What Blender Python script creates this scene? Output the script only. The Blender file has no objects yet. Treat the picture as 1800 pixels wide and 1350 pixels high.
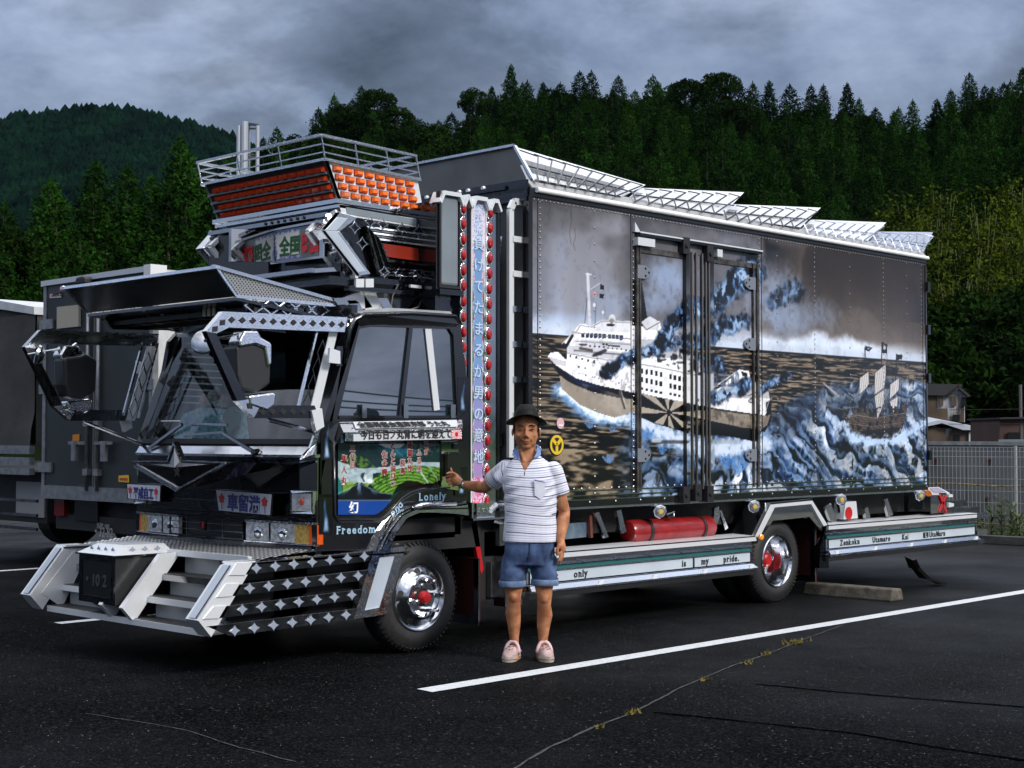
import bpy, bmesh, math, random
import numpy as np
from mathutils import Vector, Matrix, noise as mnoise
random.seed(7)
rng = np.random.default_rng(11)
S = bpy.context.scene
COL = S.collection
# ------------------------------------------------------------------ camera
# the truck's length is the world X axis (front towards -X), its width Y, its near side lies on Y = 0
FOC, CX, CY = 2612.0, 900.0, 675.0          # focal length and centre in pixels of the 1800 x 1350 photograph
def _dir(p):
    v = np.array([p[0]-CX, -(p[1]-CY), FOC]); return v/np.linalg.norm(v)
_ex = _dir((3434, 770)); _ey = _dir((-1795, 768))
_ey = _ey-_ex*(_ex@_ey); _ey /= np.linalg.norm(_ey)
_ez = np.cross(_ex, _ey)
if _ez[1] < 0: _ez = -_ez
RW = np.array([_ex, _ey, _ez])              # camera (right, up, forward) -> world
CAM = np.array([-7.078, -7.726, 1.5])
cam_d = bpy.data.cameras.new('camera'); cam = bpy.data.objects.new('camera', cam_d); COL.objects.link(cam)
cam_d.sensor_width = 36.0; cam_d.lens = FOC/1800*36.0; cam_d.clip_start = 0.1; cam_d.clip_end = 8000
_m = Matrix.Identity(4)
for i in range(3):
    _m[i][0] = RW[i][0]; _m[i][1] = RW[i][1]; _m[i][2] = -RW[i][2]; _m[i][3] = CAM[i]
cam.matrix_world = _m
S.camera = cam
# ------------------------------------------------------------------ world, sun, exposure
SUN_DIR = Vector((0.10, -0.84, 0.55)).normalized()      # towards the light
sun_el = math.asin(SUN_DIR.z); sun_az = math.atan2(SUN_DIR.x, SUN_DIR.y)
W = bpy.data.worlds.new('World'); S.world = W; W.use_nodes = True
wt = W.node_tree; wt.nodes.clear()
def wn(t, **k):
    n = wt.nodes.new(t)
    for a, b in k.items(): setattr(n, a, b)
    return n
def wl(a, b): wt.links.new(a, b)
w_out = wn('ShaderNodeOutputWorld'); w_bg = wn('ShaderNodeBackground'); w_bg2 = wn('ShaderNodeBackground'); w_add = wn('ShaderNodeAddShader')
sky = wn('ShaderNodeTexSky', sky_type='NISHITA', sun_disc=False, sun_elevation=sun_el, sun_rotation=sun_az)
w_bg.inputs['Strength'].default_value = 0.05; sky.air_density = 1.6; sky.dust_density = 3.0
wl(sky.outputs[0], w_bg.inputs['Color'])
tc = wn('ShaderNodeTexCoord'); sep = wn('ShaderNodeSeparateXYZ'); wl(tc.outputs['Generated'], sep.inputs[0])
def wmath(op, a, b=None, c=None, clamp=False):
    n = wn('ShaderNodeMath', operation=op, use_clamp=clamp)
    for i, v in enumerate((a, b, c)):
        if v is None: continue
        if isinstance(v, (int, float)): n.inputs[i].default_value = v
        else: wl(v, n.inputs[i])
    return n.outputs[0]
zz = wmath('MAXIMUM', sep.outputs['Z'], 0.0)
den = wmath('ADD', zz, 0.30)
comb = wn('ShaderNodeCombineXYZ'); wl(wmath('DIVIDE', sep.outputs['X'], den), comb.inputs[0]); wl(wmath('DIVIDE', sep.outputs['Y'], den), comb.inputs[1])
comb.inputs[2].default_value = 3.3
def wnoise(scale, detail, rough, dist, off=0.0):
    n = wn('ShaderNodeTexNoise'); n.inputs['Scale'].default_value = scale; n.inputs['Detail'].default_value = detail
    n.inputs['Roughness'].default_value = rough; n.inputs['Distortion'].default_value = dist
    if off:
        va = wn('ShaderNodeVectorMath', operation='ADD'); wl(comb.outputs[0], va.inputs[0]); va.inputs[1].default_value = (off, off*.7, off*.3); wl(va.outputs[0], n.inputs['Vector'])
    else: wl(comb.outputs[0], n.inputs['Vector'])
    return n.outputs['Fac']
cl = wmath('ADD', wmath('MULTIPLY', wnoise(1.15, 9, 0.62, 0.25), 0.60), wmath('MULTIPLY', wnoise(3.3, 9, 0.62, 0.2, 5.1), 0.40))
ramp = wn('ShaderNodeValToRGB'); wl(cl, ramp.inputs[0])
ce = ramp.color_ramp.elements
ce[0].position = 0.38; ce[0].color = (0.026, 0.037, 0.062, 1)
ce[1].position = 0.65; ce[1].color = (0.165, 0.198, 0.272, 1)
e = ce.new(0.485); e.color = (0.070, 0.092, 0.145, 1)
# an overcast sky is brighter overhead than at the horizon
lift = wn('ShaderNodeMapRange', interpolation_type='SMOOTHSTEP'); wl(zz, lift.inputs['Value'])
lift.inputs['From Min'].default_value = 0.20; lift.inputs['From Max'].default_value = 0.85
lift.inputs['To Min'].default_value = 1.0; lift.inputs['To Max'].default_value = 8.2
hor = wn('ShaderNodeMapRange', interpolation_type='SMOOTHSTEP'); wl(zz, hor.inputs['Value'])
hor.inputs['From Min'].default_value = 0.05; hor.inputs['From Max'].default_value = 0.22
hor.inputs['To Min'].default_value = 2.0; hor.inputs['To Max'].default_value = 1.0
gm = wn('ShaderNodeMapRange'); wl(zz, gm.inputs['Value']); gm.inputs['From Min'].default_value = .25; gm.inputs['From Max'].default_value = .6; gm.inputs['To Max'].default_value = .85
bw = wn('ShaderNodeRGBToBW'); wl(ramp.outputs[0], bw.inputs[0]); cmx = wn('ShaderNodeMix', data_type='RGBA'); wl(gm.outputs[0], cmx.inputs[0]); wl(ramp.outputs[0], cmx.inputs[6]); wl(bw.outputs[0], cmx.inputs[7])
wl(cmx.outputs[2], w_bg2.inputs['Color']); edge = wn('ShaderNodeMapRange', interpolation_type='SMOOTHSTEP'); wl(wmath('ADD', wnoise(1.5, 10, 0.55, 0.9, 9.3), wmath('MULTIPLY', wnoise(6.5, 6, 0.6, 0.4, 2.2), 0.12)), edge.inputs['Value'])
edge.inputs['From Min'].default_value = .50; edge.inputs['From Max'].default_value = .60; edge.inputs['To Min'].default_value = .80; edge.inputs['To Max'].default_value = 1.28
wl(wmath('MULTIPLY', wmath('MULTIPLY', lift.outputs[0], hor.outputs[0]), edge.outputs[0]), w_bg2.inputs['Strength'])
w_mix = wn('ShaderNodeMixShader'); w_mix.inputs[0].default_value = 0.88
wl(w_bg.outputs[0], w_mix.inputs[1]); wl(w_bg2.outputs[0], w_mix.inputs[2]); wl(w_mix.outputs[0], w_out.inputs[0])
sun_d = bpy.data.lights.new('sun', 'SUN'); sun = bpy.data.objects.new('sun', sun_d); COL.objects.link(sun)
sun_d.energy = 1.5; sun_d.angle = math.radians(13); sun_d.color = (1.0, 0.95, 0.88)
sun.rotation_euler = (-SUN_DIR).to_track_quat('-Z', 'Y').to_euler()
S.view_settings.view_transform = 'Standard'; S.view_settings.look = 'None'
S.view_settings.exposure = 1.1; S.view_settings.gamma = 1.0; S.view_settings.use_curve_mapping = False
# ------------------------------------------------------------------ helpers
def ray(p): return RW@_dir(p)
def PY(px, py, y): r = ray((px, py)); t = (y-CAM[1])/r[1]; return Vector(CAM+r*t)
def PX(px, py, x): r = ray((px, py)); t = (x-CAM[0])/r[0]; return Vector(CAM+r*t)
def PZ(px, py, z=0.0): r = ray((px, py)); t = (z-CAM[2])/r[2]; return Vector(CAM+r*t)
def pix(P):
    c = (np.asarray(P)-CAM)@RW
    return np.stack([CX+FOC*c[..., 0]/c[..., 2], CY-FOC*c[..., 1]/c[..., 2]], -1)
def V(*a): return Vector(a)
def srgb(r, g, b):
    f = lambda c: (c/255/12.92) if c/255 <= .04045 else ((c/255+.055)/1.055)**2.4
    return (f(r), f(g), f(b))
MATS = {}
def mat(name, col=(.5, .5, .5), rough=.5, metal=0.0, bump=0.0, bscale=60, var=0.0, vscale=8, col2=None, coat=0.0, emit=None, trans=0.0, spec=.5, rvar=0.0, vdetail=5, stretch=None, ior=1.45, alpha=1.0):
    if name in MATS: return MATS[name]
    m = bpy.data.materials.new(name); m.use_nodes = True; t = m.node_tree; p = t.nodes['Principled BSDF']; MATS[name] = m
    p.inputs['Base Color'].default_value = (*col, 1); p.inputs['Roughness'].default_value = rough; p.inputs['Metallic'].default_value = metal
    p.inputs['Coat Weight'].default_value = coat; p.inputs['Transmission Weight'].default_value = trans; p.inputs['Specular IOR Level'].default_value = spec
    p.inputs['IOR'].default_value = ior; p.inputs['Alpha'].default_value = alpha
    if coat: p.inputs['Coat Roughness'].default_value = 0.05
    if emit: p.inputs['Emission Color'].default_value = (*emit[:3], 1); p.inputs['Emission Strength'].default_value = emit[3]
    co = t.nodes.new('ShaderNodeTexCoord'); vec = co.outputs['Object']
    if stretch:
        mp = t.nodes.new('ShaderNodeMapping'); mp.inputs['Scale'].default_value = stretch; t.links.new(vec, mp.inputs[0]); vec = mp.outputs[0]
    if var or col2 or rvar:
        n = t.nodes.new('ShaderNodeTexNoise'); n.inputs['Scale'].default_value = vscale; n.inputs['Detail'].default_value = vdetail; t.links.new(vec, n.inputs['Vector'])
        if var or col2:
            r = t.nodes.new('ShaderNodeValToRGB'); t.links.new(n.outputs['Fac'], r.inputs[0])
            c2 = col2 or tuple(c*(1-var) for c in col); c1 = col if col2 else tuple(min(1, c*(1+var)) for c in col)
            r.color_ramp.elements[0].position = .35; r.color_ramp.elements[0].color = (*c2, 1)
            r.color_ramp.elements[1].position = .65; r.color_ramp.elements[1].color = (*c1, 1)
            t.links.new(r.outputs[0], p.inputs['Base Color'])
        if rvar:
            mr = t.nodes.new('ShaderNodeMapRange'); t.links.new(n.outputs['Fac'], mr.inputs[0]); mr.inputs[1].default_value = .3; mr.inputs[2].default_value = .7
            mr.inputs[3].default_value = max(0.02, rough-rvar); mr.inputs[4].default_value = rough+rvar; t.links.new(mr.outputs[0], p.inputs['Roughness'])
    if bump:
        n2 = t.nodes.new('ShaderNodeTexNoise'); n2.inputs['Scale'].default_value = bscale; n2.inputs['Detail'].default_value = 4; t.links.new(vec, n2.inputs['Vector'])
        b = t.nodes.new('ShaderNodeBump'); b.inputs['Strength'].default_value = bump; b.inputs['Distance'].default_value = .01; t.links.new(n2.outputs['Fac'], b.inputs['Height']); t.links.new(b.outputs[0], p.inputs['Normal'])
    return m
def wet(name, col, rough, metal, cell=95, **k):
    """polished metal or paint with rain beads standing on it"""
    m = mat(name, col, rough, metal, **k); t = m.node_tree; p = t.nodes['Principled BSDF']
    co = t.nodes.new('ShaderNodeTexCoord'); v = t.nodes.new('ShaderNodeTexVoronoi'); v.inputs['Scale'].default_value = cell; t.links.new(co.outputs['Object'], v.inputs['Vector'])
    mr = t.nodes.new('ShaderNodeMapRange'); mr.inputs[1].default_value = 0.12; mr.inputs[2].default_value = 0.34; mr.inputs[3].default_value = 1; mr.inputs[4].default_value = 0; t.links.new(v.outputs['Distance'], mr.inputs[0])
    n = t.nodes.new('ShaderNodeTexNoise'); n.inputs['Scale'].default_value = 5; n.inputs['Detail'].default_value = 3; t.links.new(co.outputs['Object'], n.inputs['Vector'])
    mu = t.nodes.new('ShaderNodeMath'); mu.operation = 'MULTIPLY'; t.links.new(mr.outputs[0], mu.inputs[0]); t.links.new(n.outputs['Fac'], mu.inputs[1])
    b = t.nodes.new('ShaderNodeBump'); b.inputs['Strength'].default_value = .35; b.inputs['Distance'].default_value = .004; t.links.new(mu.outputs[0], b.inputs['Height']); t.links.new(b.outputs[0], p.inputs['Normal'])
    return m
CHROME = wet('chrome', (.80, .81, .84), .07, 1.0)
STEEL = mat('stainless', (.44, .45, .47), .16, 1.0, bump=.03, bscale=9, rvar=.06, vscale=14)
RIMM = mat('rim_polish', (.60, .61, .64), .13, 1.0, rvar=.05, vscale=30)
MIRROR = mat('mirror_polish', (.72, .73, .75), .035, 1.0)
DARKCH = wet('smoked_chrome', (.085, .088, .095), .10, 1.0)
SATIN = wet('satin_white', (.70, .72, .745), .30, 0.35)
WHITE = mat('white_paint', (.74, .75, .77), .35, var=.06, vscale=20)
BLACK = mat('black_paint', (.008, .008, .010), .13, coat=.6)
MATTE = mat('matte_black', (.010, .010, .011), .65, var=.3)
RUBBER = mat('tyre_rubber', (.016, .016, .017), .62, bump=.25, bscale=140, var=.25, vscale=30)
ACRYL = mat('acrylic_grey', (.36, .41, .48), .28, var=.06, vscale=5)
ACRYLD = mat('acrylic_dark', (.17, .20, .23), .25, var=.08, vscale=5)
GREYP = mat('grey_panel', (.075, .082, .086), .30, var=.15, vscale=4)
REDP = mat('red_paint', (.42, .012, .014), .22, coat=.4, var=.12, vscale=12)
TEAL = mat('teal_panel', (.02, .10, .10), .3)
INK = mat('ink_black', (.012, .012, .014), .5)
GLASS = mat('window_glass', (.010, .016, .022), .012, 0.0, spec=.5, ior=2.7)
AMBER = mat('amber_lens', (.85, .17, .02), .12, coat=.8, var=.25, vscale=55)
REDLENS = mat('red_lens', (.50, .006, .006), .08, coat=.9, col2=(.16, .002, .002), vscale=60, bump=.3, bscale=60)
CLEAR = mat('lamp_lens', (.55, .56, .57), .06, .55, bump=.5, bscale=45, var=.35, vscale=35)
WARMLENS = mat('yellow_lens', (.45, .30, .08), .10, coat=.8, bump=.3, bscale=60, var=.3, vscale=40)

class MB:
    def __init__(s): s.v = []; s.f = []; s.c = None
    def add(s, vs, fs):
        o = len(s.v); s.v += [tuple(v) for v in vs]; s.f += [tuple(i+o for i in f) for f in fs]; return s
    def slab(s, pts, th):
        """closed plate: outline pts (3D) pushed along th"""
        n = len(pts); th = Vector(th); a = [Vector(p) for p in pts]; b = [p+th for p in a]
        nor = Vector((0, 0, 0))
        for i in range(n): nor += a[i].cross(a[(i+1) % n])
        fs = [tuple(range(n)), tuple(range(2*n-1, n-1, -1))]+[((i+1) % n, i, n+i, n+(i+1) % n) for i in range(n)]
        if nor.dot(th) > 0: fs = [tuple(reversed(f)) for f in fs]
        return s.add(a+b, fs)
    def box(s, lo, hi):
        x0, y0, z0 = lo; x1, y1, z1 = hi
        return s.slab([(x0, y0, z0), (x1, y0, z0), (x1, y1, z0), (x0, y1, z0)], (0, 0, z1-z0))
    def bar(s, a, b, w, h=None, up=(0, 0, 1)):
        a = Vector(a); b = Vector(b); h = h or w; d = (b-a).normalized(); up = Vector(up)
        r = d.cross(up)
        if r.length < 1e-4: r = d.cross(Vector((0, 1, 0)))
        r.normalize(); u = r.cross(d).normalized()
        q = [a+r*(sx*w/2)+u*(sy*h/2) for sx, sy in ((-1, -1), (1, -1), (1, 1), (-1, 1))]
        return s.slab(q, b-a)
    def tube(s, pts, r, n=8, caps=True):
        pts = [Vector(p) for p in pts]; m = len(pts); rs = r if hasattr(r, '__len__') else [r]*m
        vs = []; prev = None
        for i, p in enumerate(pts):
            d = (pts[min(i+1, m-1)]-pts[max(i-1, 0)]).normalized()
            if prev is None:
                u = d.orthogonal().normalized()
            else:
                u = (prev-d*prev.dot(d)); u = u.normalized() if u.length > 1e-6 else d.orthogonal().normalized()
            prev = u; w = d.cross(u)
            for k in range(n):
                t = 2*math.pi*k/n; vs.append(p+(u*math.cos(t)+w*math.sin(t))*rs[i])
        fs = [(i*n+k, i*n+(k+1) % n, (i+1)*n+(k+1) % n, (i+1)*n+k) for i in range(m-1) for k in range(n)]
        if caps: fs += [tuple(reversed(range(n))), tuple((m-1)*n+k for k in range(n))]
        return s.add(vs, fs)
    def lathe(s, c, axis, prof, n=32, caps=True):
        """prof: (distance along axis, radius) pairs"""
        c = Vector(c); axis = Vector(axis).normalized(); u = axis.orthogonal().normalized(); w = axis.cross(u); vs = []; m = len(prof)
        for t, r in prof:
            for k in range(n):
                a = 2*math.pi*k/n; vs.append(c+axis*t+(u*math.cos(a)+w*math.sin(a))*max(r, 1e-4))
        fs = [(i*n+k, i*n+(k+1) % n, (i+1)*n+(k+1) % n, (i+1)*n+k) for i in range(m-1) for k in range(n)]
        if caps: fs += [tuple(reversed(range(n))), tuple((m-1)*n+k for k in range(n))]
        return s.add(vs, fs)
    def ring(s, outer, inner, th):
        """frame between two outlines with the same number of points"""
        n = len(outer); th = Vector(th); o = [Vector(p) for p in outer]; i_ = [Vector(p) for p in inner]
        vs = o+i_+[p+th for p in o]+[p+th for p in i_]; fs = []
        nor = Vector((0, 0, 0))
        for k in range(n): nor += o[k].cross(o[(k+1) % n])
        for k in range(n):
            l = (k+1) % n
            fs += [(k, l, n+l, n+k), (2*n+l, 2*n+k, 3*n+k, 3*n+l), (l, k, 2*n+k, 2*n+l), (n+k, n+l, 3*n+l, 3*n+k)]
        if nor.dot(th) > 0: fs = [tuple(reversed(f)) for f in fs]
        return s.add(vs, fs)
    def mesh(s, name, m, smooth=False):
        me = bpy.data.meshes.new(name); me.from_pydata(s.v, [], s.f); me.update()
        if m: me.materials.append(m)
        if smooth:
            for p in me.polygons: p.use_smooth = True
        return me
    def build(s, name, m, parent=None, smooth=False, bevel=0.0, angle=None, fix=True):
        me = s.mesh(name, m, smooth)
        if fix:
            b = bmesh.new(); b.from_mesh(me); bmesh.ops.recalc_face_normals(b, faces=b.faces); b.to_mesh(me); b.free()
        if angle and smooth:
            try: me.set_sharp_from_angle(angle=math.radians(angle))
            except Exception: pass
        o = bpy.data.objects.new(name, me); COL.objects.link(o)
        if parent is not None: attach(o, parent)
        if bevel:
            bv = o.modifiers.new('bevel', 'BEVEL'); bv.width = bevel; bv.segments = 2; bv.limit_method = 'ANGLE'
        return o
ROOTPOS = {}
def attach(o, parent, M=None):
    """parent, keeping the child's geometry in world coordinates"""
    d = 0; q = parent
    while q.parent is not None: d += 1; q = q.parent
    if d >= 2: parent = parent.parent                      # thing > part > sub-part, no deeper
    o.parent = parent
    base = world_of(parent).inverted()
    o.matrix_parent_inverse = Matrix.Identity(4)
    o.matrix_basis = base@(M if M is not None else Matrix.Identity(4))
def world_of(o):
    M = o.matrix_basis.copy(); p = o
    while p.parent is not None:
        M = p.parent.matrix_basis@M; p = p.parent
    return M
def thing(name, loc, label, cat, group=None, rz=0.0):
    o = bpy.data.objects.new(name, None); COL.objects.link(o); o.location = loc; o.rotation_euler = (0, 0, rz); o.empty_display_size = .2
    o.matrix_basis = Matrix.Translation(loc)@Matrix.Rotation(rz, 4, 'Z')
    tag(o, label, cat, group); return o
def tag(o, label=None, cat=None, group=None, kind=None):
    if label: o['label'] = label
    if cat: o['category'] = cat
    if group: o['group'] = group
    if kind: o['kind'] = kind
    return o
def inst(me, name, parent, M):
    o = bpy.data.objects.new(name, me); COL.objects.link(o); attach(o, parent, M); return o
def frameM(o, x, y, z=None):
    """matrix whose columns are x, y, z at o"""
    x = Vector(x); y = Vector(y); z = Vector(z) if z is not None else x.cross(y).normalized()
    M = Matrix.Identity(4)
    for i in range(3): M[i][0] = x[i]; M[i][1] = y[i]; M[i][2] = z[i]; M[i][3] = o[i]
    return M
def lerp(a, b, t): return Vector(a)*(1-t)+Vector(b)*t
def bil(q, u, v): return lerp(lerp(q[0], q[1], u), lerp(q[3], q[2], u), v)       # q: four corners in order
def text(body, o, xd, yd, size, m, parent, ex=.002, align='LEFT', bold=0.0, name='lettering', sx=1.0, shear=0.0):
    c = bpy.data.curves.new('t', 'FONT'); c.body = body; c.size = 1; c.extrude = ex/size; c.offset = bold; c.align_x = align; c.resolution_u = 3; c.shear = shear
    t = bpy.data.objects.new('t', c); COL.objects.link(t)
    dg = bpy.context.evaluated_depsgraph_get(); me = bpy.data.meshes.new_from_object(t.evaluated_get(dg)); bpy.data.objects.remove(t); bpy.data.curves.remove(c)
    x = Vector(xd).normalized(); y = Vector(yd); y = (y-x*y.dot(x)).normalized(); z = x.cross(y)
    M = frameM(o, x*size*sx, y*size, z*size); me.transform(M); me.materials.clear(); me.materials.append(m); me.name = name
    ob = bpy.data.objects.new(name, me); COL.objects.link(ob)
    if parent is not None: attach(ob, parent)
    return ob
def vtext(body, top, step, size, xd, m, parent, ex=.002, bold=0.0, yd=(0, 0, 1)):
    """characters set one under the other, joined into one part"""
    obs = []; top = Vector(top); yd = Vector(yd)
    allv = []; allf = []
    for i, ch in enumerate(body):
        if ch == ' ': continue
        o = text(ch, top-yd.normalized()*step*i, xd, yd, size, m, None, ex, 'CENTER', bold); me = o.data
        n = len(allv); allv += [tuple(v.co) for v in me.vertices]; allf += [tuple(k+n for k in p.vertices) for p in me.polygons]
        bpy.data.objects.remove(o); bpy.data.meshes.remove(me)
    mb = MB(); mb.v = allv; mb.f = allf
    return mb.build('lettering', m, parent, fix=False)
# ---- painted panels: colour per vertex, worked out here
def lin(a):
    a = np.clip(np.asarray(a, float)/255.0, 0, 1); return np.where(a <= .04045, a/12.92, ((a+.055)/1.055)**2.4)
def vnoise(x, y, seed=0):
    """smooth value noise on arrays"""
    xi = np.floor(x).astype(int); yi = np.floor(y).astype(int); xf = x-xi; yf = y-yi
    def h(a, b):
        n = (a*374761393+b*668265263+seed*1442695041) & 0xffffffff
        n = ((n ^ (n >> 13))*1274126177) & 0xffffffff; return ((n ^ (n >> 16)) & 0xffff)/65535.0
    u = xf*xf*(3-2*xf); v = yf*yf*(3-2*yf)
    return (h(xi, yi)*(1-u)+h(xi+1, yi)*u)*(1-v)+(h(xi, yi+1)*(1-u)+h(xi+1, yi+1)*u)*v
def fbm(x, y, seed=0, oct=5, gain=.5):
    s = 0; a = 1; t = 0
    for i in range(oct): s = s+a*vnoise(x*2**i, y*2**i, seed+i*17); t += a; a *= gain
    return s/t
def inpoly(x, y, poly):
    r = np.zeros(x.shape, bool); n = len(poly); j = n-1
    for i in range(n):
        xi, yi = poly[i]; xj, yj = poly[j]
        if yi != yj:
            c = ((yi > y) != (yj > y)) & (x < (xj-xi)*(y-yi)/(yj-yi)+xi); r ^= c
        j = i
    return r
def sst(a, b, x): t = np.clip((x-a)/(b-a), 0, 1); return t*t*(3-2*t)
class Paint:
    def __init__(s, px, py): s.x = px; s.y = py; s.c = np.zeros(px.shape+(3,))
    def mix(s, mask, col):
        m = np.clip(np.asarray(mask, float), 0, 1)[..., None]; s.c = s.c*(1-m)+np.asarray(col, float)*m
    def poly(s, pts, col, a=1.0): s.mix(inpoly(s.x, s.y, pts)*a, col)
    def line(s, pts, w, col, a=1.0, soft=.6):
        d = s.dist(pts); s.mix(np.clip((w/2+soft-d)/(2*soft), 0, 1)*a, col)
    def dist(s, pts):
        d = np.full(s.x.shape, 1e9)
        for (x0, y0), (x1, y1) in zip(pts[:-1], pts[1:]):
            dx, dy = x1-x0, y1-y0; t = np.clip(((s.x-x0)*dx+(s.y-y0)*dy)/(dx*dx+dy*dy+1e-9), 0, 1)
            d = np.minimum(d, np.hypot(s.x-x0-t*dx, s.y-y0-t*dy))
        return d
    def ell(s, cx, cy, rx, ry, col, a=1.0, soft=.15): s.mix(np.clip((1-np.hypot((s.x-cx)/rx, (s.y-cy)/ry))/soft, 0, 1)*a, col)
def painted(name, m, parent, corners, nu, nv, fn, keep=None, th=None):
    """grid over four 3D corners (bottom-left, bottom-right, top-right, top-left) coloured by fn(Paint)"""
    u = np.linspace(0, 1, nu+1); v = np.linspace(0, 1, nv+1); U, Vv = np.meshgrid(u, v)
    q = [np.array(c) for c in corners]
    P = (q[0]*(1-U[..., None])+q[1]*U[..., None])*(1-Vv[..., None])+(q[3]*(1-U[..., None])+q[2]*U[..., None])*Vv[..., None]
    pp = pix(P); pt = Paint(pp[..., 0], pp[..., 1]); pt.P = P; pt.U = U; pt.V = Vv; fn(pt)
    idx = np.arange((nu+1)*(nv+1)).reshape(nv+1, nu+1)
    F = np.stack([idx[:-1, :-1], idx[:-1, 1:], idx[1:, 1:], idx[1:, :-1]], -1).reshape(-1, 4)
    if keep is not None:
        k = keep(pt); F = F[(k[:-1, :-1] & k[1:, 1:] & k[:-1, 1:] & k[1:, :-1]).reshape(-1)]
    me = bpy.data.meshes.new(name); nF = len(F)
    me.vertices.add(P.size//3); me.vertices.foreach_set('co', P.reshape(-1))
    me.loops.add(nF*4); me.loops.foreach_set('vertex_index', F.reshape(-1).astype(np.int32))
    me.polygons.add(nF); me.polygons.foreach_set('loop_start', np.arange(0, nF*4, 4, dtype=np.int32)); me.polygons.foreach_set('loop_total', np.full(nF, 4, np.int32))
    me.update(calc_edges=True)
    a = me.color_attributes.new('Col', 'FLOAT_COLOR', 'POINT')
    c = np.concatenate([lin(pt.c), np.ones(pt.c.shape[:2]+(1,))], -1)
    a.data.foreach_set('color', c.reshape(-1).astype(np.float32))
    me.materials.append(m)
    o = bpy.data.objects.new(name, me); COL.objects.link(o)
    if parent is not None: attach(o, parent)
    return o
def paintmat(name, rough=.3, coat=.3, gain=1.0, metal=0.0):
    m = mat(name, (.5, .5, .5), rough, metal, coat=coat); t = m.node_tree; p = t.nodes['Principled BSDF']
    at = t.nodes.new('ShaderNodeAttribute'); at.attribute_name = 'Col'
    t.links.new(at.outputs['Color'], p.inputs['Base Color']); return m
MURAL = paintmat('mural_paint', .30, .35)
PRINT = paintmat('printed_film', .22, .3)
# ================================================================== ground and markings
def asphalt():
    m = bpy.data.materials.new('wet_asphalt'); m.use_nodes = True; t = m.node_tree; p = t.nodes['Principled BSDF']; L = t.links.new
    co = t.nodes.new('ShaderNodeTexCoord'); v = co.outputs['Object']
    def noise(sc, det=4, rough=.5): n = t.nodes.new('ShaderNodeTexNoise'); n.inputs['Scale'].default_value = sc; n.inputs['Detail'].default_value = det; n.inputs['Roughness'].default_value = rough; L(v, n.inputs['Vector']); return n.outputs['Fac']
    def mr(x, a, b, c, d): n = t.nodes.new('ShaderNodeMapRange'); L(x, n.inputs[0]); n.inputs[1].default_value = a; n.inputs[2].default_value = b; n.inputs[3].default_value = c; n.inputs[4].default_value = d; return n.outputs[0]
    def mix(f, a, b):
        n = t.nodes.new('ShaderNodeMix'); n.data_type = 'RGBA'
        if hasattr(f, 'is_linked'): L(f, n.inputs[0])
        else: n.inputs[0].default_value = f
        for i, c in ((6, a), (7, b)):
            if isinstance(c, tuple): n.inputs[i].default_value = (*c, 1)
            else: L(c, n.inputs[i])
        return n.outputs[2]
    vor = t.nodes.new('ShaderNodeTexVoronoi'); vor.inputs['Scale'].default_value = 85; L(v, vor.inputs['Vector'])
    sepc = t.nodes.new('ShaderNodeSeparateColor'); L(vor.outputs['Color'], sepc.inputs[0])
    big = noise(.55, 5); mid = noise(3.2, 5)
    base = mix(mr(big, .35, .65, 0, 1), (.0012, .0013, .0015), (.0075, .0082, .0095)); base = mix(mr(mid, .4, .65, 0, .5), base, (.0022, .0024, .0027))
    stone = mr(sepc.outputs[0], .50, 1.0, 0, .62); base = mix(stone, base, (.017, .0185, .021)); pale = mr(sepc.outputs[1], .985, .995, 0, .5); base = mix(pale, base, (.09, .09, .088))
    L(base, p.inputs['Base Color'])
    ro = mr(noise(.8, 4), .35, .65, .40, .60)
    L(ro, p.inputs['Roughness']); sx = t.nodes.new('ShaderNodeSeparateXYZ'); L(v, sx.inputs[0]); wet_ = t.nodes.new('ShaderNodeMath'); wet_.operation = 'MULTIPLY'; L(mr(sx.outputs['X'], -1.0, 7.0, 0, 1), wet_.inputs[0]); L(mr(noise(.35, 4), .36, .60, .25, 1), wet_.inputs[1])
    sp_ = t.nodes.new('ShaderNodeMath'); sp_.operation = 'MULTIPLY_ADD'; L(wet_.outputs[0], sp_.inputs[0]); sp_.inputs[1].default_value = .13; sp_.inputs[2].default_value = .004; L(sp_.outputs[0], p.inputs['Specular IOR Level'])
    b = t.nodes.new('ShaderNodeBump'); b.inputs['Strength'].default_value = .75; b.inputs['Distance'].default_value = .006
    hs = t.nodes.new('ShaderNodeMath'); hs.operation = 'MULTIPLY_ADD'; L(vor.outputs['Distance'], hs.inputs[0]); hs.inputs[1].default_value = -.9; L(noise(160, 3), hs.inputs[2]); L(hs.outputs[0], b.inputs['Height']); L(b.outputs[0], p.inputs['Normal'])
    return m
MATS['asphalt'] = ASPH = asphalt()
mb = MB(); R = 4000
gx = [-R, -40, 13.0, R]; 
mb.add([(-R, -R, 0), (R, -R, 0), (R, R, 0), (-R, R, 0)], [(0, 1, 2, 3)]); tag(mb.build('ground', ASPH, None), 'dark wet asphalt of the car park', kind='structure')
LINE = mat('road_paint', (.58, .60, .62), .45, bump=.4, bscale=110, var=.10, vscale=30, vdetail=8)
def marking(x0, x1, y0, y1, skew=0.0):
    mb = MB(); n = max(4, int((x1-x0)/.05)); top = []; bot = []
    for i in range(n+1):
        x = x0+(x1-x0)*i/n; top.append((x+skew, y1+.004*mnoise.noise((x*9, 1, 0)), .004)); bot.append((x, y0+.004*mnoise.noise((x*9, 5, 0)), .004))
    mb.add(bot+top, [(i, i+1, n+2+i, n+1+i) for i in range(n)]); return tag(mb.build('road_marking', LINE, None), kind='structure')
a = PZ(733, 1212); b = PZ(760, 1217.5); marking(b.x, 30, b.y, a.y, a.x-b.x)
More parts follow.
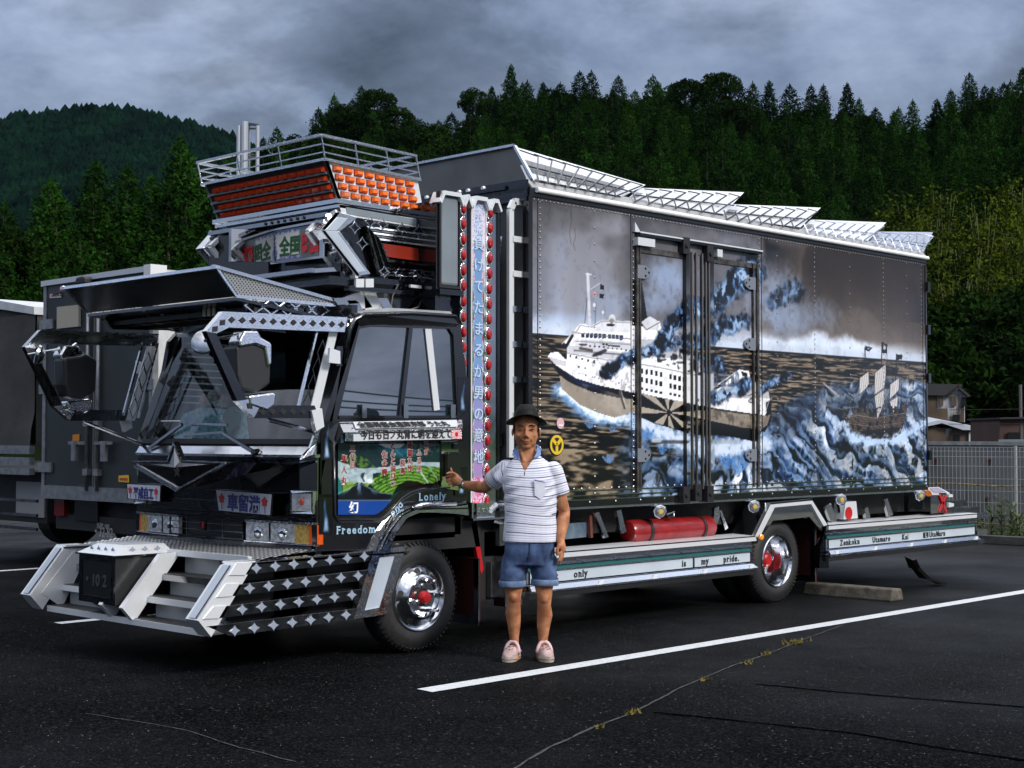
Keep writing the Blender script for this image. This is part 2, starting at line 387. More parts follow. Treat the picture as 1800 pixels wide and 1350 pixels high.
a = PZ(100, 1096); b = PZ(205, 1088); marking(a.x, 9, a.y-.07, a.y+.05); a = PZ(30, 1002); marking(.2, 9, a.y-.06, a.y+.06)
# construction joint with moss, and faint overlay seams
def seam(pts, w, m, name):
    P = [PZ(*p) for p in pts]; mb = MB(); L_, R_ = [], []
    Q = []
    for a, b in zip(P[:-1], P[1:]):
        n = max(2, int((b-a).length/.06)); Q += [lerp(a, b, k/n) for k in range(n)]
    Q.append(P[-1])
    for i, p in enumerate(Q):
        d = (Q[min(i+1, len(Q)-1)]-Q[max(0, i-1)]).normalized(); s = V(-d.y, d.x, 0); j = .012*mnoise.noise((p.x*7, p.y*7, 2)); ww = w*(.5+.8*abs(mnoise.noise((p.x*4, p.y*4, 9))))
        L_.append(p+s*(ww+j)+V(0, 0, .004)); R_.append(p-s*(ww-j)+V(0, 0, .004))
    n = len(Q); mb.add(L_+R_, [(n+i, n+i+1, i+1, i) for i in range(n-1)]); return tag(mb.build(name, m, None), kind='structure')
seam([(905, 1352), (960, 1318), (1040, 1280), (1110, 1255), (1200, 1208), (1290, 1170), (1350, 1150), (1420, 1122), (1480, 1100)], .011, mat('joint_dust', (.028, .029, .029), .8, var=.7, vscale=25), 'pavement_joint')
seam([(1150, 1253), (1300, 1268), (1500, 1290), (1650, 1315), (1830, 1342)], .018, mat('seam_tar', (.0012, .0012, .0013), .95, spec=.0), 'pavement_seam')
seam([(1330, 1203), (1450, 1215), (1600, 1228), (1830, 1246)], .02, mat('seam_tar'), 'pavement_seam')
seam([(150, 1255), (260, 1272), (330, 1285), (420, 1315), (520, 1340)], .006, mat('joint_dust'), 'pavement_crack')
mb = MB()
for (px, py, n, s) in ((1398, 1130, 70, .06), (1345, 1151, 34, .035), (1312, 1166, 24, .03), (1240, 1196, 20, .02), (1110, 1255, 26, .022), (1052, 1280, 16, .018)):
    c = PZ(px, py)
    for k in range(n):
        p = c+V(random.gauss(0, s), random.gauss(0, s*.45), 0); h = random.uniform(.012, .035); a = random.uniform(0, 6.28); d = V(math.cos(a), math.sin(a), 0)*.008
        mb.add([p+d, p-d, p+V(random.gauss(0, .014), random.gauss(0, .014), h)], [(0, 1, 2)])
tag(mb.build('moss', mat('moss', (.11, .085, .010), .8, var=.5, vscale=40), None, fix=False), 'yellow green moss in the pavement joint', kind='stuff')
# pale grit on the asphalt
mb = MB()
for k in range(220):
    p = PZ(random.uniform(0, 1800), random.uniform(1085, 1350)); s = random.uniform(.0015, .004); mb.lathe(p, (0, 0, 1), [(0, s), (s*.8, s*.7)], 5)
tag(mb.build('grit', mat('grit', (.11, .11, .105), .8, var=.5, vscale=60), None, fix=False), kind='stuff')
# ================================================================== hills and forest
FWD = Vector(RW[:, 2]); RIGHT = Vector(RW[:, 0])
def AD(px, py, d): r = Vector(ray((px, py))); return Vector(CAM)+r*(d/r.dot(FWD))
def interp(l, x): return float(np.interp(x, [a for a, b in l], [b for a, b in l]))
def folmat(name, c1, c2, sc):
    m = bpy.data.materials.new(name); m.use_nodes = True; t = m.node_tree; p = t.nodes['Principled BSDF']; L = t.links.new
    oi = t.nodes.new('ShaderNodeObjectInfo'); g = t.nodes.new('ShaderNodeNewGeometry'); n = t.nodes.new('ShaderNodeTexNoise'); n.inputs['Scale'].default_value = sc; n.inputs['Detail'].default_value = 3; L(g.outputs['Position'], n.inputs['Vector'])
    ad = t.nodes.new('ShaderNodeMath'); ad.operation = 'MULTIPLY_ADD'; L(oi.outputs['Random'], ad.inputs[0]); ad.inputs[1].default_value = .34; L(n.outputs['Fac'], ad.inputs[2])
    r = t.nodes.new('ShaderNodeValToRGB'); L(ad.outputs[0], r.inputs[0]); r.color_ramp.elements[0].position = .42; r.color_ramp.elements[0].color = (*c2, 1); r.color_ramp.elements[1].position = .95; r.color_ramp.elements[1].color = (*c1, 1)
    L(r.outputs[0], p.inputs['Base Color']); p.inputs['Roughness'].default_value = .85; p.inputs['Specular IOR Level'].default_value = .03; MATS[name] = m; return m
CED = folmat('cedar_needles', (.015, .052, .0045), (.001, .0048, .0008), .42)
BRO = folmat('broad_leaves', (.012, .032, .004), (.002, .007, .001), .3)
BAM = folmat('bamboo_leaves', (.070, .098, .006), (.004, .012, .0015), .55)
BARK = mat('bark', (.04, .028, .02), .9); CULM = mat('culm', (.10, .11, .03), .6)
def tri_cloud(pts, name, m):
    """pts: (pos, size, normal hint) -> leaf triangles in one mesh"""
    n = len(pts); P = np.array([p[0] for p in pts]); s = np.array([p[1] for p in pts])[:, None]; d = np.array([p[2] for p in pts])
    d /= np.linalg.norm(d, axis=1, keepdims=True)+1e-9
    a = rng.normal(size=(n, 3)); a -= d*(a*d).sum(1, keepdims=True)*.6; a /= np.linalg.norm(a, axis=1, keepdims=True); b = np.cross(d, a); b /= np.linalg.norm(b, axis=1, keepdims=True)+1e-9
    v0 = P+d*s*1.0; v1 = P-d*s*.6+a*s*.55; v2 = P-d*s*.6-a*s*.55+b*s*.25
    vs = np.stack([v0, v1, v2], 1).reshape(-1, 3); me = bpy.data.meshes.new(name); me.from_pydata(vs.tolist(), [], np.arange(3*n).reshape(n, 3).tolist()); me.materials.append(m); return me
def cedar_mesh(seed, H, Rb, nb):
    r = random.Random(seed); pts = []
    for k in range(nb):
        t = (k/nb)**.92; z = H*(.10+.88*t); prof = min(1.0, 1.10*(1-t)**.55*(.80+.20*min(1, t/.15))); R_ = Rb*prof*r.uniform(.62, 1.12)+.10
        a = k*2.39996+r.uniform(-.5, .5); ca, sa = math.cos(a), math.sin(a); nn = int(5+17*prof)
        for j in range(nn):
            u = .30+.70*r.random()**.55; rr = R_*u; w = .20+R_*.20
            p = (ca*rr-sa*r.gauss(0, w), sa*rr+ca*r.gauss(0, w), z+.55*R_*(u-.2)*(.75-.9*u)+r.gauss(0, .20))
            pts.append((p, r.uniform(.26, .52)*(.62+.45*prof), (ca*.6+r.gauss(0, .45), sa*.6+r.gauss(0, .45), r.gauss(.25, .5))))
    for j in range(34): q = r.random(); pts.append(((r.gauss(0, .16*(1.1-q)), r.gauss(0, .16*(1.1-q)), H*(.93+.09*q)), .26, (r.gauss(0, .3), r.gauss(0, .3), 1)))
    return tri_cloud(pts, 'crown', CED)
def blob_mesh(seed, H, R_, m, ncl, per, leaf, squash=.8):
    r = random.Random(seed); pts = []
    for k in range(ncl):
        while True:
            c = (r.uniform(-1, 1), r.uniform(-1, 1), r.uniform(-1, 1)); l = math.sqrt(sum(x*x for x in c))
            if .25 < l < 1: break
        l2 = .55+.45*l; c = tuple(x/l*l2*R_ for x in c); c = (c[0], c[1], H-R_*squash+c[2]*squash); rc = R_*r.uniform(.16, .34)
        for j in range(per):
            q = (r.gauss(0, 1), r.gauss(0, 1), r.gauss(0, 1)); ll = math.sqrt(sum(x*x for x in q)); q = tuple(x/ll for x in q)
            if q[2] < -.5 and r.random() < .6: continue
            pts.append(((c[0]+q[0]*rc, c[1]+q[1]*rc, c[2]+q[2]*rc*.75), leaf*r.uniform(.7, 1.3), (q[0]+r.gauss(0, .5), q[1]+r.gauss(0, .5), q[2]+r.gauss(0, .5))))
    return tri_cloud(pts, 'crown', m)
def plume_mesh(seed, H, m):
    r = random.Random(seed); pts = []
    for k in range(9):
        a = r.uniform(0, 6.28); lean = r.uniform(.06, .24)*H; h = H*r.uniform(.72, 1.0)
        for j in range(24):
            t = .35+.65*(j+r.random())/24; bx = math.cos(a)*lean*t**2.2; by = math.sin(a)*lean*t**2.2; z = h*t-.25*lean*t**4; w = (.5+1.0*math.sin(min(1, (t-.3)/.7)*math.pi)**.8)*.085*H
            for q in range(8): pts.append(((bx+r.gauss(0, w*.55), by+r.gauss(0, w*.55), z+r.gauss(0, w*.4)), r.uniform(.16, .34), (r.gauss(0, .7), r.gauss(0, .7), r.gauss(-.35, .5))))
    return tri_cloud(pts, 'crown', m)
CEDV = [cedar_mesh(i, 17.0, 3.3+.45*(i % 4), 165+12*(i % 5)) for i in range(8)]
BROV = [blob_mesh(20+i, 11.0, 4.6, BRO, 80, 62, .42) for i in range(3)]
BAMV = [plume_mesh(40+i, 13.0, BAM) for i in range(4)]
TRUNK = MB().tube([(0, 0, -3), (0, 0, 6), (0, 0, 15.5)], [.34, .24, .04], 6).mesh('trunk', BARK)
tb = MB(); tb.tube([(0, 0, -3), (0, 0, 5), (.3, .1, 8)], [.4, .3, .1], 6); tb.tube([(0, 0, 4), (1.6, .6, 7.5)], [.18, .06], 5); tb.tube([(0, 0, 4.5), (-1.4, -.8, 8)], [.16, .05], 5); TRUNKB = tb.mesh('trunk', BARK)
cb = MB()
for k in range(6): a = k*1.05; cb.tube([(math.cos(a)*.5, math.sin(a)*.5, -2), (math.cos(a)*.6, math.sin(a)*.6, 6), (math.cos(a)*1.3, math.sin(a)*1.3, 11)], [.07, .06, .03], 5)
CULMM = cb.mesh('trunk', CULM)
def plant(name, pos, sc, crown, trunk, label, cat, group, rz=None, sz=1.0):
    o = bpy.data.objects.new(name, None); COL.objects.link(o)
    M = Matrix.Translation(pos)@Matrix.Rotation(random.uniform(0, 6.28) if rz is None else rz, 4, 'Z')@Matrix.Diagonal((sc, sc, sc*sz, 1)); o.matrix_basis = M; o.empty_display_size = .3
    tag(o, label, cat, group)
    for nm, me in (('crown', crown), ('trunk', trunk)):
        c = bpy.data.objects.new(nm, me); COL.objects.link(c); c.parent = o
    return o
RIDGE = [(300, 290), (480, 262), (520, 240), (560, 205), (600, 172), (640, 152), (680, 178), (720, 200), (780, 196), (830, 166), (880, 138), (940, 124), (1010, 121), (1060, 126), (1110, 140), (1160, 128), (1200, 150), (1250, 120), (1300, 156), (1350, 150), (1410, 146), (1470, 150), (1530, 172), (1580, 190), (1630, 186), (1670, 150), (1720, 130), (1780, 118), (1850, 112), (2000, 105)]
COVER = [(300, 470), (350, 310), (560, 262), (735, 302), (900, 274), (1130, 345), (1440, 403), (1640, 436), (1641, 690), (2000, 690)]
hill_rows = []; n_c = 0
NR = 15
for i in range(NR):
    s = i/(NR-1); d = 175+235*s; row = []
    step = 4.9*FOC/d
    px = 330+random.uniform(0, step); 
    while px < 1905:
        x = px+random.uniform(-.28, .28)*step; top = 655+(interp(RIDGE, x)-655)*(s**.86)+random.uniform(-16, 14) if s < 1 else interp(RIDGE, x)+random.uniform(-10, 14)
        dd = d+random.uniform(-4, 4); sc = random.choice((.80, .90, .97, 1.0, 1.06, 1.15))*random.uniform(.93, 1.07)
        P = AD(x, top, dd); g = V(P.x, P.y, P.z-17.3*sc)
        if top < interp(COVER, x)-2 and not (x > 1560 and 300 < top and d < 215):
            broad = (520 < x < 830 and random.random() < .26) or random.random() < .05
            if broad: plant('broadleaf_tree', V(P.x, P.y, P.z-11.2*sc*1.05), sc*1.05, random.choice(BROV), TRUNKB, 'round dark green broadleaf tree among the cedars on the hillside', 'tree', 'broadleaf trees on the hillside')
            else: plant('cedar_tree', g, sc, random.choice(CEDV), TRUNK, 'tall dark green conical cedar in the forest on the hillside', 'tree', 'cedars on the hillside', sz=random.uniform(.88, 1.12))
            n_c += 1
        px += step
x = 500
while x < 1900:
    P = AD(x, interp(RIDGE, x)+random.uniform(40, 62), 432); sc = random.uniform(1.5, 1.9)
    plant('broadleaf_tree', V(P.x, P.y, P.z-11.2*sc), sc, random.choice(BROV), TRUNKB, 'dark rounded tree closing the skyline behind the hillside cedars', 'tree', 'rounded trees along the skyline'); x += random.uniform(38, 58)
# ground under the hillside forest
def hillmesh(pxs, rows, name, m, lab):
    vs = []; n = len(pxs)
    for (d, fn) in rows:
        for x in pxs: p = fn(x, d); vs.append(p)
    fs = [(r*n+i, r*n+i+1, (r+1)*n+i+1, (r+1)*n+i) for r in range(len(rows)-1) for i in range(n-1)]
    o = MB().add(vs, fs).build(name, m, None, smooth=True); return tag(o, lab, kind='structure')
SOIL = mat('forest_floor', (.003, .006, .002), .95, spec=.02, var=.5, vscale=.3)
def hg(s):
    def f(x, d): P = AD(x, 655+(interp(RIDGE, x)-655)*(s**.86)+8, d); return (P.x, P.y, max(P.z-17.0, -.5))
    return f
rows = [(150, lambda x, d: (AD(x, 770, d).x, AD(x, 770, d).y, -.6))]+[(175+235*(i/8), hg(i/8)) for i in range(9)]+[(520, lambda x, d: (AD(x, 700, d).x, AD(x, 700, d).y, 18)), (800, lambda x, d: (AD(x, 770, d).x, AD(x, 770, d).y, -1))]
hillmesh(list(range(-100, 2600, 60)), rows, 'hillside', SOIL, 'dark wooded hillside')
# nearer trees at the left
LEFT = [(-80, 350), (0, 348), (60, 338), (110, 300), (150, 272), (180, 286), (215, 276), (250, 262), (280, 244), (305, 236), (330, 234), (352, 246), (380, 300), (420, 320), (500, 250)]
for (d, off, hs) in ((150, 0, 1), (138, 44, 1), (126, 92, .95), (115, 140, .95), (104, 190, .9), (96, 235, .9)):
    step = 4.6*FOC/d*.92; px = -70+random.uniform(0, step*.4)
    while px < 470:
        x = px+random.uniform(-.2, .2)*step; top = interp(LEFT, x)+off+random.uniform(-12, 14)
        sc = random.uniform(.72, .9)*hs; P = AD(x, top, d+random.uniform(-3, 3))
        if top < 505 and not (x > 370 and off > 40):
            if random.random() < (.10 if off < 100 else .38): plant('broadleaf_tree', V(P.x, P.y, P.z-11.2*sc*.8), sc*.8, random.choice(BROV), TRUNKB, 'rounded green broadleaf tree below the cedars at the left', 'tree', 'broadleaf trees at the left')
            else: plant('cedar_tree', V(P.x, P.y, P.z-17.3*sc), sc, random.choice(CEDV), TRUNK, 'dark cedar in the nearer stand left of the decorated truck', 'tree', 'cedars left of the truck', sz=random.uniform(.95, 1.1))
        px += step
for (x, top, d, sc) in ((487, 222, 260, .7), (463, 240, 240, .5), (560, 188, 300, .8)):
    P = AD(x, top, d); plant('cedar_tree', V(P.x, P.y, P.z-17.3*sc), sc, CEDV[1], TRUNK, 'slim cedar standing against the sky above the roof rack', 'tree', 'cedars above the roof rack')
hillmesh(list(range(-300, 560, 40)), [(80, lambda x, d: (AD(x, 800, d).x, AD(x, 800, d).y, -.6)), (96, lambda x, d: (AD(x, interp(LEFT, x)+235, d).x, AD(x, interp(LEFT, x)+235, d).y, -.3)), (126, lambda x, d: (lambda P: (P.x, P.y, max(-.3, P.z-12)))(AD(x, interp(LEFT, x)+92, d))), (152, lambda x, d: (lambda P: (P.x, P.y, max(-.3, P.z-13)))(AD(x, interp(LEFT, x), d))), (230, lambda x, d: (AD(x, 770, d).x, AD(x, 770, d).y, -.6))], 'slope', SOIL, 'wooded slope at the left')
# bamboo grove at the right
BTOP = [(1440, 420), (1500, 400), (1560, 362), (1600, 340), (1640, 318), (1680, 322), (1720, 330), (1760, 326), (1800, 312), (1900, 300)]
for (d, off) in ((222, 0), (212, 34), (204, 76), (196, 120), (190, 160)):
    step = 5.4*FOC/d; px = 1500+random.uniform(0, step)
    while px < 1900:
        x = px+random.uniform(-.3, .3)*step; top = interp(BTOP, x)+off+random.uniform(-14, 16); sc = random.uniform(1.15, 1.6)
        P = AD(x, top, d+random.uniform(-3, 3))
        if x > 1600 or top < interp([(1500, 412), (1640, 425)], x):
            plant('bamboo_clump', V(P.x, P.y, P.z-12.4*sc), sc, random.choice(BAMV), CULMM, 'feathery yellow green bamboo clump at the foot of the hillside', 'bamboo', 'bamboo grove behind the houses')
        px += step
for (d, off) in ((184, 190), (178, 245), (172, 300)):
    step = 7.6*FOC/d; px = 1600
    while px < 1920:
        x = px+random.uniform(-.25, .25)*step; top = interp(BTOP, x)+off+random.uniform(-16, 16); P = AD(x, top, d+random.uniform(-2, 2)); sc = random.uniform(1.05, 1.35)
        plant('broadleaf_tree', V(P.x, P.y, P.z-11.2*sc), sc, random.choice(BROV), TRUNKB, 'very dark bushy tree in front of the yellow green bamboo', 'tree', 'dark trees before the bamboo'); px += step
hillmesh(list(range(1380, 2300, 60)), [(150, lambda x, d: (AD(x, 800, d).x, AD(x, 800, d).y, -.5)), (172, lambda x, d: (lambda P: (P.x, P.y, max(-.3, P.z-12)))(AD(x, interp(BTOP, x)+300, d))), (222, lambda x, d: (lambda P: (P.x, P.y, max(-.3, P.z-19)))(AD(x, interp(BTOP, x), d))), (240, lambda x, d: (lambda P: (P.x, P.y, max(-.3, P.z-20)))(AD(x, interp(BTOP, x)+20, d)))], 'bank', SOIL, 'bank below the bamboo grove')
# far mountain
MT = [(-700, 330), (-400, 262), (-200, 236), (0, 222), (60, 214), (130, 203), (190, 200), (260, 210), (330, 226), (400, 248), (450, 275), (520, 318), (620, 380), (800, 470)]
def mt(s, sag=0):
    def f(x, d):
        base = 640; P = AD(x, base+(interp(MT, x)-base)*s, d); k = 14*mnoise.noise((P.x*.006, P.y*.006, 1.0))*(1-s); return (P.x, P.y, P.z+k)
    return f
mrows = [(700+900*t, mt(t**.9)) for t in np.linspace(0, 1, 16)]+[(2100, lambda x, d: (AD(x, 770, d).x, AD(x, 770, d).y, -1))]
MTM = mat('mountain_wood', (.0035, .015, .008), .95, spec=.0, col2=(.0006, .003, .0025), vscale=.03, vdetail=9)
hillmesh(list(range(-700, 801, 25)), mrows, 'mountain', MTM, 'distant forested mountain')
mb = MB(); r_ = random.Random(5)
for k in range(7500):
    s = r_.random()**.75; x = r_.uniform(-60, 560); d = 700+900*s**(1/.9); p = Vector(mt(s)(x, d)); h = r_.uniform(9, 17); w = h*r_.uniform(.30, .5); a0 = r_.uniform(0, 6); n = 5
    vs = [p+V(math.cos(a0+6.283*i/n)*w, math.sin(a0+6.283*i/n)*w, h*.15) for i in range(n)]+[p+V(math.cos(a0+.6+6.283*i/n)*w*.7, math.sin(a0+.6+6.283*i/n)*w*.7, h*.6) for i in range(n)]+[p+V(0, 0, h)]
    mb.add(vs, [(i, (i+1) % n, n+(i+1) % n, n+i) for i in range(n)]+[(n+i, n+(i+1) % n, 2*n) for i in range(n)])
tag(mb.build('far_forest', MTM, None, fix=False), 'forest covering the distant mountain', kind='stuff')

FLD = mat('field_grass', (.060, .105, .018), .9, var=.5, vscale=.25, vdetail=8, spec=.1)
mb = MB(); mb.add([(-140, -90, .3), (150, -90, .3), (150, -15, .02), (-140, -15, .02)], [(0, 1, 2, 3)]); tag(mb.build('field', FLD, None), 'green field across the road from the car park', kind='structure')
path = [(-110, 150-3*k, 15) for k in range(80)]+[(-110+3*k, -93, 15-11*min(1, k/25)) for k in range(90)]  # unseen ridge, added so the chrome mirrors a dark band
mb = MB(); vs = []; n = len(path)
for j, (o_, hh) in enumerate(((0, 0), (5, .45), (14, .8), (34, 1))):
    for i, (x, y, h) in enumerate(path):
        xx, yy = (x-o_, y) if i < 80 else (x, y-o_); vs.append((xx, yy, h*hh*(.75+.6*mnoise.noise((x*.03, y*.03, j)))+(1.2*mnoise.noise((x*.3, y*.3, j)) if j else 0)))
mb.add(vs, [(j*n+i, j*n+i+1, (j+1)*n+i+1, (j+1)*n+i) for j in range(3) for i in range(n-1)]); tag(mb.build('hills', MTM, None), 'unseen wooded rise added to darken the chrome reflections', kind='structure')
for k, (ya, yb) in enumerate(((628, 668), (648, 676), (660, 684))):
    a, b = AD(560, ya, 34), AD(860, yb, 46); a, b = V(a.x, -a.y, a.z), V(b.x, -b.y, b.z); e = b-a; a, b = a-e*1.2, b+e*1.2
    q = MB().tube([lerp(a, b, t)-V(0, 0, 3.0*t*(1-t)) for t in np.linspace(0, 1, 24)], .022, 5).build('power_cable', INK, None); tag(q, ('upper', 'middle', 'lower')[k]+' overhead power cable mirrored in the cab side window', 'cable', 'overhead power cables')

hz = MB().box((-4300, -4300, -1.0), (4300, 4300, 470)).build('haze', None, None); tag(hz, 'thin valley haze', kind='stuff')
hm = bpy.data.materials.new('haze'); hm.use_nodes = True; ht_ = hm.node_tree; ht_.nodes.clear(); ho_ = ht_.nodes.new('ShaderNodeOutputMaterial'); pv = ht_.nodes.new('ShaderNodeVolumePrincipled')
pv.inputs['Color'].default_value = (.50, .74, 1.0, 1); pv.inputs['Density'].default_value = .000007; pv.inputs['Anisotropy'].default_value = 0.0; ht_.links.new(pv.outputs[0], ho_.inputs['Volume']); hz.data.materials.append(hm)
# ================================================================== the truck
YC, TW = 1.09, 2.18
truck = thing('decorated_truck', (3.0, YC, 0.0), 'chrome covered decorated truck with a painted ship mural along its cargo box', 'truck')
def xf(y): return -1.03+.09*((y-YC)/YC)**2
def strip(mb, y0, y1, z0, z1, off=0.0, th=.02, n=10, lean=0.0):
    """plate following the bowed cab front"""
    a = [(xf(y)-off, y, z0) for y in np.linspace(y0, y1, n)]; b = [(xf(y)-off+lean, y, z1) for y in np.linspace(y0, y1, n)]
    vs = a+b+[(p[0]+th, p[1], p[2]) for p in a]+[(p[0]+th, p[1], p[2]) for p in b]; fs = []
    for i in range(n-1): fs += [(i, i+1, n+i+1, n+i), (2*n+i+1, 2*n+i, 3*n+i, 3*n+i+1), (i+1, i, 2*n+i, 2*n+i+1), (n+i, n+i+1, 3*n+i+1, 3*n+i)]
    fs += [(0, n, 3*n, 2*n), (n-1, 3*n-1, 4*n-1, 2*n-1)]
    return mb.add(vs, fs)
T = lambda name, mb, m, parent=truck, **k: mb.build(name, m, parent, **k)
def ypts(l, y): return [PY(a, b, y) for a, b in l]
def inset(pts, d):
    c = sum((Vector(p) for p in pts), Vector())/len(pts); return [Vector(p)+(c-Vector(p))*d for p in pts]
# ------------------------------------------------------------------ chassis, wheels
mb = MB(); mb.box((-.9, .55, .48), (7.9, .75, .72)); mb.box((-.9, 1.45, .48), (7.9, 1.65, .72)); mb.box((-.2, .75, .30), (.6, 1.45, .75)); mb.box((2.2, .8, .35), (3.2, 1.4, .7)); mb.box((1.0, .25, .72), (7.1, 1.95, .95))
mb.tube([(0, .2, .385), (0, 2.0, .385)], .06); mb.tube([(4.36, .2, .375), (4.36, 2.0, .375)], .09); mb.lathe((4.36, 1.1, .38), (1, 0, 0), [(-.22, .03), (-.15, .17), (.15, .17), (.22, .03)], 16)
T('chassis', mb, MATTE)
def wheel(x, y, side, z, dish, dual=False):
    """side -1: outer face towards -Y"""
    R = .388; ax = (0, -side*-1 if False else side, 0); w = .23; c = Vector((x, y, z))
    prof = [(-w, .24), (-w, .30), (-w+.012, R-.035), (-w+.05, R-.004), (-w+.09, R), (-.09, R), (-.05, R-.004), (-.012, R-.03), (0.0, R-.075), (.004, R-.085), (0.002, R-.13), (-.012, .238)]
    t = MB().lathe(c, ax, prof, 56, caps=False).build('wheel', RUBBER, truck, smooth=True, angle=50)
    g = MB()
    for k in range(4):
        g.lathe(c, ax, [(-.155+k*.035-.004, R+.0005), (-.155+k*.035, R+.003), (-.155+k*.035+.004, R+.0005)], 56, caps=False)
    for k in range(60):
        a = 2*math.pi*k/60; d = Vector((math.cos(a), 0, math.sin(a))); g.bar(c+d*(R-.003)+Vector((0, side*-.03, 0)), c+d*(R-.028)+Vector((0, side*-.004, 0)), .012, .006, up=(0, 1, 0))
    g.build('tyre_tread', RUBBER, t)
    if dual: MB().lathe(c+Vector((0, -side*.30, 0)), ax, prof, 40).build('inner_tyre', RUBBER, t, smooth=True)
    if not dish:
        r = MB().lathe(c, ax, [(-.05, .236), (-.002, .240), (.010, .234), (.006, .222), (-.012, .205), (.000, .185), (.030, .160), (.045, .150), (.048, .142), (.042, .128), (.030, .118), (.028, .092), (.028, .05)], 56).build('rim', RIMM, t, smooth=True, angle=40)
        h = MB()
        for k in range(5):
            a = 2*math.pi*(k+.35)/5; d = Vector((math.cos(a), 0, math.sin(a))); nrm = (Vector(ax)*.86+d*.5).normalized()
            h.lathe(c+d*.183+Vector(ax)*.006, nrm, [(-.02, .022), (.0045, .022)], 14)
        h.build('hand_holes', INK, r)
        for k in range(6):
            a = 2*math.pi*(k+.15)/6; d = Vector((math.cos(a), 0, math.sin(a))); p = c+d*.116+Vector(ax)*.03
            n = MB().lathe(p, ax, [(0, .019), (.012, .019), (.014, .0145), (.055, .0145), (.06, .017), (.082, .017), (.088, .010)], 6).build('lug_nut', CHROME, t)
        MB().lathe(c, ax, [(.03, .066), (.034, .062)], 24).build('hub_plate', INK, r)
        MB().lathe(c, ax, [(.03, .044), (.07, .044), (.085, .034), (.09, .012)], 24).build('hub_cap', REDP, r, smooth=True, angle=40)
    else:
        r = MB().lathe(c, ax, [(-.03, .236), (.002, .240), (.010, .232), (-.002, .224), (-.020, .214), (-.045, .210), (-.055, .202), (-.10, .198), (-.115, .190), (-.175, .184), (-.20, .170), (-.212, .13), (-.206, .09), (-.206, .02)], 56, caps=False).build('rim', RIMM, t, smooth=True, angle=35)
        h = MB()
        for k in range(6):
            a = 2*math.pi*(k+.2)/6; d = Vector((math.cos(a), 0, math.sin(a))); h.lathe(c+d*.148+Vector(ax)*-.212, ax, [(0, .024), (.010, .024)], 12)
        h.build('hand_holes', INK, t)
        MB().lathe(c, ax, [(-.206, .085), (-.15, .085), (-.145, .070), (-.10, .062), (-.09, .05), (-.085, .045)], 10).build('hub_cap', REDP, t, smooth=True, angle=30)
        nn = MB()
        for k in range(8):
            a = 2*math.pi*k/8; d = Vector((math.cos(a), 0, math.sin(a))); nn.lathe(c+d*.108+Vector(ax)*-.208, ax, [(0, .014), (.04, .012)], 6)
        nn.build('lug_nut', CHROME, r)
    return t
fw = PY(737, 1047, 0); rw = PY(1366, 990, 0)
wheel(fw.x, 0.0, -1, .388, False); wheel(fw.x, TW, 1, .388, False)
wheel(rw.x, 0.0, -1, .38, True, True); wheel(rw.x, TW, 1, .38, True, True)
# mud flaps and inner arches
mb = MB(); mb.box((.55, .02, .16), (.58, .45, .62)); mb.box((5.0, .0, .14), (5.02, .5, .80)); mb.box((.55, 1.75, .16), (.58, 2.15, .62)); mb.box((5.0, 1.7, .14), (5.02, 2.15, .8))
T('mud_flap', mb, mat('flap_dark', (.035, .006, .006), .5))
mb = MB()
for x in (.548, 4.998):
    mb.box((x-.006, -.0, .14), (x, .05, .62 if x < 1 else .78)); mb.box((x-.006, .05, .14), (x, .42, .20))
T('flap_edging', mb, STEEL)
mb = MB(); mb.slab([PY(828, 920, .06), PY(838, 918, .06), PY(850, 1000, .06), PY(846, 1010, .06)], (0, .03, 0)); mb.slab([PY(878, 920, .1), PY(890, 915, .1), PY(886, 985, .1), PY(876, 985, .1)], (0, .03, 0))
T('red_strap', mb, REDP)
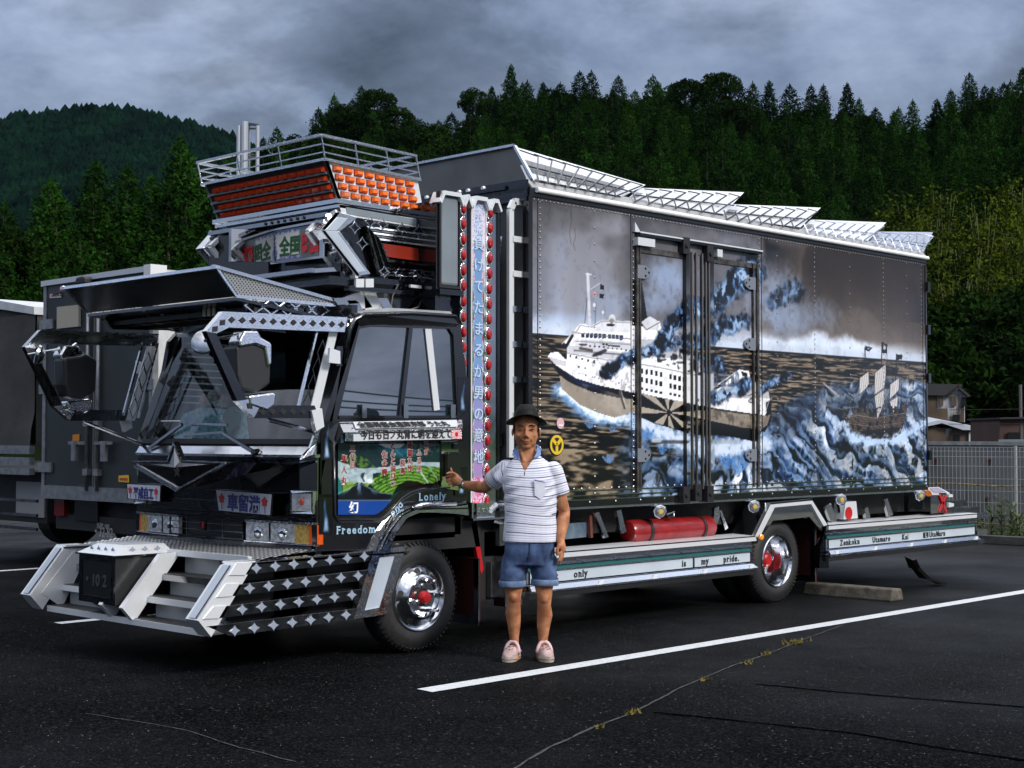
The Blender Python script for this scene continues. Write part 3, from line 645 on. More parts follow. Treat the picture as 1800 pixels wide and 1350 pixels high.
# ------------------------------------------------------------------ cab
SIDE = [(556, 968), (556, 890), (572, 810), (588, 720), (600, 640), (610, 575), (622, 560), (645, 551), (800, 556), (808, 565), (818, 640), (824, 720), (824, 850), (822, 880), (760, 888), (715, 895), (690, 915), (668, 945), (650, 968)]
WIN = [(594, 735), (612, 660), (632, 578), (655, 574), (790, 578), (797, 590), (805, 690), (806, 735)]
def both(pts):      # near side points and the mirrored far side
    return [pts, [V(p.x, TW-p.y, p.z) for p in pts]]
side_out = ypts(SIDE, 0.0)
for s_, pts in enumerate(both(side_out)):
    up = [p for p in pts]
    mb = MB()
    win = ypts(WIN, 0.0) if s_ == 0 else [V(p.x, TW, p.z) for p in ypts(WIN, 0.0)]
    th = V(0, .05, 0) if s_ == 0 else V(0, -.05, 0)
    ztop = win[0].z
    lowp = [p for p in pts if p.z < ztop-.02]
    # lower door and rocker
    k0 = pts[3]; 
    low = [pts[0], pts[1], pts[2], pts[3], win[0]+V(0, 0, -.005), win[-1]+V(0, 0, -.005), pts[11]]+pts[12:]
    mb.slab(low, th)
    # pillars and roof edge round the window
    mb.slab([pts[3], pts[4], pts[5], pts[6], pts[7], win[3], win[2], win[1], win[0]], th)
    mb.slab([pts[7], pts[8], pts[9], win[5], win[4], win[3]], th)
    mb.slab([pts[9], pts[10], pts[11], win[7], win[6], win[5]], th)
    T('cab_side', mb, BLACK)
    g = MB().slab([w+V(0, .018 if s_ == 0 else -.03, 0) for w in win], (0, .012, 0))
    gl = T('side_window', g, GLASS)
    if s_ == 0:
        f = MB(); f.bar(PY(721, 576, .012), PY(703, 735, .012), .035, .02, up=(0, 1, 0)); f.bar(PY(797, 583, .008), PY(804, 735, .008), .02, .02, up=(0, 1, 0))
        f.bar(PY(594, 733, .01), PY(806, 733, .01), .03, .02); f.build('window_bar', BLACK, gl)
        f = MB(); f.slab(ypts([(746, 578), (757, 578), (772, 720), (762, 722)], .014), (0, -.008, 0)); f.build('inside_post', SATIN, gl)
        f = MB()
        for cx in (641, 714, 797): f.slab(ypts([(cx-4, 711), (cx+4, 711), (cx+4, 735), (cx-4, 735)], -.012), (0, .012, 0))
        f.build('visor_bracket', STEEL, gl)
mb = MB()
# roof, back wall, floor
zr = side_out[7].z
prof = [(side_out[6].x, 2.30), (side_out[7].x, 2.36), (side_out[7].x+.25, 2.40), (.30, 2.41), (.36, 2.36)]
for (xa, za), (xb, zb) in zip(prof[:-1], prof[1:]): mb.slab([(xa, .05, za), (xb, .05, zb), (xb, TW-.05, zb), (xa, TW-.05, za)], (0, 0, -.03))
T('cab_roof', mb, mat('roof_grey', (.30, .31, .33), .35, var=.2, vscale=6))
mb = MB(); mb.box((.36, .06, .8), (.42, TW-.06, 2.36)); mb.box((-.9, .06, .78), (.36, TW-.06, .82)); T('cab_shell', mb, MATTE)
# chrome rain gutter above the door
mb = MB(); mb.tube([PY(606, 640, -.01), PY(615, 580, -.012), PY(624, 562, -.015), PY(640, 553, -.02), PY(720, 551, -.02), PY(800, 556, -.02), PY(808, 568, -.015)], .016, 8); T('door_visor', mb, DARKCH, smooth=True)
mb = MB(); mb.slab([PY(625, 562, -.02), PY(645, 552, -.02), PY(800, 556, -.02), PY(808, 570, -.02), PY(800, 575, 0.0), PY(650, 571, 0.0), PY(634, 574, 0.0)], (0, .012, 0)); T('door_visor_panel', mb, BLACK)
# windscreen
zb, zt = 1.485, 2.30
n = 12; ys = np.linspace(.09, TW-.09, n)
mb = MB(); a = [(xf(y)+.01, y, zb) for y in ys]; b = [(xf(y)+.33, y, zt) for y in ys]
mb.add(a+b, [(i, i+1, n+i+1, n+i) for i in range(n-1)])
def sheet_glass():
    m = bpy.data.materials.new('windscreen_glass'); m.use_nodes = True; t = m.node_tree; t.nodes.clear(); L = t.links.new
    o = t.nodes.new('ShaderNodeOutputMaterial'); mx = t.nodes.new('ShaderNodeMixShader'); tr = t.nodes.new('ShaderNodeBsdfTransparent'); gl = t.nodes.new('ShaderNodeBsdfGlossy'); lw = t.nodes.new('ShaderNodeLayerWeight'); mr = t.nodes.new('ShaderNodeMapRange')
    tr.inputs['Color'].default_value = (.66, .78, .80, 1); gl.inputs['Roughness'].default_value = .015; lw.inputs['Blend'].default_value = .25
    L(lw.outputs['Facing'], mr.inputs[0]); mr.inputs[3].default_value = .035; mr.inputs[4].default_value = .35; L(mr.outputs[0], mx.inputs[0]); L(tr.outputs[0], mx.inputs[1]); L(gl.outputs[0], mx.inputs[2]); L(mx.outputs[0], o.inputs[0]); return m
T('windscreen', mb, sheet_glass(), smooth=True, fix=False)
# inside the cab: dashboard, seats, stripes for a windscreen reflection
mb = MB(); mb.box((-.86, .1, 1.30), (-.55, TW-.1, 1.47)); mb.box((-.3, .2, .85), (.3, .8, 1.7)); mb.box((-.3, 1.3, .85), (.3, 1.9, 1.7)); T('seat', mb, MATTE)
mb = MB()
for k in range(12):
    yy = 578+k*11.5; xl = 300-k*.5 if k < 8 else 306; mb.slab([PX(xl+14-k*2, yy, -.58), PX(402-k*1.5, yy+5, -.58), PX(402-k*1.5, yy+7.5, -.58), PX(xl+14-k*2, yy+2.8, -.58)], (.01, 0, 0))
T('reflection_slat', mb, WHITE)  # pale bars imitating a reflection on the windscreen glass
mb = MB(); mb.slab([PX(a, b, -.74) for a, b in [(304, 770), (436, 772), (430, 722), (352, 716), (322, 728)]], (.01, 0, 0)); T('dash_mat', mb, mat('dash_lace', (.40, .56, .60), .7, col2=(.10, .22, .26), vscale=26))
mb = MB(); c = PX(330, 748, -.755)
for r in (.10, .075, .05): mb.ring([c+V(0, r*math.cos(t), r*.75*math.sin(t)) for t in np.linspace(0, 6.283, 25)[:-1]], [c+V(0, (r-.012)*math.cos(t), (r-.012)*.75*math.sin(t)) for t in np.linspace(0, 6.283, 25)[:-1]], (.004, 0, 0))
T('lace_ring', mb, mat('ring_blue', (.25, .48, .66), .5))
mb = MB(); mb.lathe(PX(406, 738, -.76), (-1, -.1, .3), [(0, .0), (.004, .10)], 28); T('steering_wheel', mb, mat('wheel_teal', (.03, .09, .09), .4))
mb = MB()
for (px_, py_) in ((372, 712), (382, 704), (395, 716), (360, 716)): mb.lathe(PX(px_, py_, -.6), (0, 0, 1), [(0, .03), (.05, .045), (.1, .02)], 8)
T('dash_ornament', mb, mat('ornament', (.45, .12, .05), .5, col2=(.5, .55, .5), vscale=9))
# A pillars and windscreen surround
mb = MB()
for y in (.05, TW-.05): mb.slab([(xf(y)-.005, y-.05, zb-.02), (xf(y)-.005, y+.05, zb-.02), (xf(y)+.33, y+.05, zt+.04), (xf(y)+.33, y-.05, zt+.04)], (.05, 0, 0))
strip(mb, .05, TW-.05, zt-.02, zt+.10, -.33, .05, 10); T('windscreen_pillar', mb, BLACK)
mb = MB(); strip(mb, .05, TW-.05, 1.455, 1.49, .004, .02, 14, .01); T('windscreen_seal', mb, INK)
mb = MB(); strip(mb, .02, TW-.02, 1.385, 1.455, .030, .03, 14, .045); T('scuttle_panel', mb, mat('scuttle_chrome', (.72, .74, .78), .16, 1.0))
mb = MB(); strip(mb, .0, TW, 1.368, 1.388, .028, .05, 14); T('chrome_ledge', mb, CHROME)
# chrome sweep up the near pillar
mb = MB(); mb.slab([PY(556, 756, -.012), PY(563, 752, -.012), PY(556, 780, -.012), PY(546, 800, -.012), PY(530, 808, -.02), PY(534, 800, -.02), PY(545, 788, -.012)], (0, .02, 0)); T('pillar_sweep', mb, CHROME)
mb = MB(); strip(mb, .0, TW, 1.06, 1.366, 0.0, .03, 16); T('front_panel', mb, wet('front_dark', (.065, .068, .075), .09, 1.0))
mb = MB(); mb.slab([(xf(.0)-.004, .0, 1.05), (xf(.16)-.004, .16, 1.05), (xf(.16)-.004, .16, 1.365), (xf(.0)-.004, .0, 1.365)], (.02, 0, 0)); T('corner_panel', mb, MIRROR)
mb = MB(); strip(mb, .02, TW-.02, 1.00, 1.06, .01, .03, 14); strip(mb, .02, TW-.02, .945, .975, .02, .03, 14); strip(mb, .02, TW-.02, .978, .998, .006, .03, 14); T('front_trim', mb, DARKCH)
mb = MB(); strip(mb, .02, TW-.02, .78, .945, -.04, .02, 14); T('grille_backing', mb, INK)
mb = MB(); strip(mb, .03, TW-.03, .755, .79, .025, .05, 14); strip(mb, .0, .32, .70, .755, .02, .05, 5); T('front_lip', mb, DARKCH)
# grille between the headlights
gr = MB(); strip(gr, .70, 1.62, .925, .94, .012, .02, 6); strip(gr, .70, 1.62, .795, .808, .012, .02, 6)
for y in (.70, 1.61): gr.box((xf(y)-.012, y, .80), (xf(y)+.01, y+.012, .935))
gr = T('grille', gr, DARKCH)
mb = MB(); strip(mb, .71, 1.61, .893, .898, .008, .01, 6); strip(mb, .71, 1.61, .846, .851, .008, .01, 6)
for y in (.93, 1.38): mb.box((xf(y)-.009, y, .808), (xf(y), y+.006, .926))
mb.build('grille_bar', STEEL, gr)
MB().box((xf(1.16)-.016, 1.13, .845), (xf(1.16), 1.19, .915)).build('grille_badge', DARKCH, gr)
MB().box((xf(1.16)-.018, 1.148, .86), (xf(1.16)-.015, 1.172, .905)).build('badge_emblem', REDP, gr)
# headlights, indicators
for sgn in (0, 1):
    Yf = (lambda y: y) if sgn == 0 else (lambda y: TW-y)
    def yr(a, b): return (a, b) if sgn == 0 else (TW-b, TW-a)
    mb = MB(); strip(mb, *yr(.20, .68), .80, .925, .005, .03, 6); h = T('headlight', mb, CLEAR)
    mb = MB(); strip(mb, *yr(.43, .445), .80, .925, .008, .004, 3); mb.build('lens_divider', DARKCH, h)
    for yc in (.32, .56):
        MB().lathe((xf(Yf(yc))-.004, Yf(yc), .855), (-1, 0, 0), [(0, .045), (.004, .04), (.006, .02)], 16).build('reflector', MIRROR, h, smooth=True)
    mb = MB(); strip(mb, *yr(.075, .20), .795, .925, .006, .03, 4); T('fog_lamp', mb, WARMLENS)
    mb = MB(); strip(mb, *yr(.0, .072), .795, .925, .005, .05, 4); T('indicator', mb, mat('indicator_orange', (.75, .10, .01), .12, coat=.8, bump=.3, bscale=60))
    mb = MB(); strip(mb, *yr(.0, .69), .925, .94, .014, .03, 6); strip(mb, *yr(.0, .69), .785, .797, .014, .03, 6); T('headlight_trim', mb, CHROME)
    mb = MB(); strip(mb, *yr(.02, .20), 1.01, 1.135, .03, .06, 4); q = T('corner_lamp', mb, mat('clear_lamp', (.50, .50, .52), .12, .3, bump=.4, bscale=50, var=.3, vscale=12))
    mb = MB(); yy = yr(.02, .20)
    mb.ring([(xf(yy[0])-.033, yy[0]-.012, .998), (xf(yy[1])-.033, yy[1]+.012, .998), (xf(yy[1])-.033, yy[1]+.012, 1.147), (xf(yy[0])-.033, yy[0]-.012, 1.147)], [(xf(yy[0])-.033, yy[0]+.006, 1.014), (xf(yy[1])-.033, yy[1]-.006, 1.014), (xf(yy[1])-.033, yy[1]-.006, 1.13), (xf(yy[0])-.033, yy[0]+.006, 1.13)], (.03, 0, 0)); mb.build('lamp_frame', CHROME, q)
    MB().lathe((xf(Yf(.11))-.034, Yf(.11), 1.075), (-1, 0, 0), [(0, .022), (.003, .018)], 12).build('bulb', mat('bulb_red', (.6, .08, .05), .3), q)
# flower-painted name plates (light boxes) left and right of the star
FRED = mat('flower_red', (.45, .03, .03), .5); FBLUE = mat('letter_blue', (.03, .035, .18), .45); PLATE = mat('plate_lavender', (.50, .51, .58), .3)
def plate(pxq, x, chars, nm):
    q = [PX(a, b, x) for a, b in pxq]
    c = T('name_plate', MB().slab(q, (.09, 0, 0)), DARKCH)
    qi = inset(q, .07); MB().slab([p+V(-.003, 0, 0) for p in qi], (.004, 0, 0)).build('plate_face', PLATE, c)
    xd = (q[1]-q[0]).normalized(); h = (q[3]-q[0]).length; w = (q[1]-q[0]).length
    o = bil(q, .5, .16)+V(-.006, 0, 0)
    text(chars, o, xd, V(0, 0, 1), h*.78, FBLUE, c, align='CENTER', bold=.03, sx=(w*.60)/(h*.78*len(chars)))
    for u in (.12, .87):
        p = bil(q, u, .6)+V(-.007, 0, 0); f = MB(); r0 = h*.20
        f.add([p+xd*math.cos(t)*r0*(1+.18*math.sin(5*t))+V(0, 0, math.sin(t)*r0*(1+.18*math.sin(5*t))) for t in np.linspace(0, 2*math.pi, 25)[:-1]], [tuple(range(24))]); f.build('flower', FRED, c)
        f = MB(); f.slab([p+V(-.001, 0, -r0), p+xd*.006+V(-.001, 0, -r0), p+xd*.012+V(-.001, 0, -h*.5), p+xd*.006+V(-.001, 0, -h*.5)], (-.001, 0, 0)); f.build('flower_stem', FBLUE, c)
    return c
plate([(382, 898), (478, 907), (481, 868), (377, 860)], -1.06, '車留満', 'r')
plate([(224, 877), (283, 882), (284, 853), (222, 850)], -1.06, '平成自工', 'l')
# wipers
mb = MB(); mb.bar(PX(448, 795, -1.05), PX(392, 761, -1.0), .018, .02); mb.bar(PX(392, 760, -1.0), PX(322, 765, -1.0), .012, .016); mb.bar(PX(262, 788, -1.0), PX(320, 746, -1.0), .018, .02); mb.bar(PX(330, 744, -.98), PX(400, 747, -.98), .012, .016)
mb.lathe(PX(448, 795, -1.06), (1, 0, 0), [(-.02, .02), (.03, .025)], 10); T('wiper', mb, STEEL)
# star ornament on the nose
SX = -1.42
star = [(306, 776), (318, 809), (398, 813), (311, 862), (234, 818), (232, 811), (294, 811)]
sp = [PX(a, b, SX) for a, b in star]; cs = PX(306, 822, SX-.05)
mb = MB(); k = len(sp); mb.add(sp+[cs], [((i+1) % k, i, k) for i in range(k)])
for i in range(k):
    a, b = sp[i], sp[(i+1) % k]; mb.slab([a, b, b+V(.04, 0, 0), a+V(.04, 0, 0)], (0, .0001, .0001))
so = T('star_ornament', mb, mat('star_steel', (.13, .135, .145), .22, 1.0))
mb = MB(); mb.bar(PX(236, 818, SX-.012), PX(311, 861, SX-.012), .026, .012, up=(1, 0, 0)); mb.bar(PX(311, 861, SX-.012), PX(396, 814, SX-.012), .012, .012, up=(1, 0, 0)); mb.bar(PX(295, 811, SX-.012), PX(306, 778, SX-.012), .014, .012, up=(1, 0, 0)); mb.bar(PX(306, 778, SX-.012), PX(318, 809, SX-.012), .010, .012, up=(1, 0, 0)); mb.bar(PX(318, 810, SX-.012), PX(396, 813, SX-.012), .010, .012, up=(1, 0, 0)); mb.bar(PX(233, 811, SX-.012), PX(294, 811, SX-.012), .010, .012, up=(1, 0, 0))
mb.build('star_edging', CHROME, so)
mb = MB(); c0 = PX(312, 829, SX-.046); mb.slab([c0+V(0, .045*math.cos(a)*(1 if i % 2 == 0 else .4), .045*math.sin(a)*(1 if i % 2 == 0 else .4)) for i, a in enumerate(np.linspace(math.pi/2, math.pi*2.5, 11)[:-1])], (-.006, 0, 0)); mb.build('small_star', INK, so)
# body of the star running back to the cab
y0, y1 = sp[4].y-.05, sp[2].y+.02; yb = sp[3].y; zb2 = sp[3].z
mb = MB(); xbk = -1.0
mb.add([(SX+.045, y0, sp[4].z), (SX+.045, yb, zb2), (SX+.045, y1, sp[2].z), (xbk, y0-.1, sp[4].z-.01), (xbk, yb-.12, zb2+.16), (xbk, y1-.15, sp[2].z-.01)], [(0, 1, 2), (0, 3, 4, 1), (1, 4, 5, 2), (0, 2, 5, 3), (3, 5, 4)]); mb.build('star_body', DARKCH, so)
# ------------------------------------------------------------------ front bumper
TREAD = mat('tread_steel', (.055, .057, .06), .4, .8, bump=.15, bscale=90)
deck = [(-.15, -.02), (-1.56, -.02), (-1.62, .12), (-1.40, .16), (-1.38, .92), (-1.38, 1.26), (-1.40, 2.02), (-1.62, 2.06), (-1.56, 2.20), (-.15, 2.20)]
dz_ = lambda x: .718+max(0, min(1, (x+1.45)/.5))*.042
bm_ = MB().slab([(x, y, .70) for x, y in deck], (0, 0, .012)); bm_.slab([(-1.37, .14, dz_(-1.37)), (-.95, .0, dz_(-.95)), (-.95, TW, dz_(-.95)), (-1.37, TW-.14, dz_(-1.37))], (0, 0, -.006)); bm_.slab([(-.95, .0, dz_(-.95)), (-.95, TW, dz_(-.95)), (-.3, TW, .74), (-.3, 0, .74)], (0, 0, -.006)); bumper = T('bumper', bm_, TREAD)
mb = MB()
for i in range(26):
    for j in range(44):
        x = -.22-i*.052; y = .03+j*.049+(.0245 if i % 2 else 0)
        if y > 2.16 or not (x > -1.37 or y < .12 or y > 2.06): continue
        mb.add([(x-.022, y, dz_(x-.022)+.0008), (x, y-.014, dz_(x)+.0008), (x+.022, y, dz_(x+.022)+.0008), (x, y+.014, dz_(x)+.0008), (x, y, dz_(x)+.009)], [(0, 1, 4), (1, 2, 4), (2, 3, 4), (3, 0, 4)])
tag(mb.build('tread_relief', mat('tread_lozenge', (.46, .47, .49), .35, .7), bumper), kind='stuff')
# side blades
BL = [((430, 990), (656, 968), (424, 1011), (652, 986)), ((421, 1027), (648, 1001), (408, 1048), (641, 1020)), ((398, 1065), (637, 1035), (385, 1087), (633, 1053)), ((363, 1101), (628, 1069), (405, 1118), (622, 1088))]
ST = [((450, 999), (640, 978)), ((438.4, 1034.4), (629, 1012)), ((425.4, 1071.4), (618, 1046)), ((412, 1109), (608, 1081))]
def astroid(w, h):
    pts = []
    for k in range(16):
        t = 2*math.pi*k/16; c, s_ = math.cos(t), math.sin(t); pts.append((w*math.copysign(abs(c)**3.0, c), h*math.copysign(abs(s_)**3.0, s_)))
    return pts
smb = MB().slab([(x, 0, z) for x, z in astroid(.044, .036)], (0, -.006, 0)); star_me = smb.mesh('diamond_plate', mat('plate_blue', (.34, .39, .48), .22, .3))
for side in (0, 1):
    mir = (lambda p: p) if side == 0 else (lambda p: V(p.x, TW-p.y, p.z))
    for (tl, tr, bl, br), (s0, s1) in zip(BL, ST):
        q = [mir(PY(*p, -.02)) for p in (bl, br, tr, tl)]; sg = 1 if side == 0 else -1
        mb = MB().slab(q, (0, sg*.012, 0)); bo = T('bumper_blade', mb, mat('blade_steel', (.14, .145, .155), .2, 1.0, bump=.1, bscale=30, rvar=.08, vscale=12))
        a, b = mir(PY(*tl, -.022)), mir(PY(*tr, -.022)); mb = MB(); mb.slab([a, b, b+V(0, sg*.03, .010), a+V(0, sg*.03, .010)], (0, 0, -.004)); mb.build('blade_ledge', CHROME, bo)
        if side == 0:
            for k in range(7):
                p = lerp(PY(*s0, -.022), PY(*s1, -.022), k/6); inst(star_me, 'diamond_plate', bo, Matrix.Translation(p))
    q = [mir(PY(*p, -.02)) for p in ((622, 1088), (680, 1080), (714, 960), (655, 968))]; qi = [mir(PY(*p, -.02)) for p in ((641, 1073), (667, 1068), (694, 976), (668, 979))]
    mb = MB().ring(q, qi, (0, .05*sg, 0)); fr = T('end_frame', mb, CHROME); MB().slab([p+V(0, .01*sg, 0) for p in qi], (0, .012*sg, 0)).build('light_panel', ACRYL, fr)
    # inner dark wall
    MB().slab([(-1.6, .10 if side == 0 else TW-.10, .30), (-.45, .10 if side == 0 else TW-.10, .32), (-.25, .10 if side == 0 else TW-.10, .69), (-1.5, .10 if side == 0 else TW-.10, .69)], (0, .02*sg, 0)).build('bumper_wall', MATTE, bumper)
# corner rib (near) with light strip and three stub arms; the far one mirrored
RX = [(-1.60, .722), (-1.875, .384), (-1.78, .276), (-1.45, .722)]
for side in (0, 1):
    y0, y1 = (-.02, .12) if side == 0 else (TW-.12, TW+.02)
    mb = MB().slab([(x, y0, z) for x, z in RX], (0, y1-y0, 0)); ro = T('corner_rib', mb, SATIN)
    a, b = V(-1.60, (y0+y1)/2, .722), V(-1.875, (y0+y1)/2, .384); d = (b-a).normalized(); nn = V(d.z, 0, -d.x)*(1 if d.z > 0 else 1); nn = V(-abs(d.z), 0, abs(d.x)).normalized()
    MB().slab([a+d*.03+V(0, -.035, 0)+nn*.004, a+d*.03+V(0, .035, 0)+nn*.004, b-d*.01+V(0, .035, 0)+nn*.004, b-d*.01+V(0, -.035, 0)+nn*.004], nn*.003).build('light_strip', ACRYL, ro)
    MB().slab([a+d*.03+V(0, -.045, 0)+nn*.0045, a+d*.03+V(0, -.037, 0)+nn*.0045, b-d*.01+V(0, -.037, 0)+nn*.0045, b-d*.01+V(0, -.045, 0)+nn*.0045], nn*.004).build('strip_groove', INK, ro)
    if side == 0:
        for pts in ([(417, 989), (444, 990), (431, 1011), (404, 1011)], [(398, 1026), (421, 1026), (408, 1048), (381, 1050)], [(376, 1066), (398, 1065), (384, 1087), (358, 1088)]):
            MB().slab(ypts(pts, -.028), (0, .01, 0)).build('stub_arm', SATIN, ro)
# middle ribs: big bright side faces
for y in (.93, 1.19):
    ro = T('middle_rib', MB().slab([(-1.533, y, .717), (-1.823, y, .38), (-1.732, y, .279), (-1.377, y, .722)], (0, .045, 0)), SATIN, bumper)
mb = MB().slab([(-1.50, TW-.125, .724), (-1.79, TW-.125, .395), (-1.63, TW-.125, .278), (-1.39, TW-.125, .726)], (0, .004, 0)); T('rib_face', mb, SATIN, bumper)
# cross bars and the panels behind them
for i, (x, z) in enumerate(((-1.41, .72), (-1.52, .565), (-1.635, .425), (-1.745, .285))):
    mb = MB().slab([(x, .12, z-.022), (x, TW-.12, z-.022), (x, TW-.12, z+.018), (x, .12, z+.018)], (.16 if i else .03, 0, 0)); T('cross_bar', mb, SATIN if i != 1 else STEEL, bumper)
    if i:
        for (ya, yb) in ((.13, .50), (.515, .92), (1.25, 1.65), (1.66, 2.04)):
            T('back_panel', MB().slab([(x+.17, ya, z+.02), (x+.17, yb, z+.02), (x+.17, yb, z+.135), (x+.17, ya, z+.135)], (.01, 0, 0)), mat('back_panel', (.30, .32, .34), .3, .2), bumper)
        # black wet grit lying on the bars
        T('bar_top', MB().slab([(x+.012, .13, z+.0185), (x+.012, TW-.13, z+.0185), (x+.16, TW-.13, z+.0185), (x+.16, .13, z+.0185)], (0, 0, .003)), mat('dark_grit', (.02, .02, .02), .4, bump=.6, bscale=160, var=.8, vscale=120), bumper)
mb = MB(); mb.box((-1.22, .10, .26), (-.95, TW-.10, .69)); T('bumper_core', mb, MATTE, bumper)
# number plate box
PB = MB().box((-1.80, 1.06, .385), (-1.42, 1.51, .705)); pb = T('number_box', PB, mat('box_smoke', (.045, .048, .05), .25, .5))
mb = MB().ring([(-1.802, 1.06, .385), (-1.802, 1.51, .385), (-1.802, 1.51, .705), (-1.802, 1.06, .705)], [(-1.802, 1.10, .43), (-1.802, 1.47, .43), (-1.802, 1.47, .67), (-1.802, 1.10, .67)], (-.008, 0, 0)); mb.build('box_frame', DARKCH, pb)
MB().slab([(-1.803, 1.10, .43), (-1.803, 1.47, .43), (-1.803, 1.47, .67), (-1.803, 1.10, .67)], (-.002, 0, 0)).build('number_plate', mat('plate_dark', (.012, .014, .014), .2), pb)
text('・10 2', V(-1.807, 1.46, .50), (0, -1, 0), (0, 0, 1), .11, mat('plate_ink', (.05, .055, .055), .4), pb, bold=.02)
mb = MB(); top = [(-1.70, 1.12), (-1.70, 1.45), (-1.40, 1.47), (-1.40, 1.10)]; bot = [(-1.82, 1.04), (-1.82, 1.53), (-1.36, 1.53), (-1.36, 1.04)]
vs = [(x, y, .712) for x, y in bot]+[(x, y, .775) for x, y in top]; mb.add(vs, [(0, 1, 2, 3), (7, 6, 5, 4)]+[(i, (i+1) % 4, 4+(i+1) % 4, 4+i) for i in range(4)]); lid = mb.build('box_lid', SATIN, pb)
mb = MB(); mb.box((-1.825, 1.035, .705), (-1.355, 1.535, .715)); mb.build('lid_rim', DARKCH, pb)
for k in range(4):
    p = bil([V(*vs[0]), V(*vs[1]), V(*vs[5]), V(*vs[4])], .16+k*.22, .5); inst(star_me, 'diamond_plate', pb, Matrix.Translation(p+V(-.006, 0, .003))@Matrix.Rotation(-math.pi/2, 4, 'Z')@Matrix.Scale(.6, 4))
for k in range(3):
    p = bil([V(*vs[3]), V(*vs[0]), V(*vs[4]), V(*vs[7])], .25+k*.25, .5); inst(star_me, 'diamond_plate', pb, Matrix.Translation(p+V(0, -.006, .003))@Matrix.Scale(.62, 4))
mb = MB(); mb.slab([(-1.6, 1.06, .30), (-1.6, 1.51, .30), (-1.75, 1.51, .385), (-1.75, 1.06, .385)], (.3, 0, 0)); mb.build('box_foot', MATTE, pb)
# ------------------------------------------------------------------ front fender over the wheel
ARCH = [(660, 968), (676, 935), (700, 903), (722, 892), (760, 889), (800, 888), (822, 885)]
ARCHI = [(684, 966), (697, 938), (716, 912), (738, 903), (765, 903), (800, 905), (824, 908)]
mb = MB(); o = ypts(ARCH, -.05); i_ = ypts(ARCHI, -.05)
for k in range(len(o)-1): mb.slab([o[k], o[k+1], i_[k+1], i_[k]], (0, .02, 0)); mb.slab([o[k], o[k+1], o[k+1]+V(0, .10, .02), o[k]+V(0, .10, .02)], (0, 0, -.01)); mb.slab([i_[k], i_[k+1], i_[k+1]+V(0, .3, 0), i_[k]+V(0, .3, 0)], (0, 0, .008))
fe = T('wheel_arch', mb, CHROME)
mb = MB()
for k in range(len(o)-1):
    a = lerp(o[k], i_[k], .35)+V(0, -.004, 0); b = lerp(o[k+1], i_[k+1], .35)+V(0, -.004, 0); mb.bar(a, b, .006, .012)
mb.build('arch_line', DARKCH, fe)
mb = MB(); mb.tube([PY(728, 893, -.07), PY(742, 888, -.08), PY(800, 885, -.08)], .022, 8); mb.build('arch_roll', CHROME, fe, smooth=True)
mb = MB(); mb.box((-.55, .06, .70), (.62, .5, .93)); mb.box((.62, .10, .30), (.95, .4, .95)); T('inner_arch', mb, MATTE)
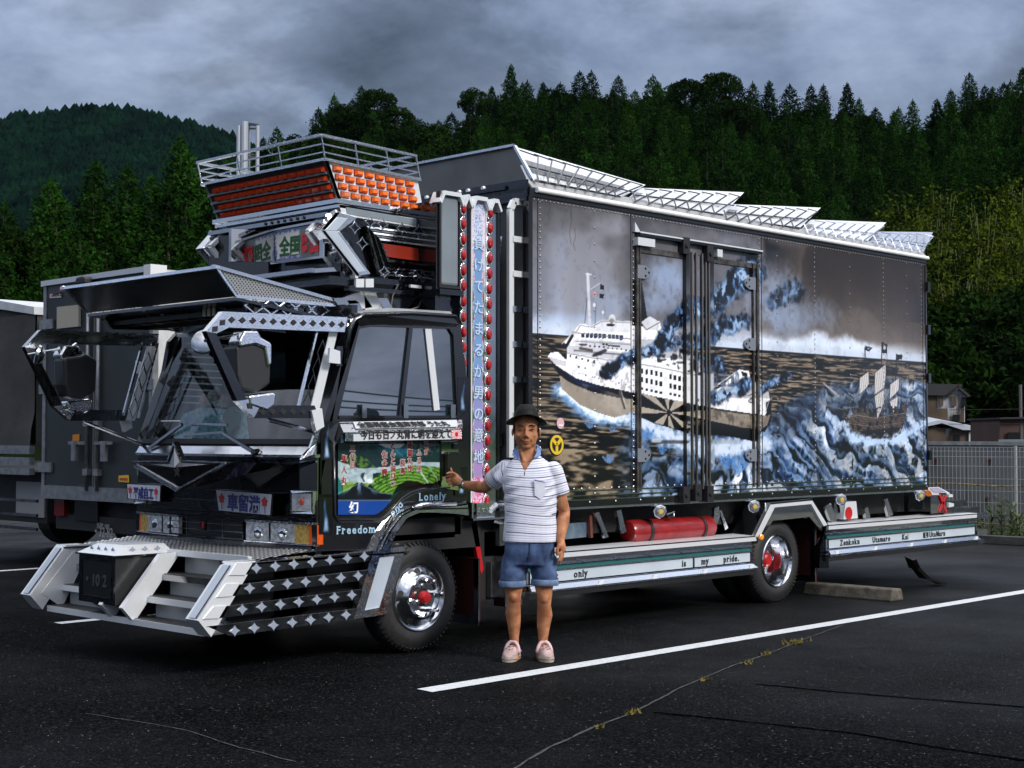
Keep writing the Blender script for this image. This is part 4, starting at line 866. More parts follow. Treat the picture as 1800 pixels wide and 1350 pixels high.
# ------------------------------------------------------------------ door: painted picture, sign shelf, handle, lettering
YD = -.012
PICT = [(593, 779), (773, 779), (773, 845), (762, 850), (735, 852), (718, 857), (700, 868), (680, 890), (667, 902), (658, 906), (593, 906)]
def door_picture(p):
    x, y = p.x, p.y; n = fbm(x/16, y/9, 3); n2 = fbm(x/5, y/4, 9)
    p.c[:] = (10, 34, 38); p.mix(n*.5, (22, 60, 52))
    mt = sst(812, 788, y+8*np.sin(x/20)+n*14); p.mix(mt*sst(640, 660, x)*sst(735, 700, x), (22, 105, 140)); p.mix(mt*.6*(n2 > .55)*sst(620, 640, x), (90, 150, 165))
    p.poly([(664, 779), (712, 779), (705, 786), (690, 789), (676, 786)], (232, 238, 246))
    p.mix(inpoly(x, y, [(610, 806), (630, 800), (645, 806), (660, 822), (610, 824)])*sst(.35, .6, n2), (70, 105, 30))
    fog = [(593, 810), (610, 816), (632, 824), (690, 820), (730, 812), (773, 813), (773, 822), (730, 822), (690, 828), (655, 832), (655, 846), (637, 850), (600, 852), (593, 850)]
    p.mix(inpoly(x, y, fog)*(.55+.45*n2), (196, 214, 222))
    field = [(773, 821), (730, 818), (695, 825), (668, 832), (650, 846), (656, 858), (670, 866), (690, 868), (720, 852), (773, 850)]
    rows = .5+.5*np.sin((x*.42+y*1.5)*1.15+3*n)
    arc = .5+.5*np.sin(np.hypot(x-716, (y-905)*1.2)*.95)
    f = inpoly(x, y, field); p.mix(f, (44, 92, 20)); p.mix(f*arc*.8, (132, 176, 70)); p.mix(f*(n2 < .4)*.7, (20, 50, 14))
    p.line([(737, 826), (745, 838), (752, 848)], 2.2, (190, 205, 200)); p.line([(755, 822), (766, 838), (770, 846)], 1.4, (170, 190, 160))
    p.poly([(690, 868), (700, 852), (716, 844), (735, 846), (745, 852), (720, 858)], (10, 18, 14))
    p.mix(inpoly(x, y, [(603, 846), (650, 850), (640, 864), (603, 868)])*(.6+.4*n2), (120, 160, 50))
    p.poly([(593, 836), (600, 848), (602, 870), (593, 872)], (25, 105, 100))
    p.ell(650, 846, 9, 6, (225, 232, 238), .95, .5); p.ell(641, 842, 6, 9, (210, 220, 226), .9, .5); p.ell(637, 836, 4, 6, (30, 45, 45), .9, .5); p.line([(640, 846), (636, 838), (640, 832)], 3, (35, 48, 48), .9)
    mtn = [(593, 871), (612, 862), (628, 848), (632, 850), (636, 848), (650, 860), (666, 866), (690, 869), (682, 880), (593, 880)]
    p.poly(mtn, (9, 14, 22)); m = inpoly(x, y, mtn)
    p.mix(m*((np.sin((x-632)*.8/(1+np.abs(y-846)*.12)+n*3)) > .55)*sst(876, 852, y), (95, 125, 155))
    p.line([(593, 868), (632, 850), (666, 866), (690, 869)], 1.2, (170, 185, 190), .6)
    b = y > 879.5; p.mix(b, (18, 62, 138)); p.line([(593, 879.5), (690, 879.5)], 1.0, (150, 150, 120))
q = ypts([(593, 906), (774, 906), (774, 779), (593, 779)], YD)
pic = painted('door_picture', PRINT, truck, q, 150, 104, door_picture, keep=lambda p: inpoly(p.x, p.y, PICT))
text('幻', PY(613, 901, YD-.003), (1, 0, 0), (0, 0, 1), .085, mat('letter_white', (.78, .80, .84), .35), pic, bold=.03)
LRED = mat('letter_red', (.26, .02, .02), .45); LOUT = mat('letter_outline', (.60, .60, .58), .4)
vt_ = vtext
def vtext2(b_, top, step, size, xd, m, parent, bold=0.0): vt_(b_, top+V(0, .0012, 0), step, size, xd, LOUT, parent, .0004, bold+.035); vt_(b_, top, step, size, xd, m, parent, .0015, .012)

vtext2('わが', PY(750, 787, YD-.003), .046, .050, (1, 0, 0), LRED, pic, bold=.035)
vtext2('ふる里', PY(737, 800, YD-.003), .056, .050, (1, 0, 0), LRED, pic, bold=.035)
vtext2('南国九州', PY(721, 788, YD-.003), .052, .052, (1, 0, 0), LRED, pic, bold=.035)
vtext2('桜島', PY(708, 818, YD-.003), .056, .050, (1, 0, 0), LRED, pic, bold=.035)
vtext2('どんと波打つ', PY(691, 788, YD-.003), .052, .050, (1, 0, 0), LRED, pic, bold=.035)
vtext2('佐多岬', PY(676, 804, YD-.003), .060, .052, (1, 0, 0), LRED, pic, bold=.035)
vtext2('三代目', PY(620, 793, YD-.003), .056, .050, (1, 0, 0), LRED, pic, bold=.035)
vtext2('隼人丸', PY(605, 812, YD-.003), .072, .056, (1, 0, 0), LRED, pic, bold=.035)
# raised moulding under the picture
MOU = [(587, 775), (588, 905), (594, 914), (664, 914), (676, 908), (690, 894), (706, 876), (722, 866), (740, 860), (790, 857)]
mb = MB(); mb.tube([PY(a, b, -.006) for a, b in MOU], .011, 8); T('door_moulding', mb, BLACK, smooth=True)
mb = MB(); mb.tube([PY(a+2.5, b+3.4, -.004) for a, b in MOU[2:]], .006, 6); T('door_crease', mb, mat('black_satin', (.03, .035, .045), .3))
mb = MB(); mb.bar(PY(775, 777, -.006), PY(775, 852, -.006), .02, .012, up=(0, 1, 0)); T('door_divider', mb, BLACK)
MB().slab(ypts([(776, 776), (806, 776), (806, 862), (776, 858)], -.014), (0, .01, 0)).build('handle_plate', MIRROR, truck)
hd = T('door_handle', MB().slab(ypts([(781, 797), (785, 793), (801, 793), (804, 798), (804, 838), (781, 838)], -.016), (0, -.035, 0)), BLACK, bevel=.006)
MB().slab(ypts([(795, 779), (804, 779), (804, 789), (795, 789)], -.016), (0, -.01, 0)).build('key_lock', BLACK, hd, bevel=.004)
# sign shelf below the window
A = ypts([(595, 744), (811, 739), (812, 752), (598, 756)], -.03); 
sh = MB(); a0, a1, b1, b0 = PY(596, 742, -.0), PY(812, 738, -.0), PY(814, 756, -.10), PY(604, 760, -.10)
c0, c1 = PY(604, 778, -.10), PY(814, 774, -.10)
sh.slab([a0, a1, b1, b0], (0, .006, -.012)); sh.slab([b0, b1, c1, c0], (0, .012, 0)); sh.slab([c0, c1, c1+V(0, .09, -.01), c0+V(0, .09, -.01)], (0, 0, .008)); sh.slab([a0, b0, c0, c0+V(0, .09, -.01)], (.012, 0, 0)); sh.slab([a1, b1, c1, c1+V(0, .09, -.01)], (-.012, 0, 0))
sh = T('door_sign', sh, CHROME)
fq = [lerp(lerp(c0, c1, .075), lerp(b0, b1, .075), .12), lerp(lerp(c0, c1, .985), lerp(b0, b1, .985), .12), lerp(lerp(c0, c1, .985), lerp(b0, b1, .985), .8), lerp(lerp(c0, c1, .075), lerp(b0, b1, .075), .8)]
MB().slab([p+V(0, -.004, 0) for p in fq], (0, .004, 0)).build('sign_face', mat('sign_pearl', (.50, .52, .55), .25), sh)
text('今日も日ノ丸背に朝を迎えて', fq[0]+V(.055, -.008, .016), fq[1]-fq[0], (0, 0, 1), .066, INK, sh, sx=.98, bold=.018)
tq = [lerp(lerp(b0, b1, .10), lerp(a0, a1, .10), .25), lerp(lerp(b0, b1, .95), lerp(a0, a1, .95), .25), lerp(lerp(b0, b1, .95), lerp(a0, a1, .95), .9), lerp(lerp(b0, b1, .10), lerp(a0, a1, .10), .9)]
MB().slab([p+V(0, -.003, .005) for p in tq], (0, -.002, .003)).build('sign_top_face', mat('sign_pearl'), sh)
nrm = (tq[1]-tq[0]).cross(tq[3]-tq[0]).normalized()
text('全国哥麿会遠東京部 うた丸', tq[0]+V(.03, -.006, .012)+nrm*.006, tq[1]-tq[0], tq[3]-tq[0], .068, INK, sh, sx=1.0, bold=.018)
def sunflag(p):
    u, v = p.U-.5, (p.V-.5); a = np.arctan2(v*.66, u); p.c[:] = (220, 222, 226); p.mix((np.sin(a*16) > 0)*1.0, (190, 25, 30)); p.mix(np.hypot(u*1.5, v) < .26, (190, 25, 30))
s0 = fq[1]+V(-.105, -.009, .002)
painted('flag_sticker', PRINT, sh, [s0, s0+V(.098, 0, 0), s0+V(.098, 0, .064), s0+V(0, 0, .064)], 40, 26, sunflag)
# airbrushed words and flames on the black door
AIR = mat('airbrush_blue', (.30, .45, .58), .3)
def serif(word, o, xd, up, size, parent, m=AIR, sp=1.06):
    """capital and small letters with little slab feet, as on a painted sign"""
    xd = Vector(xd).normalized(); up = Vector(up); up = (up-xd*up.dot(xd)).normalized(); x = 0.0; V_ = []; F_ = []
    for ch in word:
        if ch == ' ': x += size*.42; continue
        ob = text(ch, Vector(o)+xd*x, xd, up, size, m, None, .0015, 'LEFT', .022); me = ob.data
        k = len(V_); V_ += [tuple(v.co) for v in me.vertices]; F_ += [tuple(i+k for i in p.vertices) for p in me.polygons]
        loc = [((Vector(v.co)-Vector(o)).dot(xd), (Vector(v.co)-Vector(o)).dot(up)) for v in me.vertices]; w = max(l[0] for l in loc) if loc else x
        nrm = xd.cross(up).normalized(); feet = []
        h = max(l[1] for l in loc)
        def foot(cx, z, ww=.16): feet.append((cx, z, ww))
        l0 = min(l[0] for l in loc)
        st = {'F': [(0, 0), (0, 1)], 'r': [(0, 0), (0, 1)], 'd': [(1, 0), (1, 1)], 'm': [(0, 0), (.5, 0), (1, 0), (0, 1)], 'A': [(0, 0), (1, 0)], 'n': [(0, 0), (1, 0), (0, 1)], 'L': [(0, 0), (0, 1)], 'l': [(.5, 0), (.5, 1)], 'y': [(0, 1), (1, 1)], 'i': [(.5, 0)], 'p': [(0, 1), (0, -1)], 'k': [(0, 0), (1, 0), (0, 1)], 'K': [(0, 0), (1, 0), (0, 1), (1, 1)], 'U': [(0, 1), (1, 1)], 'M': [(0, 0), (1, 0), (0, 1), (1, 1)], 'u': [(0, 1), (1, 0)], 't': [], 'Z': []}.get(ch, [])
        for fx, fz in st:
            xh = h if ch in 'FALlKUMdk' and fz == 1 else (size*.52 if fz == 1 else 0); 
            if fz == -1: xh = min(l[1] for l in loc)
            cx = l0+(w-l0)*fx; cx = min(max(cx, l0+size*.05), w-size*.05)
            a = Vector(o)+xd*(cx-size*.13)+up*(xh-(size*.05 if fz == 1 else 0)); b_ = a+xd*size*.26; k = len(V_)
            V_ += [tuple(p) for p in (a, b_, b_+up*size*.05, a+up*size*.05)]; V_[k:] = [tuple(Vector(p)+nrm*.0017) for p in V_[k:]]; F_.append((k, k+1, k+2, k+3))
        x = w*1.0+size*.12*sp
        bpy.data.objects.remove(ob); bpy.data.meshes.remove(me)
    q = MB(); q.v = V_; q.f = F_; return q.build('lettering', m, parent, fix=False)
dsur = T('door_lower', MB().slab(ypts([(590, 921), (665, 920), (650, 944), (588, 948)], -.002), (0, .006, 0)), BLACK)
serif('Freedom', PY(591, 939, -.008), PY(668, 935, -.008)-PY(591, 938, -.008), (0, 0, 1), .075, dsur, sp=1.25)
text('And', PY(690, 911, -.008), PY(712, 884, -.008)-PY(690, 911, -.008), V(-1, 0, 1), .078, AIR, dsur, bold=.015)
serif('Lonely', PY(736, 880, -.008), (1, 0, 0), (0, 0, 1), .075, dsur, sp=1.35)
AIRB = paintmat('airbrush_black', .13, .6)
def flame(bx, by, hh, w, y, name='flame_mark'):
    def fn(p):
        u = (p.x-bx)/w; v = (by-p.y)/hh; n = fbm(p.x/5.0, p.y/11.0, int(bx)); c = .30*np.sin(v*5.0+bx)*v; wd = np.clip(.62*(1-v)**1.3+.10, .03, 1)*(.75+.5*n)
        d = np.abs(u-c)/wd; a = sst(1.0, .25, d)*sst(-.05, .06, v)*sst(1.05, .75, v); core = sst(.75, .1, d)*sst(.0, .10, v)*sst(.55, .2, v)
        p.c[:] = (12, 12, 15); p.mix(a*(.30+.7*n), (64, 104, 150)); p.mix(core*(.35+.65*n), (176, 200, 226))
    q = ypts([(bx-w*1.1, by+3), (bx+w*1.1, by+3), (bx+w*1.1, by-hh*1.05), (bx-w*1.1, by-hh*1.05)], y)
    painted(name, AIRB, truck, q, 16, 44, fn)
for args in ((573, 936, 64, 11, -.004), (575, 806, 62, 10, -.004), (597, 640, 30, 5, -.004), (814, 722, 56, 9, -.004), (811, 868, 44, 10, -.012)): flame(*args)
# ------------------------------------------------------------------ sun visor over the windscreen
def perforated():
    if 'perforated' in MATS: return MATS['perforated']
    m = mat('perforated', (.40, .41, .44), .35, .6); t = m.node_tree; p = t.nodes['Principled BSDF']; L = t.links.new
    co = t.nodes.new('ShaderNodeTexCoord'); mp = t.nodes.new('ShaderNodeMapping'); mp.inputs['Scale'].default_value = (52, 1, 52); mp.inputs['Rotation'].default_value = (0, .785, 0); L(co.outputs['Object'], mp.inputs[0])
    v = t.nodes.new('ShaderNodeTexVoronoi'); v.inputs['Scale'].default_value = 1; v.inputs['Randomness'].default_value = 0; L(mp.outputs[0], v.inputs['Vector'])
    sx = t.nodes.new('ShaderNodeSeparateXYZ'); L(mp.outputs[0], sx.inputs[0]); cm = t.nodes.new('ShaderNodeCombineXYZ'); L(sx.outputs[0], cm.inputs[0]); L(sx.outputs[2], cm.inputs[1]); L(cm.outputs[0], v.inputs['Vector']); v.voronoi_dimensions = '2D'
    mr = t.nodes.new('ShaderNodeMapRange'); L(v.outputs['Distance'], mr.inputs[0]); mr.inputs[1].default_value = .24; mr.inputs[2].default_value = .32; mx = t.nodes.new('ShaderNodeMix'); mx.data_type = 'RGBA'; L(mr.outputs[0], mx.inputs[0]); mx.inputs[6].default_value = (.03, .03, .032, 1); mx.inputs[7].default_value = (.42, .43, .46, 1); L(mx.outputs[2], p.inputs['Base Color']); return m
vN, vF = .15, TW-.15
tip = PY(381, 472, vN); low = PY(415, 521, vN+.02); rear = PY(588, 537, vN+.04)
def mirr(p): return V(p.x, TW-p.y, p.z)
mb = MB().slab([tip, mirr(tip), mirr(low), low], (.02, 0, .004)); vz = T('sun_visor', mb, mat('visor_dark', (.035, .040, .043), .25, .5, var=.25, vscale=3))
for s_ in (0, 1):
    f = (lambda p: p) if s_ == 0 else mirr; sg = 1 if s_ == 0 else -1
    MB().slab([f(tip), f(low), f(rear), f(rear+V(0, 0, .02))], (0, .012*sg, 0)).build('perforated_panel', perforated(), vz)
    m_ = MB(); m_.bar(f(tip+V(-.03, 0, .012)), f(rear+V(.02, 0, .03)), .035, .022); m_.bar(f(low), f(rear), .02, .02); m_.bar(f(tip), f(low), .018, .018); m_.build('visor_edge', CHROME, vz)
    # diamond chain below
    ch = MB()
    for k in range(5):
        c = lerp(PY(448, 538, vN+.05), PY(562, 545, vN+.05), k/4); r = .085; d_ = [c+V(-r, 0, 0), c+V(0, 0, -.052), c+V(r, 0, 0), c+V(0, 0, .052)]
        ch.ring([f(p) for p in d_], [f(lerp(p, c, .18)) for p in d_], (0, .006*sg, 0))
    ch.build('diamond_chain', CHROME, vz)
    MB().slab([f(PY(420, 526, vN+.09)), f(PY(590, 542, vN+.09)), f(PY(590, 560, vN+.09)), f(PY(440, 556, vN+.09))], (0, .01*sg, 0)).build('chain_panel', DARKCH, vz)
MB().bar(tip+V(-.012, -.03, .006), mirr(tip)+V(-.012, .03, .006), .03, .02).build('visor_lip', CHROME, vz)
mb = MB(); mb.slab([low+V(0, 0, -.005), mirr(low)+V(0, 0, -.005), V(-.62, TW-.2, 2.31), V(-.62, .2, 2.31)], (0, 0, -.02)); mb.build('visor_belly', DARKCH, vz)
mb = MB()
for k in range(9):
    y = .35+k*.19; mb.box((-1.22+.0*k, y, 2.32), (-1.12, y+.12, 2.39))
mb.bar((-1.3, .2, 2.335), (-1.3, 1.98, 2.335), .03, .03); mb.bar((-1.0, .2, 2.32), (-1.0, 1.98, 2.32), .03, .03); mb.build('visor_lamps', INK, vz)
for k in range(3):
    MB().lathe((-1.34, .62+k*.055, 2.365), (0, 0, -1), [(0, .012), (.05, .012)], 8).build('bulb', mat('bulb_cream', (.5, .47, .40), .4), vz)
# ------------------------------------------------------------------ mirror frames on both sides
OUT = [(600, 560), (383, 550), (354, 584), (408, 705), (437, 734), (553, 734)]
INN = [(596, 583), (392, 575), (369, 586), (423, 703), (447, 714), (543, 714)]
DIA = MB().slab([(-.027, 0, 0), (0, 0, -.021), (.027, 0, 0), (0, 0, .021)], (0, -.004, 0)).mesh('diamond_inlay', INK)
MIX = [(p.x, p.z) for p in ypts(OUT, 0.0)]
for s_ in (0, 1):
    f = (lambda p: V(p.x, p.y-.06, p.z)) if s_ == 0 else (lambda p: V(p.x, TW+.08-p.y, p.z)); sg = 1 if s_ == 0 else -1
    o = [f(p) for p in ypts(OUT, 0)]; i_ = [f(p) for p in ypts(INN, 0)]
    mf = None
    for k in range(5):
        mb = MB(); th = V(0, .05*sg, 0); mb.slab([o[k], o[k+1], i_[k+1], i_[k]], V(0, .006*sg, 0)); mb.slab([o[k], o[k+1], o[k+1]+th, o[k]+th], (o[k]-i_[k])*.06); mb.slab([i_[k], i_[k+1], i_[k+1]+th, i_[k]+th], (i_[k]-o[k])*.06); mb.slab([o[k]+th*.9, o[k+1]+th*.9, i_[k+1]+th*.9, i_[k]+th*.9], V(0, .005*sg, 0))
        if mf is None: mf = T('mirror_frame', mb, CHROME)
        else: mb.build('frame_arm', CHROME if k in (1, 3) else DARKCH, mf)
        L = (o[k+1]-o[k]).length; nd = 0 if k == 2 else max(1, int(L/.082))
        for j in range(nd):
            t = (j+.5)/nd; c = lerp(lerp(o[k], o[k+1], t), lerp(i_[k], i_[k+1], t), .5); d = (o[k+1]-o[k]).normalized(); nz = V(0, 1, 0); zz_ = d.cross(nz)
            inst(DIA, 'diamond_inlay', mf, frameM(c+V(0, -.002*sg, 0), d, nz*sg, zz_))
    # upright at the pillar with big diamond outlines
    P_ = [f(p+V(0, .05, 0)) for p in ypts([(592, 584), (578, 584), (540, 735), (556, 735)], 0)]
    MB().slab(P_, (0, .008*sg, 0)).build('frame_upright', SATIN, mf)
    mb = MB(); c0, c1 = f(PY(560, 605, .10)), f(PY(527, 725, .10))
    for k in range(4):
        c = lerp(c0, c1, (k+.5)/4); r = .05; d_ = [c+V(-r*.8, 0, 0), c+V(-.01, 0, -.088), c+V(r*.8, 0, 0), c+V(.01, 0, .088)]; mb.ring(d_, [lerp(p, c, .16) for p in d_], (0, .006*sg, 0))
    mb.build('diamond_chain', STEEL, mf)
    mb = MB(); mb.bar(c0+V(.07, 0, .1), c1+V(.06, 0, -.02), .02, .014); mb.bar(c0+V(-.06, 0, .1), c1+V(-.07, 0, .0), .02, .014); mb.build('chain_rail', CHROME, mf)
    # housing of the main mirror
    HM = [(406, 608), (438, 604), (446, 598), (468, 612), (466, 676), (440, 692), (414, 686), (408, 662)]
    hm = [f(p) for p in ypts(HM, .02)]
    mb = MB().slab(hm, (.16*0, .16*sg, 0)); mi = mb.build('mirror_housing', mat('housing_grey', (.022, .024, .027), .4), mf, bevel=.02)
    MB().slab([f(p) for p in ypts([(410, 600), (420, 582), (444, 582), (450, 594), (468, 604), (468, 640), (462, 646), (456, 612), (440, 606), (412, 611)], .0)], (0, .12*sg, 0)).build('housing_cap', CHROME, mi, bevel=.012)
    MB().lathe(f(PY(432, 578, .03)), (0, 0, 1), [(-.02, .03), (.05, .018)], 10).build('mirror_joint', INK, mi)
    q = f(PY(348, 602, .12)); MB().lathe(q, Vector((-.75, -.55*sg, .25)), [(-.05, .03), (-.02, .075), (0, .08), (.006, .07)], 28).build('round_mirror', STEEL, mf, smooth=True, angle=40)
    MB().slab([f(p) for p in ypts([(428, 696), (470, 690), (476, 694), (474, 712), (460, 722), (430, 712)], -.01)], (0, .1*sg, 0)).build('low_mirror', CHROME, mf, bevel=.012)
    mb = MB(); a_ = f(PY(462, 740, .02)); mb.tube([f(PY(462, 738, .03)), f(PY(556, 800, .20)) if s_ else f(PY(540, 758, .12))], .014, 8); mb.tube([f(PY(350, 600, .05)), f(PY(430, 585, .05)), f(PY(440, 578, .05))], .010, 6); mb.build('stay_rod', STEEL, mf)
    mb = MB(); mb.slab([f(p) for p in ypts([(570, 612), (588, 618), (588, 640), (568, 638)], -.02)], (0, .02*sg, 0)); mb.slab([f(p) for p in ypts([(538, 722), (556, 718), (560, 750), (546, 758)], -.02)], (0, .04*sg, 0)); mb.build('mount_plate', SATIN, mf)
# ------------------------------------------------------------------ roof: light rack
yn, yfar = .36, 1.82
def XZ(px, py, y=yn): p = PY(px, py, y); return p.x, p.z
tx, tz = XZ(561, 238); bx, bz = XZ(571, 281); lx, lz = XZ(594, 350); rxr = XZ(736, 330)[0]
PAN = mat('rack_dark', (.035, .04, .04), .3, .3)
mb = MB(); mb.slab([(bx, yn, bz), (bx, yfar, bz), (lx, yfar, lz), (lx, yn, lz)], (.03, 0, 0)); rk = T('light_rack', mb, PAN)
side = [V(bx, yn, bz), PY(734, 316, yn), PY(745, 375, yn), V(lx, yn, lz)]
MB().slab(side, (0, .02, 0)).build('rack_side', SATIN, rk); MB().slab([V(p.x, yfar, p.z) for p in side], (0, -.02, 0)).build('rack_side', SATIN, rk)
MB().box((lx+.05, yn+.03, lz), (rxr-.02, yfar-.03, bz-.01)).build('rack_core', MATTE, rk)
lamp = MB(); lamp.slab([(-.5, -.5, 0), (.5, -.5, 0), (.5, .5, 0), (-.5, .5, 0)], (0, 0, .15))
top4 = [(-.36, -.3, .62), (.36, -.3, .62), (.36, .3, .62), (-.36, .3, .62)]; b4 = [(-.5, -.5, .15), (.5, -.5, .15), (.5, .5, .15), (-.5, .5, .15)]
lamp.add(b4+top4, [(i, (i+1) % 4, 4+(i+1) % 4, 4+i) for i in range(4)]+[(4, 5, 6, 7)])
LAMP = lamp.mesh('amber_lamp', AMBER)
base_ = MB().slab([(-.56, -.62, -.05), (.56, -.62, -.05), (.56, .62, -.05), (-.56, .62, -.05)], (0, 0, .08)); LBASE = base_.mesh('lamp_base', mat('lamp_red_base', (.28, .01, .01), .3))
fq = [V(lx, yfar, lz), V(lx, yn, lz), V(bx, yn, bz), V(bx, yfar, bz)]
FLAMP = lamp.mesh('amber_lamp', mat('amber_shaded', (.42, .035, .008), .12, coat=.8, var=.3, vscale=55))  # front lenses a darker copy, their shade put into the colour
def lamps(q, rows, cols, u0, u1, v0, v1, w, h, me=LAMP):
    xd = (q[1]-q[0]).normalized(); yd = (q[3]-q[0]); yd = (yd-xd*yd.dot(xd)).normalized(); nz = xd.cross(yd)
    for r in range(rows):
        for c in range(cols):
            p = bil(q, u0+(u1-u0)*(c+.5)/cols+.004*(r % 2), v0+(v1-v0)*(r+.5)/rows)
            l = inst(me, 'amber_lamp', rk, frameM(p+nz*.004, xd*w, yd*h, nz*.045))
            inst(LBASE, 'lamp_base', rk, frameM(p+nz*.004, xd*w, yd*h, nz*.045))
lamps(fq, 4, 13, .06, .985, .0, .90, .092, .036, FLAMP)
lamps([side[3], side[2], side[1], side[0]], 4, 8, .035, .94, .03, .93, .068, .036)
mb = MB()
for r in range(1, 4):
    a, b = bil(fq, .01, .9*r/4), bil(fq, .99, .9*r/4); mb.bar(a+V(-.01, 0, 0), b+V(-.01, 0, 0), .02, .018)
mb.build('rack_rail', mat('rail_grey', (.12, .14, .14), .3, .5), rk)
# railing round the top
RT = [V(tx, yn-.02, tz), V(tx, yfar+.02, tz), V(PY(728, 275, yn).x, yfar+.02, tz-.02), V(PY(728, 275, yn).x, yn-.02, PY(728, 275, yn).z)]
RB = [V(bx-.012, yn-.015, bz), V(bx-.012, yfar+.015, bz), V(side[1].x+.01, yfar+.015, side[1].z), V(side[1].x+.01, yn-.015, side[1].z)]
mb = MB()
for L, w in ((RT, .026), (RB, .028)):
    for k in range(4): mb.bar(L[k], L[(k+1) % 4], w, w*.7)
rl = mb.build('railing', CHROME, rk)
mb = MB()
for t in (.36, .70):
    for k in range(4): mb.bar(lerp(RT[k], RB[k], t), lerp(RT[(k+1) % 4], RB[(k+1) % 4], t), .009, .009)
mb.build('rail_rod', CHROME, rk)
mb = MB()
for k in range(4):
    for u in (0, .33, .66): mb.bar(lerp(RT[k], RT[(k+1) % 4], u), lerp(RB[k], RB[(k+1) % 4], u), .010, .010)
mb.bar(V(tx+.1, yfar-.12, tz-.1), V(.1, yfar-.9, bz+.02), .03, .01); mb.bar(V(tx+.1, yfar-.02, tz-.12), V(-.1, yfar-.5, bz), .02, .01)
mb.build('rail_post', CHROME, rk)
# stepped trims under the lamps
mb = MB(); ux, uz = XZ(596, 385)
mb.box((lx-.03, yn-.02, lz-.03), (rxr+.02, yfar+.02, lz)); mb.box((lx-.012, yn-.012, lz-.06), (rxr+.02, yfar+.01, lz-.038)); st = T('rack_step', mb, CHROME)
mb = MB(); mb.slab([(lx-.0, yn-.005, lz-.06), (lx, yfar+.005, lz-.06), (lx+.03, yfar+.005, lz-.13), (lx+.03, yn-.005, lz-.13)], (.03, 0, 0)); mb.build('step_face', DARKCH, st)
MB().slab([V(lx, yn-.012, lz-.035), V(rxr+.03, yn-.012, lz-.055), V(rxr+.05, yn-.012, lz-.125), V(lx+.03, yn-.012, lz-.11)], (0, .03, 0)).build('step_side', SATIN, st)
MB().slab([V(lx+.06, yn-.016, lz-.05), V(rxr, yn-.016, lz-.067), V(rxr+.01, yn-.016, lz-.112), V(lx+.07, yn-.016, lz-.098)], (0, .004, 0)).build('step_panel', ACRYLD, st)
# roof sign under the rack: two boards in a shallow V between chevron light boxes
sgx = -.30
rb = [V(-.50, 1.06, 2.785), V(-.585, .42, 2.765), V(-.585, .42, 3.0), V(-.50, 1.10, 3.012)]
def signface(p):
    u, v = p.U, p.V; n = fbm(u*18, v*9, 5); m = fbm(u*40, v*20, 6); p.c[:] = (218, 214, 206)
    e = np.minimum(np.minimum(u*2.2, (1-u)*2.2), np.minimum(v, 1-v)); p.mix(sst(.20, .10, e+.06*n)*sst(.40, .55, m), (70, 78, 150)); p.mix(sst(.10, .04, e)*.8, (90, 96, 150))
    p.mix(sst(.52, .58, u), (90, 98, 100)); 
sb = T('roof_sign', MB().slab([rb[0]+V(.004, 0, 0), rb[1]+V(.004, 0, 0), rb[2]+V(.004, 0, 0), rb[3]+V(.004, 0, 0)], (.05, 0, 0)), DARKCH)
painted('sign_face', PRINT, sb, rb, 120, 50, signface)
xd = (rb[1]-rb[0]).normalized(); nrm = xd.cross(V(0, 0, 1))
GREEN = mat('letter_green', (.012, .09, .022), .4); SRED = mat('letter_scarlet', (.55, .02, .02), .4)
text('全国', rb[0]+xd*.055+V(0, 0, .045)+nrm*.004, xd, (0, 0, 1), .150, GREEN, sb, bold=.03, sx=1.0)
text('哥麿', rb[0]+xd*.375+V(0, 0, .05)+nrm*.004, xd, (0, 0, 1), .150, SRED, sb, bold=.055, sx=.80)
mb = MB(); q = rb; c_ = sum((Vector(p) for p in q), Vector())/4; oo = [p+(p-c_).normalized()*.05+nrm*.006 for p in q]; mb.ring(oo, [p+nrm*.006 for p in q], nrm*.012); mb.build('sign_frame', STEEL, sb)
lb = [V(-.84, 1.135, 2.765), V(-.505, 1.075, 2.785), V(-.505, 1.075, 3.012), V(-.84, 1.135, 3.0)]
MB().slab([V(-.60, 1.76, 2.70), V(-.50, 1.15, 2.70), V(-.50, 1.15, 3.02), V(-.60, 1.76, 3.02)], (.03, 0, 0)).build('far_board', mat('board_smoke', (.05, .05, .052), .1, .8), sb)
MB().slab(lb, (.0, .03, 0)).build('mirror_board', mat('mirror_dark', (.50, .50, .50), .03, 1.0), sb)
mb = MB(); mb.box((-.44, yn+.03, 2.62), (.30, yfar-.03, 3.04)); mb.build('sign_body', DARKCH, sb)
mb = MB(); mb.slab([(-.74, yn+.05, 2.66), (-.74, yfar-.05, 2.66), (-.44, yfar-.05, 2.70), (-.44, yn+.05, 2.70)], (0, 0, -.03)); mb.build('sign_floor', MIRROR, sb)
mb = MB(); mb.bar((-.745, yn-.05, 2.645), (-.745, yfar+.05, 2.645), .03, .03); mb.bar((-.56, yn+.02, 3.055), (-.56, yfar-.02, 3.055), .05, .03)
mb.build('sign_rail', STEEL, sb)
mb = MB()
for k in range(7): mb.lathe((-.588, .62+k*.075, 3.055), (-1, 0, 0), [(0, .012), (.004, .012)], 8)
mb.build('rail_holes', INK, sb)
def chev(pts, y, th, m, name, inner=None, sg=1, parent=None):
    f = (lambda p: V(p.x, p.y, p.z)) if sg == 1 else (lambda p: V(p.x, TW-p.y, p.z))
    P0 = [f(p) for p in ypts(pts, y)]; ob = MB(); 
    ob.slab([P0[0], P0[1], P0[4], P0[5]], (0, th*sg, 0)); ob.slab([P0[1], P0[2], P0[3], P0[4]], (0, th*sg, 0)); return ob.build(name, m, parent, bevel=.004)
